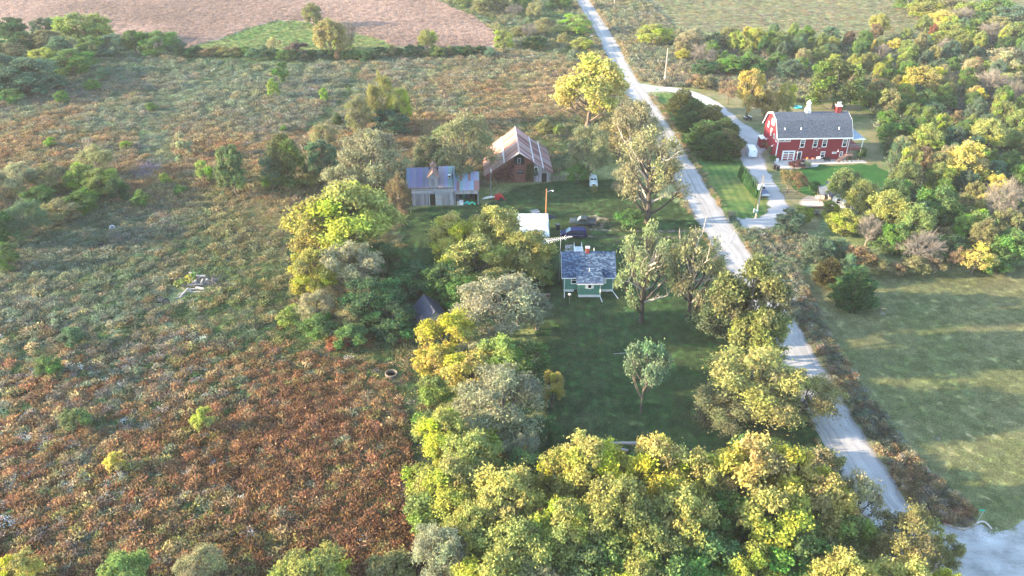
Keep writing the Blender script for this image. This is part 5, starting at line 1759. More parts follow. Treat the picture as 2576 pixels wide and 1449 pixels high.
# enclosed cargo trailer
t = thing('cargo_trailer', 'white enclosed box trailer parked on the drive beside the cedars', 'trailer', (G(1884, 399).x + .9, G(1884, 399).y + 1.6, .03), math.radians(-4))
t.scale = (.88, .85, .92)
MB().loft([[(-1.05, y, .45), (1.05, y, .45), (1.05, y, 2.2), (.9, y, 2.3), (-.9, y, 2.3), (-1.05, y, 2.2)] for y in (-1.9, 2.3)]).build('box_body', mat('trailer_white', (.66, .68, .70), .4, .06, 2), t)
MB().box(-.95, .95, -1.96, -1.905, .55, 2.12).build('rear_door', mat('trailer_white', (.66, .68, .70)), t)
for a, b_ in (((-.7, .7), (.62, .78)), ((.1, .35), (1.9, 2.0)), ((.6, .8), (1.2, 1.25)), ((-.85, -.65), (1.2, 1.25))):
    MB().box(a[0], a[1] if a[0] > -.7 or a[0] < -.8 else a[0] + .2, -1.99, -1.962, b_[0], b_[1]).build('door_latch', DARK, t)
for s in (-1, 1):
    wheel(t, 0, s * 1.0, .33, .2).matrix_basis = Matrix.Translation((s * 1.02, .1, .33)) @ Matrix.Rotation(math.pi / 2 * s, 4, 'Y')
    MB().prism([(-.5, .5), (.5, .5), (.4, .75), (-.4, .75)], s * 1.1 - .12, s * 1.1 + .12, 'x').build('wheel_guard', STEEL, t)
MB().add([(-.5, 2.3, .45), (.5, 2.3, .45), (.05, 3.6, .5), (-.05, 3.6, .5), (-.5, 2.3, .53), (.5, 2.3, .53), (.05, 3.6, .58), (-.05, 3.6, .58)], [(0, 3, 2, 1), (4, 5, 6, 7), (0, 1, 5, 4), (1, 2, 6, 5), (2, 3, 7, 6), (3, 0, 4, 7)]).build('hitch', BLACK, t)

# quad bike
t = thing('quad_bike', 'black quad bike under the golden tree by the drive', 'quad bike', G(1880, 301), math.radians(20))
MB().loft([ring(x, [(.28 * f, .45), (.34 * f, .6), (.2 * f, zt)]) for x, f, zt in ((-1.0, .7, .75), (-.6, 1, .85), (0, .8, .8), (.5, 1, .95), (1.0, .7, .8))]).build('body', BLACK, t)
MB().box(-.75, .1, -.18, .18, .82, .95).build('seat', RUBBER, t)
MB().tube([(.45, -.42, 1.15), (.4, 0, 1.05), (.45, .42, 1.15)], .03, 5).build('handlebar', STEEL, t)
for x_ in (-.65, .7):
    MB().box(x_ - .3, x_ + .3, -.55, .55, .78, .84).build('rack', STEEL, t)
    for s in (-1, 1):
        wheel(t, x_, s * .5, .30, .26)

# red field implement beside the dark pole
p = G(1250, 503)
t = thing('hay_rake', 'red and cream farm implement on the grass beside the dark pole', 'farm implement', p, math.radians(205))
redp = paint('implement_red', (.38, .03, .025), .5)
crm = mat('cream_paint', (.55, .52, .42), .6)
MB().tube([(-.3, 0, .7), (1.2, 0, .9), (3.2, -.2, .75)], .12, 6).build('boom', crm, t)
MB().box(1.0, 2.8, -.45, .15, .8, 1.0).build('cream_deck', crm, t)
MB().loft([[(x, y, z) for y, z in ((-.5, .3), (.5, .3), (.4, zt), (-.4, zt))] for x, zt in ((-1.3, .9), (-.9, 1.3), (0, 1.25), (.5, .9))]).build('gearbox', redp, t)
MB().box(-1.5, -.2, -.9, .9, .3, .42).build('frame', redp, t)
for s in (-1, 1):
    wheel(t, -.6, s * .95, .42, .2)
for k in range(6):
    MB().tube([(-1.5, -.8 + k * .32, .4), (-1.75, -.8 + k * .32, .05)], .025, 4).build('tine', STEEL, t)

# flat trailer with hoop rails by the cabin
p = G(2040, 540)
t = thing('utility_trailer', 'small black hoop-railed trailer heaped with brush by the cabin', 'trailer', p, math.radians(-8))
MB().box(-1.3, 1.3, -.8, .8, .45, .55).build('bed', BLACK, t)
for k in range(5):
    x_ = -1.2 + k * .6
    MB().tube([(x_ - .2, -.82, .5), (x_ - .2, -.84, 1.0), (x_, -.84, 1.2), (x_ + .2, -.84, 1.0), (x_ + .2, -.82, .5)], .03, 5).build('hoop', BLACK, t)
MB().box(-1.35, 1.35, -.86, -.8, 1.12, 1.2).box(-1.35, -1.28, -.86, .8, 1.0, 1.06).box(1.28, 1.35, -.86, .8, 1.0, 1.06).build('top_rail', BLACK, t)
for s in (-1, 1):
    wheel(t, 0, s * .95, .3, .18)
t = thing('brush_heap', 'rusty brown brush heaped on the hoop-railed trailer', 'brush pile', (p.x - .2, p.y + .1, .56))
creeper('twigs', t, -.8, .8, .2, 0, lambda X: np.full(len(X), .9), 160, (.22, .09, .05), .35)

# ------------------------------------------------------------------ poles, lamp, wires
PINE = mat('pole_wood', (.34, .27, .215), .9, .25, 2, stretch=(5, 5, .4), bump=.3)
OAKP = mat('treated_pole', (.30, .13, .05), .85, .3, 2, stretch=(5, 5, .4))
DKP = mat('dark_pole', (.12, .10, .09), .9, .3, 2, stretch=(5, 5, .4))


def pole(label, base, h, m, r=.15, lean=(0, 0), cat='utility pole', name='utility_pole'):
    t = thing(name, label, cat, base)
    MB().tube([(0, 0, -.1), (lean[0], lean[1], h)], [r * 1.15, r * .75], 10).build('pole', m, t)
    return t


pa = pole('grey utility pole with transformer can beside the parked pickup', G(1901, 549), 9.3, PINE, .16, (.15, 0))
MB().lathe([(.05, 6.2), (.24, 6.25), (.26, 7.2), (.2, 7.3), (.05, 7.35)], 12, (-.42, 0)).build('transformer', mat('can_white', (.68, .70, .70), .4), pa)
MB().box(-.2, .05, -.05, .05, 6.6, 6.7).build('bracket', STEEL, pa)
MB().tube([(.1, 0, 9.1), (-.7, -.1, 8.1)], .03, 4).tube([(.1, 0, 8.9), (.13, -.1, 9.6)], .02, 4).build('cross_arm', PINE, pa)
MB().lathe([(.24, 1.6), (.24, 1.95)], 10).build('white_band', WHITE, pa)
MB().lathe([(.235, 1.35), (.235, 1.58)], 10).build('teal_marker', mat('teal_tape', (.02, .30, .24), .5), pa)
t = thing('meter_box', 'pale green meter post beside the transformer pole', 'meter box', G(1897, 540))
MB().box(-.28, .05, -.1, .1, .5, 1.3).build('box', mat('meter_grey', (.42, .50, .45), .5), t)
MB().box(-.15, -.05, -.05, .05, 0, .5).build('post', STEEL, t)
for x_, y_ in ((1898, 520), (1926, 533)):
    t = thing('marker_stake', ('left' if x_ < 1910 else 'right') + ' of two thin orange marker stakes near the transformer pole', 'stake', G(x_, y_))
    MB().box(-.03, .03, -.03, .03, 0, 1.1).build('stake', mat('orange_stake', (.4, .15, .05), .7), t)
    MB().box(-.05, .05, -.04, .04, 1.1, 1.25).build('stake_cap', mat('orange_stake', (.4, .15, .05)), t)
pb = pole('pale utility pole at the far entrance of the drive', G(1671, 210), 10.5, PINE, .17, (.1, .2))
MB().lathe([(.22, 1.6), (.22, 2.3)], 10).build('white_band', WHITE, pb)
MB().box(-.05, .05, -.35, .35, 10.0, 10.1).build('cross_arm', PINE, pb)
pc = pole('dark utility pole between the open bay and the barn', G(1235, 502), 7.2, DKP, .15)
MB().lathe([(.05, 6.1), (.07, 6.2), (.07, 6.8), (.03, 6.9)], 8, (.12, -.1)).build('white_insulator', WHITE, pc)
MB().box(-.5, .4, -.06, .06, 6.75, 6.85).build('cross_arm', DKP, pc)
pd = pole('reddish lamp pole with curved lamp arm above the garage', G(1373.5, 549), 6.4, OAKP, .16, (0, 0), 'lamp pole', 'lamp_pole')
MB().tube([(.1, 0, 5.7), (.5, -.05, 6.0), (1.1, -.1, 6.1)], .035, 6).build('lamp_arm', WHITE, pd)
MB().lathe([(.10, 5.93), (.17, 6.0), (.14, 6.12), (.05, 6.16)], 10, (1.2, -.1)).build('lamp_head', WHITE, pd)
pe = pole('distant utility pole beside the road at the top', G(1545, 14), 9, PINE, .17)
MB().box(-.05, .05, -.4, .4, 8.4, 8.5).build('cross_arm', PINE, pe)
WIRE = mat('wire', (.10, .10, .11), .4, .1, 2, metal=.4)


def wire(label, a, b, sag, r=.008):
    A, B = Vector(a), Vector(b)
    pts = [A.lerp(B, i / 16) - Vector((0, 0, sag * 4 * (i / 16) * (1 - i / 16))) for i in range(17)]
    tag(MB().tube(pts, r, 4).build('power_line', WIRE), label, 'power line')


def top(o, h, dx=0, dy=0):
    return (o.location.x + dx, o.location.y + dy, h)


wire('wire from the dark pole across the lawn towards the road', top(pc, 6.6), (26.0, 154.0, 6.0), .9)
wire('wire from the dark pole down to the garage roof', top(pc, 6.5), (1.0, 134.5, 3.1), .7)
wire('wire between the far drive pole and the transformer pole', top(pb, 10.2), top(pa, 9.2, .1), 1.4)
wire('wire from the far drive pole to the distant road pole', top(pb, 10.2), top(pe, 8.7), 1.2)
wire('wire from the transformer pole back over the elms', top(pa, 7.4), (26.0, 154.0, 6.0), 1.0)

# ------------------------------------------------------------------ yard things
for (x_, y_), lb, s_ in (((1403, 577), 'black wheeled bin on the grass beside the white garage', 1.0), ((1947, 426), 'black wheeled bin at the edge of the gravel drive', 1.05)):
    t = thing('wheeled_bin', lb, 'bin', G(x_, y_), .3)
    MB().loft([[(-a, -a, z), (a, -a, z), (a, a, z), (-a, a, z)] for a, z in ((.27 * s_, .08), (.36 * s_, 1.05 * s_))]).build('bin_body', BLACK, t)
    MB().box(-.40 * s_, .40 * s_, -.42 * s_, .38 * s_, 1.06 * s_, 1.16 * s_).build('lid', mat('bin_lid', (.045, .045, .05), .4, .2, 3), t)
    for s in (-1, 1):
        MB().lathe([(.12, -.04), (.12, .04)], 10).build('wheel', RUBBER, t).matrix_basis = Matrix.Translation((s * .3, .34, .12)) @ Matrix.Rotation(math.pi / 2, 4, 'Y')
t = thing('wheeled_bin', 'second black bin standing close behind the one at the drive', 'bin', G(1955, 429), .1)
MB().loft([[(-a, -a, z), (a, -a, z), (a, a, z), (-a, a, z)] for a, z in ((.27, .08), (.36, 1.05))]).build('bin_body', BLACK, t)
MB().box(-.40, .40, -.42, .38, 1.06, 1.14).build('lid', mat('bin_lid', (.045, .045, .05)), t)
t = thing('fuel_tank', 'tall black box with grey lid behind the white garage', 'storage box', G(1346, 548), .35)
MB().box(-.75, .75, -.6, .6, 0, 1.35).build('box', BLACK, t)
MB().prism([(-.7, 1.36), (.7, 1.36), (.7, 1.52), (-.7, 1.44)], -.82, .82, 'x').build('lid', mat('grey_lid', (.13, .14, .15), .5), t)
t.name = 'storage_box'
t = thing('tarp_cover', 'black tarpaulin thrown over a heap at the lamp pole foot', 'tarpaulin', G(1374, 547))
q = MB()
n_ = 8
vs = [(-2.0 + 4.0 * i / n_, -.7 + 1.4 * j / n_, max(.03, .75 - abs(i - 4.5) * .16 - abs(j - 4) * .12 + rnd.uniform(-.1, .1))) for j in range(n_ + 1) for i in range(n_ + 1)]
q.add(vs, [(j * (n_ + 1) + i, j * (n_ + 1) + i + 1, (j + 1) * (n_ + 1) + i + 1, (j + 1) * (n_ + 1) + i) for j in range(n_) for i in range(n_)])
q.build('cover_sheet', mat('black_tarp', (.015, .016, .025), .45, .3, 2), t)
MB().tube([(-.9, -.6, .1), (-.7, -.5, .55)], .05, 5).build('rope_end', WHITE, t)
# tv antenna on a mast left of the cottage
p = Vector((8.15, 117.6, 0))
t = thing('tv_antenna', 'long pale television aerial on a mast left of the cottage', 'antenna', p)
MB().tube([(0, 0, 0), (.05, 0, 8.6)], .05, 6).build('mast', STEEL, t)
ax = Vector((.93, .36, 0))
q = MB().tube([Vector((0, 0, 8.5)) - ax * 2.6, Vector((0, 0, 8.5)) + ax * 2.2], .035, 5)
q.build('boom', WHITE, t)
pv_ = Vector((-.36, .93, 0))
q = MB()
for k in range(13):
    c_ = Vector((0, 0, 8.5)) + ax * (-2.5 + k * .38)
    ln = .95 - k * .05
    q.tube([c_ - pv_ * ln, c_ + pv_ * ln], .018, 4)
q.build('rods', WHITE, t, kind='stuff')
MB().tube([Vector((0, 0, 8.5)) + ax * .9 + Vector((0, 0, .5)), Vector((0, 0, 8.5)) + ax * .6, Vector((0, 0, 8.5)) + ax * 1.0 - Vector((0, 0, .5))], .03, 4).build('reflector', WHITE, t)
t = thing('picnic_bench', 'dark picnic bench on the grass left of the cottage', 'bench', G(1371, 750), .15)
for k in range(3):
    MB().box(-.85, .85, -.3 + k * .21, -.12 + k * .21, .70, .75).build('plank', WOODB, t)
for s in (-1, 1):
    MB().box(s * .7 - .04, s * .7 + .04, -.35, -.27, 0, .7).build('leg', WOODB, t)
    MB().box(s * .7 - .04, s * .7 + .04, .27, .35, 0, .7).build('leg', WOODB, t)
MB().box(-.85, .85, -.72, -.48, .42, .47).build('seat', WOODB, t)
t = thing('bird_feeder', 'red bird feeder on a thin pole before the cottage', 'bird feeder', G(1432, 765))
MB().tube([(0, 0, 0), (0, 0, 1.6)], .025, 5).build('pole', STEEL, t)
MB().box(-.16, .16, -.16, .16, 1.6, 1.9).build('feeder_box', REDT, t)
MB().lathe([(.3, 1.9), (.03, 2.12)], 4).build('feeder_roof', WHITE, t)
t = thing('mailbox', 'black mailbox on a post at the left road edge', 'mailbox', G(1560, 214))
MB().box(-.05, .05, -.05, .05, 0, 1.0).build('post', WOODB, t)
MB().prism([(-.16, 1.0), (.16, 1.0), (.16, 1.25), (.08, 1.36), (-.08, 1.36), (-.16, 1.25)], -.3, .3, 'x').build('box', BLACK, t)
t = thing('green_marker', 'green reflector marker beside the far drive entrance', 'marker', G(1652, 233))
MB().box(-.03, .03, -.03, .03, 0, 1.0).build('post', STEEL, t)
MB().box(-.45, .45, -.04, .04, .8, 1.05).build('plate', mat('green_plate', (.10, .42, .08), .5), t)
p = G(2459, 1312)
t = thing('street_sign', 'green name blade on a short post by the curved kerb', 'sign', p)
MB().tube([(0, 0, 0), (.22, 0, 1.75)], .04, 6).build('post', STEEL, t)
MB().box(-.32, .3, -.02, .02, 1.72, 1.92).build('sign_blade', mat('sign_green', (.01, .33, .22), .4), t)
# curved concrete kerb
kp = smooth_line([G(*q) for q in ((2372, 1318), (2400, 1326), (2425, 1333), (2448, 1322), (2464, 1313), (2476, 1313), (2484, 1320), (2494, 1332))], 2)
kb = MB()
for a, b_ in zip(kp, kp[1:]):
    d = (b_ - a).normalized()
    nn = Vector((-d.y, d.x, 0)) * .09
    kb.add([a - nn, b_ - nn, b_ + nn, a + nn, a - nn + Vector((0, 0, .14)), b_ - nn + Vector((0, 0, .14)), b_ + nn + Vector((0, 0, .14)), a + nn + Vector((0, 0, .14))], [(0, 3, 2, 1), (4, 5, 6, 7), (0, 1, 5, 4), (1, 2, 6, 5), (2, 3, 7, 6), (3, 0, 4, 7)])
tag(kb.build('kerb', mat('kerb_stone', (.42, .36, .32), .9, .2, 3)), kind='structure')
# pebbles inside the kerb curve
pr_ = np.random.default_rng(2)
q = MB()
for k in range(240):
    a = G(pr_.uniform(2425, 2510), pr_.uniform(1326, 1352))
    s = pr_.uniform(.03, .06)
    c_ = (lambda g_: (g_ * 1.05, g_, g_ * .92))(pr_.uniform(.18, .5))
    q.add([(a.x - s, a.y, .035), (a.x, a.y - s, .035), (a.x + s, a.y, .035), (a.x, a.y + s, .035), (a.x, a.y, .035 + s)], [(0, 1, 4), (1, 2, 4), (2, 3, 4), (3, 0, 4)], c_)
q.build('pebbles', TINT, kind='stuff')
# fences
def rail_fence(label, a, b, n, h, m, rails=(.4, .85, 1.2), name='wooden_fence'):
    A, B = G(*a), G(*b)
    t = thing(name, label, 'fence', A, math.atan2(B.y - A.y, B.x - A.x))
    L = (B - A).length
    me = MB().box(-.07, .07, -.07, .07, -.1, h).mesh('post', m)
    for i in range(n + 1):
        o = place('post', me, t)
        o.location = (L * i / n, 0, 0)
    for i in range(n):
        for z in rails:
            z1, z2 = z + rnd.uniform(-.08, .08), z + rnd.uniform(-.08, .08)
            x0, x1 = L * i / n, L * (i + 1) / n
            MB().add([(x0, -.1, z1), (x1, -.1, z2), (x1, -.07, z2), (x0, -.07, z1), (x0, -.1, z1 + .16), (x1, -.1, z2 + .16), (x1, -.07, z2 + .16), (x0, -.07, z1 + .16)], [(0, 3, 2, 1), (4, 5, 6, 7), (0, 1, 5, 4), (1, 2, 6, 5), (2, 3, 7, 6), (3, 0, 4, 7)]).build('rail', m, t)
    return t


FEN = mat('fence_wood', (.13, .105, .09), .95, .35, 2, stretch=(.5, 4, 4))
rail_fence('dark board fence running right from the barn corner', (1389, 458), (1438, 454), 5, 1.35, FEN)
rail_fence('old dark fence in the weeds behind the barn', (1362, 352), (1436, 350), 6, 1.3, FEN, (.5, 1.0))
for k, (a, b_) in enumerate(((455, 150), (640, 152), (820, 146), (960, 140), (1100, 132), (1230, 126))):
    t = thing('fence_post', ('weathered post', 'leaning grey post', 'short post', 'thick corner post', 'pale post', 'last post')[k] + ' in the field hedgerow fence, ' + ('far left', 'second from the left', 'third from the left', 'fourth from the left', 'fifth from the left', 'far right')[k], 'fence post', G(a, b_))
    MB().box(-.08, .08, -.08, .08, 0, 1.5).build('post', FEN, t)
    MB().box(-.09, .09, -.09, .09, 1.3, 1.36).build('wire_tie', STEEL, t)
# log pile, tyres, culvert, logs
LOGM = mat('log_bark', (.30, .265, .235), .9, .3, 3, stretch=(.6, 4, 4), bump=.3)
LOGE = mat('log_end', (.55, .46, .36), .85, .2, 6)


def log(label, p, ln, r, rz, tilt=0.0, group=None, z=None):
    t = thing('log', label, 'log', (p.x, p.y, (z if z is not None else 0) + r), rz, group)
    t.rotation_euler = (0, -tilt, rz)
    MB().tube([(-ln / 2, 0, 0), (-ln / 6, r * .12, 0), (ln / 6, -r * .1, 0), (ln / 2, 0, 0)], [r, r * .95, r * .97, r * .9], 10).build('log_body', LOGM, t)
    for s in (-1, 1):
        MB().lathe([(r * .9, 0), (r * .88, .02)], 10).build('cut_end', LOGE, t).matrix_basis = Matrix.Translation((s * ln / 2, 0, 0)) @ Matrix.Rotation(math.pi / 2 * s, 4, 'Y')
    return t


LP = lambda x, y: G(377.3 + x * .0955, 654 + y * .0955)          # detail drawing of the pile
for x_, y_, ln, r, rz, tl, z, lb in (
        (900, 900, 2.3, .19, 1.2, .25, 0, 'longest pale log leaning at the front of the log pile'), (840, 890, 1.6, .10, .8, .1, 0, 'thin pale log beside the longest one'), (760, 1005, 1.2, .09, .4, 0, 0, 'short stick log lying nearest the tyres'),
        (1360, 520, 1.5, .24, .05, 0, .5, 'fattest white log on top of the pile'), (1130, 440, 1.2, .13, -.3, .1, .6, 'thin log poking from the vines'), (1180, 660, .9, .22, .9, .5, .3, 'short upright stub in the middle of the pile'),
        (1380, 650, 1.1, .18, 1.2, .7, .35, 'stub log standing at the right of the pile'), (1290, 705, 1.3, .15, .1, 0, .3, 'grey log across the middle of the pile'), (1070, 700, .8, .17, .1, 0, .2, 'hollow-ended log facing left'),
        (1120, 800, 1.6, .15, .15, 0, .1, 'pale log low in the pile on the left'), (1330, 790, 1.5, .22, -.25, 0, .15, 'thick log low on the right side'), (1030, 820, .9, .16, -.6, .1, .1, 'stubby log beside the longest one'),
        (1320, 855, 1.2, .13, -.1, 0, 0, 'thin log along the front edge'), (1120, 855, 1.3, .12, -.05, 0, 0, 'grey stick log along the front edge'), (1500, 620, .7, .2, .2, .9, .4, 'short grey block at the far right')):
    log(lb, LP(x_, y_), ln, r, rz, tl, None, z)
t = thing('brush_pile', 'tangle of grey sticks and yellow vines behind the cut logs', 'brush pile', LP(1100, 600))
r9 = random.Random(9)
q = MB()
for k in range(240):
    c_ = Vector((r9.gauss(1.2, 2.0), r9.gauss(-.2, .9), abs(r9.gauss(.25, .3))))
    d = Vector((r9.gauss(0, 1), r9.gauss(0, 1), r9.gauss(0, .35))).normalized() * r9.uniform(.4, 1.1)
    q.tube([c_ - d, c_ + d * .2 + Vector((0, 0, r9.uniform(-.1, .1))), c_ + d], [.05, .04, .015], 4)
q.build('sticks', mat('grey_sticks', (.17, .145, .13), .9, .4, 3), t, kind='stuff')
for x0, x1, y0, c_, n_ in ((-4.0, -1.2, .7, (.16, .13, .05), 420), (-1.6, .8, .3, (.42, .38, .04), 460), (-.6, 1.0, 1.3, (.10, .24, .035), 260), (-2.5, -.6, -.5, (.20, .24, .05), 200)):
    X = iv.uniform(x0, x1, n_)
    Yv = y0 + iv.normal(0, .55, n_)
    C = np.stack([X, Yv, .25 + .75 * iv.random(n_) * np.exp(-((X - (x0 + x1) / 2) / 1.6) ** 2)], 1)
    tt, bb_ = spray(iv, C, np.tile([0, -.3, 1.], (n_, 1)), .8, .4)
    o = place('vine', leaf_mesh('vine', C, tt, bb_, .40 * (.6 + .8 * iv.random(n_)), .34 * (.6 + .8 * iv.random(n_)), iv.random((n_, 3)), LEAF), t)
    o.color = (*c_, 1)
    o['kind'] = 'stuff'
for (x_, y_), tilt, lb in (((418, 765), 1.25, 'tyre standing on edge in front of the log pile'), ((404, 758), .5, 'tyre lying tilted left of the standing one')):
    t = thing('tyre', 'old black ' + lb, 'tyre', G(x_, y_))
    t.rotation_euler = (tilt, 0, .2)
    t.location.z = .45 if tilt > 1 else .25
    MB().lathe([(.34, -.13), (.58, -.14), (.66, -.08), (.66, .08), (.58, .14), (.34, .13), (.40, 0), (.34, -.13)], 18).build('tread', RUBBER, t)
    MB().lathe([(.345, -.11), (.36, -.05), (.36, .05), (.345, .11)], 18).build('bead', mat('worn_rubber', (.07, .07, .07), .7), t)
for (x_, y_), lb, m_ in (((284, 578), 'pale tyre half sunk in weeds near the left thicket', mat('dusty_rubber', (.30, .31, .31), .8)), ((257, 622), 'small dark bucket lying in the weeds near the left thicket', BLACK)):
    t = thing('discarded_tyre' if 'tyre' in lb else 'bucket', lb, 'tyre' if 'tyre' in lb else 'bucket', G(x_, y_), .4)
    t.rotation_euler = (.6, .3, .4)
    t.location.z = .5
    MB().lathe([(.3, -.15), (.5, -.16), (.56, 0), (.5, .16), (.3, .15), (.36, 0), (.3, -.15)], 16).build('body', m_, t)
    MB().lathe([(.3, -.16), (.33, -.16), (.33, -.18), (.3, -.18)], 16).build('edge', STEEL, t)
t = thing('culvert_ring', 'old round concrete well ring in the brown weeds', 'well ring', G(985, 946))
MB().lathe([(.72, 0), (.9, 0), (.92, .55), (.86, .62), (.76, .62), (.72, .5), (.72, .02)], 22).build('ring_wall', mat('well_stone', (.15, .12, .09), .95, .3, 3), t)
MB().lathe([(.70, .12), (.02, .12)], 18).build('dark_inside', DARK, t)
log('bleached fallen log near the bottom of the dark lawn', G(1576, 1118), 4.2, .22, .02)
log('thin fallen pole lying in the middle of the lawn', G(1585, 888), 5.0, .06, .12)
log('grey broken log beside the bleached one at the bottom', G(1560, 1132), 2.0, .18, -.3)
for k, (x_, y_) in enumerate(((380, 422), (360, 440))):
    t = thing('brush_pile', ('larger', 'smaller')[k] + ' pile of purple-grey cut brush in the meadow', 'brush pile', G(x_, y_))
    q = MB()
    for j in range(130 - 50 * k):
        c_ = Vector((r9.gauss(0, 1.6), r9.gauss(0, .9), abs(r9.gauss(.3, .35))))
        d = Vector((r9.gauss(0, 1), r9.gauss(0, 1), r9.gauss(0, .5))).normalized() * r9.uniform(.5, 1.2)
        q.tube([c_ - d, c_ + d], [.05, .02], 4)
    q.build('sticks', mat('purple_twigs', (.16, .125, .16), .9, .3, 3), t, kind='stuff')
# young tree guard in the meadow and a small stake
p = G(2218, 788)
t = thing('tree_guard', 'small three-post wooden guard round a sapling in the meadow', 'tree guard', p)
for dx, dy in ((-.45, -.2), (.45, -.2), (.1, .5)):
    MB().box(dx - .04, dx + .04, dy - .04, dy + .04, 0, 1.2).build('post', FEN, t)
MB().box(-.5, .5, -.24, -.18, 1.0, 1.08).build('crossbar', mat('pale_bar', (.45, .33, .15), .8), t)
MB().lathe([(.7, .0), (.55, .05), (.02, .06)], 10).build('mulch', mat('mulch', (.28, .23, .19), .95), t)
p = G(2361, 1099)
t = thing('broken_stake', 'single leaning dark stake in the mown meadow', 'stake', p)
MB().tube([(0, 0, 0), (.25, 0, .9)], .06, 5).build('stake', FEN, t)
MB().lathe([(.5, .0), (.35, .04), (.02, .05)], 9, (-.3, -.1)).build('earth_patch', mat('mulch', (.28, .23, .19)), t)
# worn ring of wheel tracks in the meadow
pts = [G(*q) for q in ((2600, 900), (2530, 886), (2500, 875), (2494, 862), (2505, 850), (2560, 842), (2640, 845))]
for dz in (0, 1.6):
    c_ = smooth_line([q_ + Vector((-dz * (1 if 0 < i < 6 else 0), -dz * .6 if i < 3 else dz * .4, 0)) for i, q_ in enumerate(pts)], 2)
    strip('wheel_track', [q_ + Vector((0, .13, 0)) for q_ in c_], [q_ - Vector((0, .13, 0)) for q_ in c_], .016, mat('worn_grass', (.075, .085, .035), 1, .35, 1.5, spec=.05), .06)
# ------------------------------------------------------------------ trees, one thing each
PAL = {'yellow': (.42, .375, .05), 'gold': (.45, .365, .07), 'ygreen': (.30, .33, .055), 'green': (.115, .20, .045), 'dark': (.06, .12, .042),
       'olive': (.24, .225, .085), 'silver': (.27, .275, .155), 'blue': (.105, .17, .095), 'pale': (.34, .30, .14), 'brown': (.25, .175, .09),
       'mid': (.20, .255, .06), 'cedar': (.085, .14, .042), 'cedarb': (.155, .16, .048), 'arb': (.06, .155, .04), 'rust': (.30, .10, .04), 'lime': (.24, .34, .05),
       'bare': (.30, .25, .22)}
WORDS = {'yellow': 'yellow', 'gold': 'golden', 'ygreen': 'yellow-green', 'green': 'green', 'dark': 'dark green', 'olive': 'olive', 'silver': 'silvery', 'blue': 'bluish-green',
         'pale': 'straw-coloured', 'brown': 'brown', 'mid': 'mid-green', 'cedar': 'dark', 'cedarb': 'bronze-tinged', 'arb': 'deep green', 'rust': 'rust-red', 'lime': 'bright green', 'bare': 'leafless'}
FORM = {'walnut': 'billowing tree', 'elm': 'feathery elm', 'cotton': 'open-crowned tree', 'oak': 'round tree', 'airy': 'thin young tree', 'tall': 'tall bare-trunked tree', 'bush': 'bush',
        'bare': 'bare tree', 'cedar': 'cedar', 'arb': 'columnar conifer'}
NAMES = {'walnut': 'walnut_tree', 'elm': 'elm_tree', 'cotton': 'cottonwood_tree', 'oak': 'broadleaf_tree', 'airy': 'young_tree', 'tall': 'tall_tree', 'bush': 'bush', 'bare': 'bare_tree', 'cedar': 'cedar_tree', 'arb': 'columnar_conifer'}
BARKC = {'elm': (.17, .145, .12), 'tall': (.085, .07, .058), 'bare': (.21, .185, .155), 'cedar': (.14, .10, .08)}
TREES = []
tr_r = random.Random(21)


def tree(kind, cx, ty, w, h, colour, region, label=None, base=None, seed=None, group=None, bark=None, tint=None):
    """cx, ty, w: layout pixels of crown centre, crown top and crown width; h metres, or base = layout row of the foot"""
    if base is not None:
        p = G(cx, base)
        lo, hi = .5, 30
        for _ in range(40):
            m = (lo + hi) / 2
            r = w / 2 / scale_at((p.x, p.y, m * .6))
            y, z = p.y + r * .35, m * .96 - CAM_H
            py = 724.5 - FOC * (y * SP + z * CP) / (y * CP - z * SP)
            lo, hi = (m, hi) if py > ty else (lo, m)
        h = lo
    else:
        p = G(cx, ty, h * .94)
        r = w / 2 / scale_at(p)
        p = Vector((p.x, p.y - r * .35, 0))
    p.z = 0
    if kind == 'cedar' or kind == 'arb':
        seed = seed if seed is not None else tr_r.randrange(3)
        tm, cm = grow_cedar(seed, kind == 'arb')
    else:
        seed = seed if seed is not None else tr_r.randrange(3)
        tm, cm = grow(kind, seed)
    r = w / 2 / scale_at((p.x, p.y, h * .6))
    o = thing(NAMES[kind], None, 'bush' if kind == 'bush' else 'tree', p, tr_r.random() * 6.28)
    k = {'bush': 4.6, 'cedar': 4.0, 'arb': 4.0}.get(kind, 4.35)
    kh = {'bush': 7.8, 'cedar': 10, 'arb': 10}.get(kind, 10)
    o.scale = (r / k, r / k, h / kh)
    if kind != 'bush' or True:
        t = place('trunk', tm, o)
        b = bark or BARKC.get(kind, (.15, .12, .095))
        t.color = (*b, 1)
    dm_ = DEADM.get((kind, seed))
    if dm_ is not None:
        place('dead_limbs', dm_, o).color = (.42, .36, .30, 1)
    if cm is not None:
        c = place('crown', cm, o)
        b = tint or PAL[colour]
        f = tr_r.uniform(.86, 1.14)
        c.color = (b[0] * f * tr_r.uniform(.92, 1.08), b[1] * f, b[2] * f * tr_r.uniform(.85, 1.15), 1)
    if group:
        o['group'] = group
    TREES.append((o, kind, colour, region, cx, h, label))
    return o


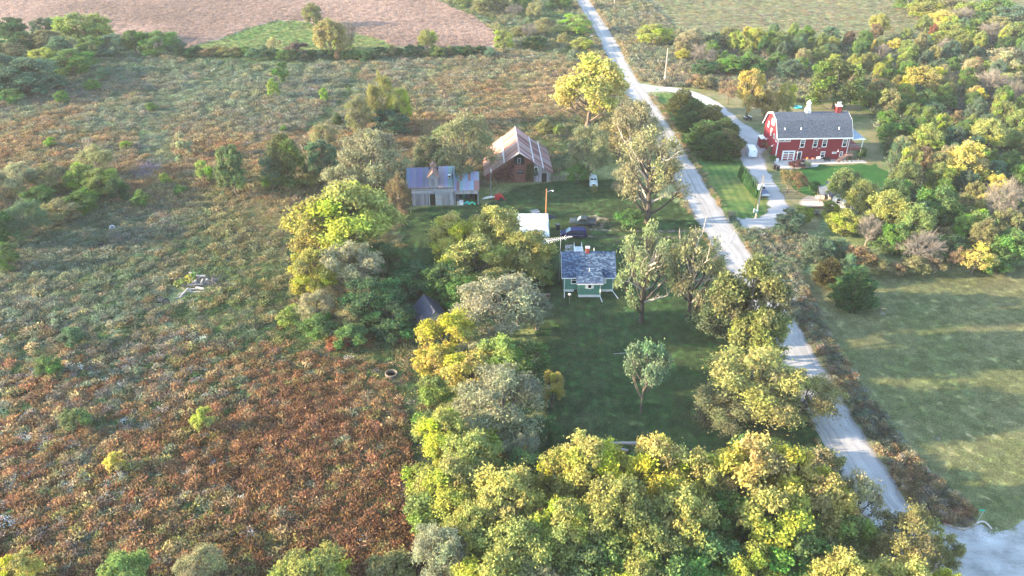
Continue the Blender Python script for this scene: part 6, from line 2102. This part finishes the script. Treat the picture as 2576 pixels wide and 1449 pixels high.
def finish_labels():
    ords = ['', 'second', 'third', 'fourth', 'fifth', 'sixth', 'seventh', 'eighth', 'ninth', 'tenth', 'eleventh', 'twelfth', 'thirteenth', 'fourteenth', 'fifteenth', 'sixteenth']
    fam = {}
    for t in TREES:
        if t[6]:
            t[0]['label'] = t[6]
            continue
        fam.setdefault((t[1], t[2], t[3]), []).append(t)
    for (k, c, rg), L in fam.items():
        L.sort(key=lambda t: t[4])
        d = WORDS[c] + ' ' + FORM[k] if k != 'bare' else 'leafless grey tree'
        if k == 'bare' and c != 'bare':
            d = 'leafless brownish tree'
        pl = d.replace('tree with', 'trees with') if 'tree with' in d else (d + 'es' if d.endswith('sh') else d + 's')
        for i, t in enumerate(L):
            if len(L) == 1:
                s = d + ' ' + rg
            elif len(L) == 2:
                s = ('left' if i == 0 else 'right') + ' of two ' + pl + ' ' + rg
            elif i == 0:
                s = 'leftmost of the ' + pl + ' ' + rg
            elif i == len(L) - 1:
                s = 'rightmost of the ' + pl + ' ' + rg
            else:
                s = (ords[i] if i < len(ords) else '%dth' % (i + 1)) + ' from the left of ' + pl + ' ' + rg
            t[0]['label'] = s


UL = 'in the far left grove'
for a in [('oak', 25, 48, 62, 7, 'dark'), ('oak', 105, 50, 50, 7, 'blue'), ('oak', 195, 38, 92, 8.5, 'mid'), ('oak', 245, 40, 62, 8, 'ygreen'), ('oak', 335, 80, 62, 6.5, 'green'), ('oak', 398, 82, 76, 6.5, 'green'),
          ('oak', 442, 100, 44, 4.5, 'blue'), ('walnut', 112, 80, 82, 6.5, 'olive'), ('oak', 30, 112, 72, 6, 'olive'), ('oak', 110, 124, 58, 6, 'ygreen'), ('oak', 178, 128, 90, 6.5, 'green'),
          ('oak', 78, 150, 130, 8, 'blue'), ('oak', 8, 142, 72, 8, 'blue'), ('oak', 55, 165, 70, 5.5, 'green'), ('oak', 150, 95, 60, 7, 'blue'), ('oak', 285, 90, 70, 5.5, 'blue'), ('oak', -40, 90, 90, 8, 'green'), ('oak', 65, 85, 70, 6.5, 'dark'), ('oak', 230, 95, 60, 5.5, 'green'), ('oak', -35, 160, 90, 8, 'dark'), ('bush', 130, 200, 60, 3, 'blue'), ('bush', 30, 235, 60, 2.5, 'green')]:
    tree(a[0], a[1], a[2] - 4, a[3] * 1.22, a[4] * 1.2, a[5], UL)
FE = 'on the edge of the stubble field'
tree('oak', 790, 8, 54, 0, 'olive', FE, base=66)
tree('walnut', 836, 48, 84, 0, 'pale', FE, base=146, tint=(.33, .30, .075))
tree('bare', 880, 55, 48, 0, 'bare', FE, base=128)
tree('bush', 862, 95, 55, 4, 'ygreen', FE)
tree('airy', 692, 90, 40, 0, 'pale', FE, base=140)
tree('oak', 1075, 74, 50, 0, 'ygreen', FE, base=126)
tree('oak', 1268, 74, 50, 0, 'ygreen', 'at the right tip of the stubble field', base=126)
HE = 'in the hedgerow below the stubble field'
x = 452
while x < 1250:
    tree('bush', x, 118 + tr_r.uniform(8, 16) - (6 if x < 700 else 0) - (x > 950) * 8, tr_r.uniform(26, 44), tr_r.uniform(2.2, 3.2), tr_r.choice(['dark', 'dark', 'dark', 'blue', 'olive', 'brown', 'green']), HE, group='hedgerow bushes below the stubble field')
    x += tr_r.uniform(19, 30)
tree('bush', 745, 114, 62, 4, 'brown', FE, tint=(.13, .09, .075))
tree('bush', 1100, 124, 40, 3, 'mid', HE)
MF = 'alone in the weedy meadow'
tree('bush', 713, 168, 42, 0, 'green', MF, base=212)
tree('bush', 690, 207, 30, 0, 'lime', MF, base=246)
tree('bush', 817, 229, 22, 0, 'lime', MF, base=258)
tree('cedar', 850, 283, 26, 0, 'cedar', 'standing alone in the meadow left of the tall elms', base=314)
tree('bush', 715, 318, 22, 0, 'green', MF, base=332)
tree('bush', 465, 345, 46, 0, 'pale', MF, base=394)
tree('bush', 520, 415, 40, 0, 'lime', MF, base=462)
tree('bush', 420, 441, 28, 0, 'lime', MF, base=464)
tree('bush', 360, 486, 42, 0, 'green', MF, base=524)
tree('bush', 455, 470, 34, 0, 'green', MF, base=490)
tree('bush', 385, 262, 30, 0, 'green', MF, base=278)
tree('bush', 262, 175, 40, 0, 'blue', MF, base=200)
tree('bush', 235, 205, 40, 0, 'green', MF, base=230)
tree('bush', 160, 235, 34, 0, 'green', MF, base=262)
tree('bush', 130, 350, 30, 0, 'lime', MF, base=372)
tree('bush', 320, 358, 30, 0, 'lime', MF, base=376)
tree('bush', 200, 1035, 70, 0, 'mid', MF, base=1080, tint=(.16, .22, .08))
tree('bush', 190, 830, 60, 0, 'blue', MF, base=868)
tree('bush', 515, 1035, 54, 0, 'ygreen', MF, base=1082)
tree('bush', 295, 1145, 48, 0, 'gold', MF, base=1185)
tree('bush', 130, 905, 60, 0, 'green', MF, base=945)
NM = 'behind the old sheds'
tree('elm', 966, 178, 78, 0, 'mid', NM, base=320, tint=(.26, .25, .065))
tree('elm', 1010, 215, 66, 0, 'ygreen', NM, base=322)
tree('elm', 903, 236, 72, 0, 'olive', NM, base=338)
tree('oak', 985, 275, 100, 0, 'blue', NM, base=335)
tree('elm', 815, 306, 72, 0, 'pale', NM, base=378)
tree('oak', 596, 362, 80, 0, 'green', 'in the meadow left of the sheds', base=492, tint=(.115, .15, .055))
tree('oak', 728, 334, 96, 0, 'mid', 'in the meadow left of the sheds', base=476, tint=(.13, .17, .055))
tree('airy', 690, 390, 56, 0, 'blue', 'in the meadow left of the sheds', base=490)
tree('oak', 822, 352, 82, 0, 'blue', 'in the meadow left of the sheds', base=450)
tree('elm', 950, 312, 190, 0, 'silver', NM, base=492, seed=0, label='great silver-grey elm rising behind the left shed')
tree('elm', 876, 405, 112, 0, 'silver', NM, base=515, label='smaller silvery elm at the left end of the sheds')
tree('elm', 1165, 272, 172, 0, 'olive', NM, base=462, seed=1, label='broad olive elm between the sheds and the old barn', tint=(.215, .205, .09))
tree('elm', 1080, 330, 90, 0, 'olive', NM, base=450, tint=(.16, .17, .08))
tree('elm', 1003, 430, 70, 0, 'brown', 'hanging over the left end of the sheds', base=545, tint=(.18, .14, .07))
tree('bush', 690, 440, 60, 2.5, 'green', 'in the meadow left of the sheds')
tree('bush', 780, 440, 60, 2.5, 'olive', 'in the meadow left of the sheds')
tree('bush', 850, 480, 50, 2.5, 'olive', 'in the meadow left of the sheds')
LE = 'in the thicket at the left edge'
for a in [('elm', 232, 360, 105, 8, 'pale'), ('oak', 195, 415, 78, 6, 'lime'), ('oak', 248, 424, 84, 6, 'mid'), ('elm', 118, 405, 110, 7, 'olive'), ('elm', 40, 402, 112, 8, 'pale'), ('oak', 150, 500, 110, 4.5, 'olive'),
          ('elm', 52, 500, 112, 8.5, 'blue'), ('oak', 8, 615, 66, 5, 'green'), ('oak', 290, 450, 56, 5, 'dark'), ('oak', -20, 520, 90, 8, 'dark'), ('oak', 205, 480, 90, 4.5, 'green'), ('elm', -50, 420, 110, 8, 'silver'), ('oak', 95, 470, 80, 5, 'green')]:
    tree(*a, LE)
YL = 'in the group left of the yard'
tree('walnut', 885, 460, 240, 15.5, 'ygreen', YL, seed=0, label='huge domed yellow-green tree left of the shaded yard')
tree('walnut', 800, 500, 175, 13, 'ygreen', YL, seed=1, tint=(.36, .33, .05))
tree('walnut', 785, 625, 130, 9.5, 'yellow', YL, seed=2, tint=(.38, .35, .045))
tree('elm', 890, 592, 170, 11, 'silver', YL, seed=2, label='silvery elm in front of the huge domed tree', tint=(.29, .27, .17))
tree('oak', 975, 612, 120, 8, 'green', YL, tint=(.075, .14, .045))
tree('oak', 930, 700, 150, 7, 'dark', YL)
tree('oak', 1050, 655, 120, 6.5, 'dark', YL)
tree('oak', 990, 755, 120, 5, 'dark', YL)
tree('elm', 790, 728, 110, 6, 'pale', YL, tint=(.29, .26, .15))
tree('elm', 880, 760, 80, 4.5, 'pale', YL)
tree('bush', 735, 778, 70, 2.8, 'mid', YL)
tree('bush', 800, 800, 90, 3, 'green', YL)
tree('bush', 880, 830, 80, 3, 'green', YL)
tree('bush', 1000, 815, 80, 3, 'dark', YL)
tree('bush', 850, 850, 60, 1.6, 'rust', YL)
for a in [('bush', 1080, 1050, 90, 3, 'mid'), ('bush', 1230, 1075, 120, 4, 'ygreen'), ('bush', 1300, 1040, 100, 3.5, 'green'), ('bush', 1100, 960, 90, 3, 'mid'), ('bush', 1330, 960, 90, 3.5, 'green'), ('bush', 1210, 990, 100, 3.5, 'mid'), ('bush', 1060, 1180, 90, 3.5, 'ygreen'), ('bush', 1080, 1260, 110, 4, 'mid')]:
    tree(*a, 'under the trees left of the dark lawn')
for a in [('oak', 1250, 1250, 170, 7, 'mid'), ('oak', 1560, 1290, 190, 8, 'mid'), ('oak', 1830, 1220, 190, 8, 'green'), ('oak', 1980, 1280, 170, 7, 'mid'), ('bush', 2060, 1140, 110, 4, 'olive'), ('bush', 1900, 1110, 110, 4, 'green'), ('oak', 1700, 1400, 200, 8, 'green'), ('oak', 1500, 1200, 150, 7, 'mid'), ('oak', 1240, 1390, 190, 8, 'ygreen'), ('oak', 2060, 1420, 190, 7, 'green')]:
    tree(*a, 'deep in the bottom row of trees')
CT = 'between the cottage and the white-roofed garage'
tree('walnut', 1135, 535, 125, 10, 'yellow', 'left of the cottage', seed=0, tint=(.39, .36, .05))
tree('walnut', 1240, 521, 135, 10.5, 'gold', 'left of the cottage', seed=1, tint=(.44, .38, .06))
tree('walnut', 1200, 600, 170, 9, 'ygreen', 'left of the cottage', seed=2, tint=(.36, .34, .07))
tree('walnut', 1318, 580, 165, 8.5, 'ygreen', 'left of the cottage', seed=1, tint=(.30, .29, .045))
tree('oak', 1110, 660, 110, 7, 'green', 'left of the cottage')
tree('oak', 1160, 690, 110, 6.5, 'green', 'left of the cottage')
tree('oak', 1360, 655, 70, 5, 'mid', 'left of the cottage')
tree('elm', 1262, 682, 230, 11, 'silver', 'below the cottage', seed=1, label='wide pale silvery elm with showing branches left of the cottage', tint=(.30, .30, .16))
tree('elm', 1350, 740, 80, 6.5, 'silver', 'below the cottage', tint=(.22, .24, .15))
DR = 'left of the shaded back lawn'
tree('cotton', 1120, 795, 150, 8, 'gold', DR, seed=0, tint=(.43, .35, .05))
tree('cotton', 1095, 860, 120, 6, 'gold', DR, seed=1, tint=(.42, .345, .05))
tree('cotton', 1185, 880, 150, 7, 'yellow', DR, seed=2, tint=(.40, .33, .04))
tree('walnut', 1262, 845, 130, 8, 'lime', DR, seed=2)
tree('oak', 1330, 855, 110, 7, 'green', DR)
tree('elm', 1200, 850, 110, 6, 'pale', DR)
tree('elm', 1262, 925, 250, 10, 'silver', DR, seed=0, label='large feathery grey-green elm at the left of the dark lawn', tint=(.29, .285, .145))
tree('cotton', 1390, 935, 66, 6, 'gold', DR)
tree('oak', 1360, 1050, 90, 5, 'dark', DR)
tree('walnut', 1120, 1030, 130, 8, 'ygreen', DR, seed=0, tint=(.33, .34, .045))
tree('walnut', 1190, 1090, 150, 8, 'ygreen', DR, seed=1)
tree('oak', 1320, 1130, 130, 6, 'green', DR)
tree('elm', 1310, 1090, 110, 6, 'silver', DR)
BT = 'along the bottom edge'
for a in [('walnut', 1150, 1150, 170, 8.5, 'ygreen'), ('walnut', 1275, 1180, 190, 10, 'yellow'), ('walnut', 1480, 1092, 190, 12, 'yellow'), ('walnut', 1420, 1135, 130, 10, 'yellow'), ('walnut', 1660, 1098, 180, 12, 'yellow'), ('walnut', 1755, 1135, 150, 11, 'yellow'),
          ('walnut', 1560, 1200, 190, 12, 'ygreen'), ('walnut', 1720, 1230, 180, 11, 'yellow'), ('cotton', 1885, 1100, 210, 12, 'gold'), ('cotton', 2000, 1130, 180, 11, 'gold'), ('cotton', 1950, 1230, 200, 11, 'yellow'), ('walnut', 1420, 1260, 170, 10, 'ygreen'),
          ('walnut', 1640, 1310, 170, 9, 'mid'), ('cotton', 2080, 1185, 170, 10, 'gold'), ('airy', 2180, 1190, 130, 9, 'pale'), ('oak', 2010, 1340, 200, 8, 'green'), ('walnut', 1300, 1310, 190, 9, 'ygreen'), ('oak', 1480, 1370, 180, 7, 'mid'),
          ('oak', 1780, 1330, 190, 8, 'green'), ('oak', 2130, 1290, 150, 7, 'mid'), ('elm', 2300, 1275, 190, 9, 'olive'), ('walnut', 2130, 1395, 180, 9, 'yellow'), ('walnut', 2290, 1410, 170, 8, 'yellow'), ('cotton', 1900, 1380, 170, 8, 'ygreen'),
          ('elm', 1105, 1310, 150, 9, 'silver'), ('walnut', 1190, 1270, 150, 8, 'ygreen'), ('walnut', 1620, 1410, 170, 8, 'ygreen'), ('oak', 1350, 1420, 180, 7, 'olive'), ('cotton', 2390, 1440, 120, 7, 'yellow'),
          ('oak', 50, 1400, 110, 4, 'yellow'), ('walnut', 310, 1395, 130, 5, 'lime'), ('elm', 500, 1372, 130, 5.5, 'pale'), ('walnut', 770, 1395, 200, 5.5, 'ygreen'), ('bush', 985, 1395, 110, 2.5, 'olive'), ('elm', 2390, 1330, 90, 6, 'olive')]:
    tree(*a, BT)
RD = 'between the back lawn and the gravel road'
tree('cotton', 1862, 655, 200, 0, 'olive', RD, base=905, tint=(.17, .18, .062), seed=0)
tree('oak', 1800, 735, 130, 7, 'blue', RD, tint=(.11, .15, .075))
tree('walnut', 1912, 778, 140, 10, 'ygreen', RD, seed=1)
tree('elm', 1905, 850, 270, 11.5, 'pale', RD, seed=2, tint=(.335, .315, .10), label='wide straw-yellow elm leaning over the gravel road')
tree('elm', 2020, 930, 190, 8, 'olive', RD, seed=0, tint=(.24, .22, .085))
tree('elm', 1830, 960, 170, 6.5, 'olive', RD, tint=(.20, .20, .09))
tree('tall', 1612, 532, 165, 0, 'silver', 'on the lawn right of the cottage', base=812, seed=0, label='tall ragged elm on the lawn just right of the cottage', tint=(.19, .225, .12))
tree('tall', 1732, 545, 180, 0, 'olive', 'on the lawn right of the cottage', base=808, seed=1, label='tall golden-topped elm with dead limbs beside the road', tint=(.27, .245, .09))
tree('airy', 1612, 842, 122, 0, 'blue', 'alone', base=1040, label='slim young tree alone in the middle of the dark back lawn', tint=(.17, .24, .12), seed=0)
UM = 'between the old barn and the road'
tree('cotton', 1478, 136, 180, 0, 'yellow', UM, base=322, seed=1, label='big yellow cottonwood beside the road past the barn', tint=(.41, .375, .085))
tree('elm', 1600, 240, 140, 0, 'olive', UM, base=400, tint=(.27, .24, .12), seed=0)
tree('elm', 1478, 303, 112, 0, 'silver', UM, base=450, seed=1, tint=(.23, .22, .12))
tree('elm', 1560, 310, 130, 8, 'pale', UM, tint=(.29, .25, .11))
tree('elm', 1572, 410, 80, 6, 'silver', UM)
tree('tall', 1630, 298, 215, 0, 'silver', UM, base=560, seed=2, label='largest ragged elm with dead limbs between barn and road', tint=(.25, .24, .125))
tree('bush', 1452, 425, 55, 3.5, 'green', UM)
tree('bush', 1493, 470, 18, 0, 'olive', 'in front of the vintage car', base=487)
tree('bush', 1585, 535, 70, 3, 'green', UM)
tree('bush', 1370, 310, 40, 3, 'olive', UM)
tree('bush', 1405, 320, 30, 2.5, 'mid', UM)
TG = 'in the thicket past the stubble field'
for a in [('oak', 1450, 38, 84, 6.5, 'lime'), ('elm', 1370, 42, 66, 6.5, 'olive'), ('elm', 1345, 4, 44, 6.5, 'pale'), ('bare', 1292, 10, 44, 5, 'brown'), ('oak', 1462, 94, 56, 4, 'ygreen'), ('bare', 1330, 60, 40, 5.5, 'bare'), ('bush', 1345, 98, 60, 3, 'dark'),
          ('oak', 1215, -12, 60, 7, 'olive'), ('oak', 1260, -15, 50, 7, 'olive'), ('oak', 1410, -15, 60, 6, 'green'), ('oak', 1312, -18, 50, 7, 'green'), ('bush', 1305, 72, 50, 3, 'olive'), ('bush', 1420, 88, 40, 3, 'olive'), ('oak', 1165, -20, 50, 6, 'mid')]:
    tree(*a, TG)
# evergreens
CE = 'between the road and the drive'
for a in [('cedar', 1718, 222, 82, 6.6, 'cedarb'), ('cedar', 1748, 250, 96, 7.2, 'cedar'), ('cedar', 1790, 262, 98, 7.2, 'cedarb'), ('cedar', 1775, 300, 103, 6.6, 'cedar'), ('cedar', 1822, 296, 105, 7.2, 'cedar'), ('cedar', 1805, 330, 110, 6.0, 'cedar'), ('cedar', 1828, 322, 92, 6.6, 'cedarb'), ('cedar', 1742, 280, 69, 5.4, 'cedar')]:
    tree(*a, CE)
tree('cedar', 2140, 664, 118, 0, 'cedar', 'alone', base=768, label='broad spreading cedar alone on the edge of the mown meadow', tint=(.075, .155, .05))
tree('cedar', 2090, 645, 80, 5, 'cedarb', 'behind the lone cedar', tint=(.115, .105, .035))
AB = 'in the row by the old pickup'
for bx, by in [(200, 605), (228, 645), (258, 685), (288, 728), (318, 770), (350, 812), (385, 855), (420, 895), (455, 930), (508, 958)]:
    X, Y = 1823.8 + bx * .1562 + 3, 352.2 + by * .1562
    tree('arb', X + 2.5, Y - 31.5, 9.3, 0, 'arb', AB, base=Y)
# wood on the right: named trees first
RH = 'in the wood behind the red house'
for a in [('walnut', 1645, 60, 92, 7, 'ygreen'), ('bare', 1770, 112, 60, 7, 'bare'), ('elm', 1745, 68, 80, 8, 'pale'), ('oak', 1842, 138, 74, 6, 'green'), ('oak', 1830, 68, 66, 6.5, 'olive'), ('oak', 1905, 72, 60, 6.5, 'ygreen'), ('oak', 1960, 80, 66, 6, 'mid'),
          ('oak', 1720, 122, 40, 4, 'yellow'), ('oak', 1770, 150, 60, 5, 'dark'), ('oak', 1900, 140, 70, 5.5, 'green'), ('oak', 1985, 150, 60, 6, 'blue')]:
    tree(*a, RH)
tree('oak', 2095, 150, 132, 0, 'green', RH, base=276, tint=(.135, .185, .045), label='big round green tree just behind the red house roof', seed=1)
GB = 'beside the drive behind the red house'
tree('cotton', 1876, 172, 72, 0, 'gold', GB, base=302, tint=(.50, .36, .06))
tree('cotton', 1920, 224, 66, 0, 'gold', GB, base=305, tint=(.46, .34, .06))
tree('oak', 1965, 206, 50, 0, 'lime', GB, base=302, tint=(.38, .36, .05))
tree('airy', 1830, 202, 60, 0, 'brown', GB, base=262)
tree('bush', 1778, 196, 56, 3, 'olive', GB)
tree('bush', 1755, 195, 50, 3, 'brown', GB)
FG = 'on the lawn before the red house'
tree('airy', 1980, 425, 62, 0, 'brown', FG, base=485, tint=(.22, .165, .06))
tree('airy', 2004, 432, 50, 0, 'brown', FG, base=490, tint=(.20, .13, .06))
tree('bush', 2050, 462, 30, 2.2, 'green', FG)
tree('bush', 1932, 355, 24, 2, 'mid', 'against the left gable of the red house')
tree('bush', 1938, 372, 20, 1.8, 'olive', 'against the left gable of the red house')
tree('bush', 1944, 392, 16, 1.2, 'green', 'against the left gable of the red house')
tree('bush', 2168, 378, 22, 2.5, 'dark', 'against the porch of the red house')
tree('bush', 2005, 405, 40, 1.4, 'rust', 'in the bed before the red house', tint=(.13, .045, .04))
tree('bush', 2030, 408, 20, 1.2, 'pale', 'in the bed before the red house', tint=(.36, .38, .18))
CB = 'around the grey cabin'
for a in [('walnut', 2130, 425, 85, 8, 'mid'), ('walnut', 2175, 455, 80, 8, 'ygreen'), ('oak', 2090, 505, 50, 3.5, 'mid'), ('oak', 1985, 525, 66, 5, 'blue'), ('oak', 2020, 518, 50, 4, 'ygreen'), ('oak', 2130, 525, 90, 5.5, 'ygreen'), ('walnut', 2240, 480, 110, 9, 'ygreen'),
          ('walnut', 2310, 515, 90, 9, 'mid'), ('bare', 2190, 545, 60, 6, 'bare'), ('oak', 2370, 470, 110, 9, 'green'), ('oak', 2450, 530, 90, 7, 'lime'), ('bare', 2530, 455, 90, 11, 'bare'), ('bare', 2315, 580, 100, 6.5, 'bare'),
          ('oak', 2060, 595, 80, 5, 'blue'), ('oak', 2110, 600, 60, 4.5, 'blue'), ('oak', 2265, 560, 80, 6, 'green'), ('airy', 2460, 612, 90, 6, 'gold'), ('airy', 2410, 620, 40, 5, 'brown'), ('oak', 2550, 575, 100, 7, 'green'), ('oak', 2400, 590, 90, 5.5, 'dark'), ('bush', 2170, 630, 80, 3.5, 'brown'), ('bush', 2300, 650, 70, 2.5, 'olive'), ('bush', 2215, 655, 60, 2.5, 'olive'), ('bush', 2350, 655, 50, 2.5, 'brown'), ('bush', 2140, 650, 50, 3, 'blue'), ('bush', 2250, 665, 50, 2, 'brown'), ('bush', 2500, 655, 70, 2.5, 'green')]:
    tree(*a, CB)
RW2 = 'in the wood right of the red house'
for a in [('oak', 2440, 355, 110, 10, 'gold'), ('walnut', 2490, 300, 90, 9, 'ygreen'), ('walnut', 2330, 315, 90, 8.5, 'ygreen'), ('oak', 2260, 310, 80, 7, 'green'), ('oak', 2320, 165, 100, 9, 'yellow'), ('bare', 2505, 175, 90, 8, 'bare'), ('oak', 2215, 200, 70, 7, 'olive'), ('oak', 2250, 230, 80, 6, 'green'),
          ('walnut', 2215, 36, 50, 8, 'yellow'), ('oak', 2400, 60, 90, 8, 'ygreen'), ('oak', 2540, 120, 90, 9, 'pale'), ('oak', 2350, 62, 20, 7, 'rust'), ('bare', 2500, 60, 80, 7, 'bare'), ('oak', 2330, 370, 60, 5.5, 'brown')]:
    tree(*a, RW2)
TR = 'at the top right corner'
for a in [('oak', 2330, -8, 90, 8, 'ygreen'), ('oak', 2290, -25, 80, 8, 'green'), ('oak', 2390, -5, 90, 8, 'olive'), ('oak', 2440, 5, 80, 8, 'mid'), ('oak', 2500, -5, 90, 9, 'green'), ('oak', 2550, 15, 90, 9, 'blue'), ('oak', 2470, 30, 70, 7, 'dark'), ('oak', 2560, 55, 90, 8, 'mid'), ('bare', 2420, 20, 60, 7, 'bare'), ('oak', 2370, 25, 70, 6.5, 'gold'), ('oak', 2510, 40, 80, 7, 'olive')]:
    tree(*a, TR)
# the rest of the wood
WOODP = gpoly([(1690, 130), (1790, 118), (1900, 105), (2110, 112), (2330, 95), (2480, 70), (2650, 60), (2850, 200), (2900, 660), (2600, 655), (2480, 660), (2330, 670), (2240, 650), (2190, 600), (2230, 480), (2250, 440), (2215, 350), (2190, 285), (2130, 235), (2060, 215), (1960, 205), (1880, 200), (1760, 175)])
taken = [(t[0].location.x, t[0].location.y) for t in TREES]
cands = []
for _ in range(9000):
    x, y = tr_r.uniform(30, 215), tr_r.uniform(105, 330)
    cands.append((x, y))
cx_, cy_ = np.array([c[0] for c in cands]), np.array([c[1] for c in cands])
ok = inside(cx_, cy_, WOODP)
for (x, y), q in zip(cands, ok):
    if not q or len(TREES) > 640:
        continue
    sp = 4.6 + max(0, y - 150) * .012
    if any((x - a) ** 2 + (y - b) ** 2 < sp * sp for a, b in taken):
        continue
    fz = y * CP + CAM_H * SP
    px, sc = 1288 + FOC * x / fz, FOC / fz
    if px > 2660:
        continue
    taken.append((x, y))
    py = 724.5 - FOC * (y * SP - CAM_H * CP) / fz
    h = tr_r.uniform(5.0, 8.2)
    kind = tr_r.choices(['oak', 'walnut', 'elm', 'cotton', 'bare', 'bush'], [7, 3, 2.0, 1.0, .6, 1.5])[0]
    colour = tr_r.choices(['green', 'mid', 'blue', 'olive', 'ygreen', 'dark', 'gold', 'pale', 'brown'], [5, 4.5, 2.5, 3, 3.4, 1.8, .9, 1.0, .6])[0]
    if kind == 'bare':
        colour = 'bare'
    if kind == 'bush':
        h = tr_r.uniform(2.5, 4)
    w = tr_r.uniform(3.9, 6.0) * sc
    fz2 = y * CP - (h - CAM_H) * SP
    ty = 724.5 - FOC * ((y * SP) + (h - CAM_H) * CP) / fz2
    rowd = 'in the far belt of the wood' if py < 165 else ('in the middle of the wood' if py < 300 else ('in the wood beside the lawn' if py < 450 else 'in the wood above the meadow'))
    rowd = ('left ' if False else '') + rowd
    colw = 'far right' if px > 2430 else ('right' if px > 2250 else 'left')
    tree(kind, px, ty, w, h, colour, rowd, base=py)
finish_labels()
# undergrowth below the wood
P = keep_in(candidates(30, 200, 105, 300, lambda y: 1.5), [WOODP])
weeds('wood_undergrowth', P, lambda y: 1.7 + 0 * y, 'low green and brown undergrowth below the wood', (0, .12, .45, .8, 0, .03, .35))
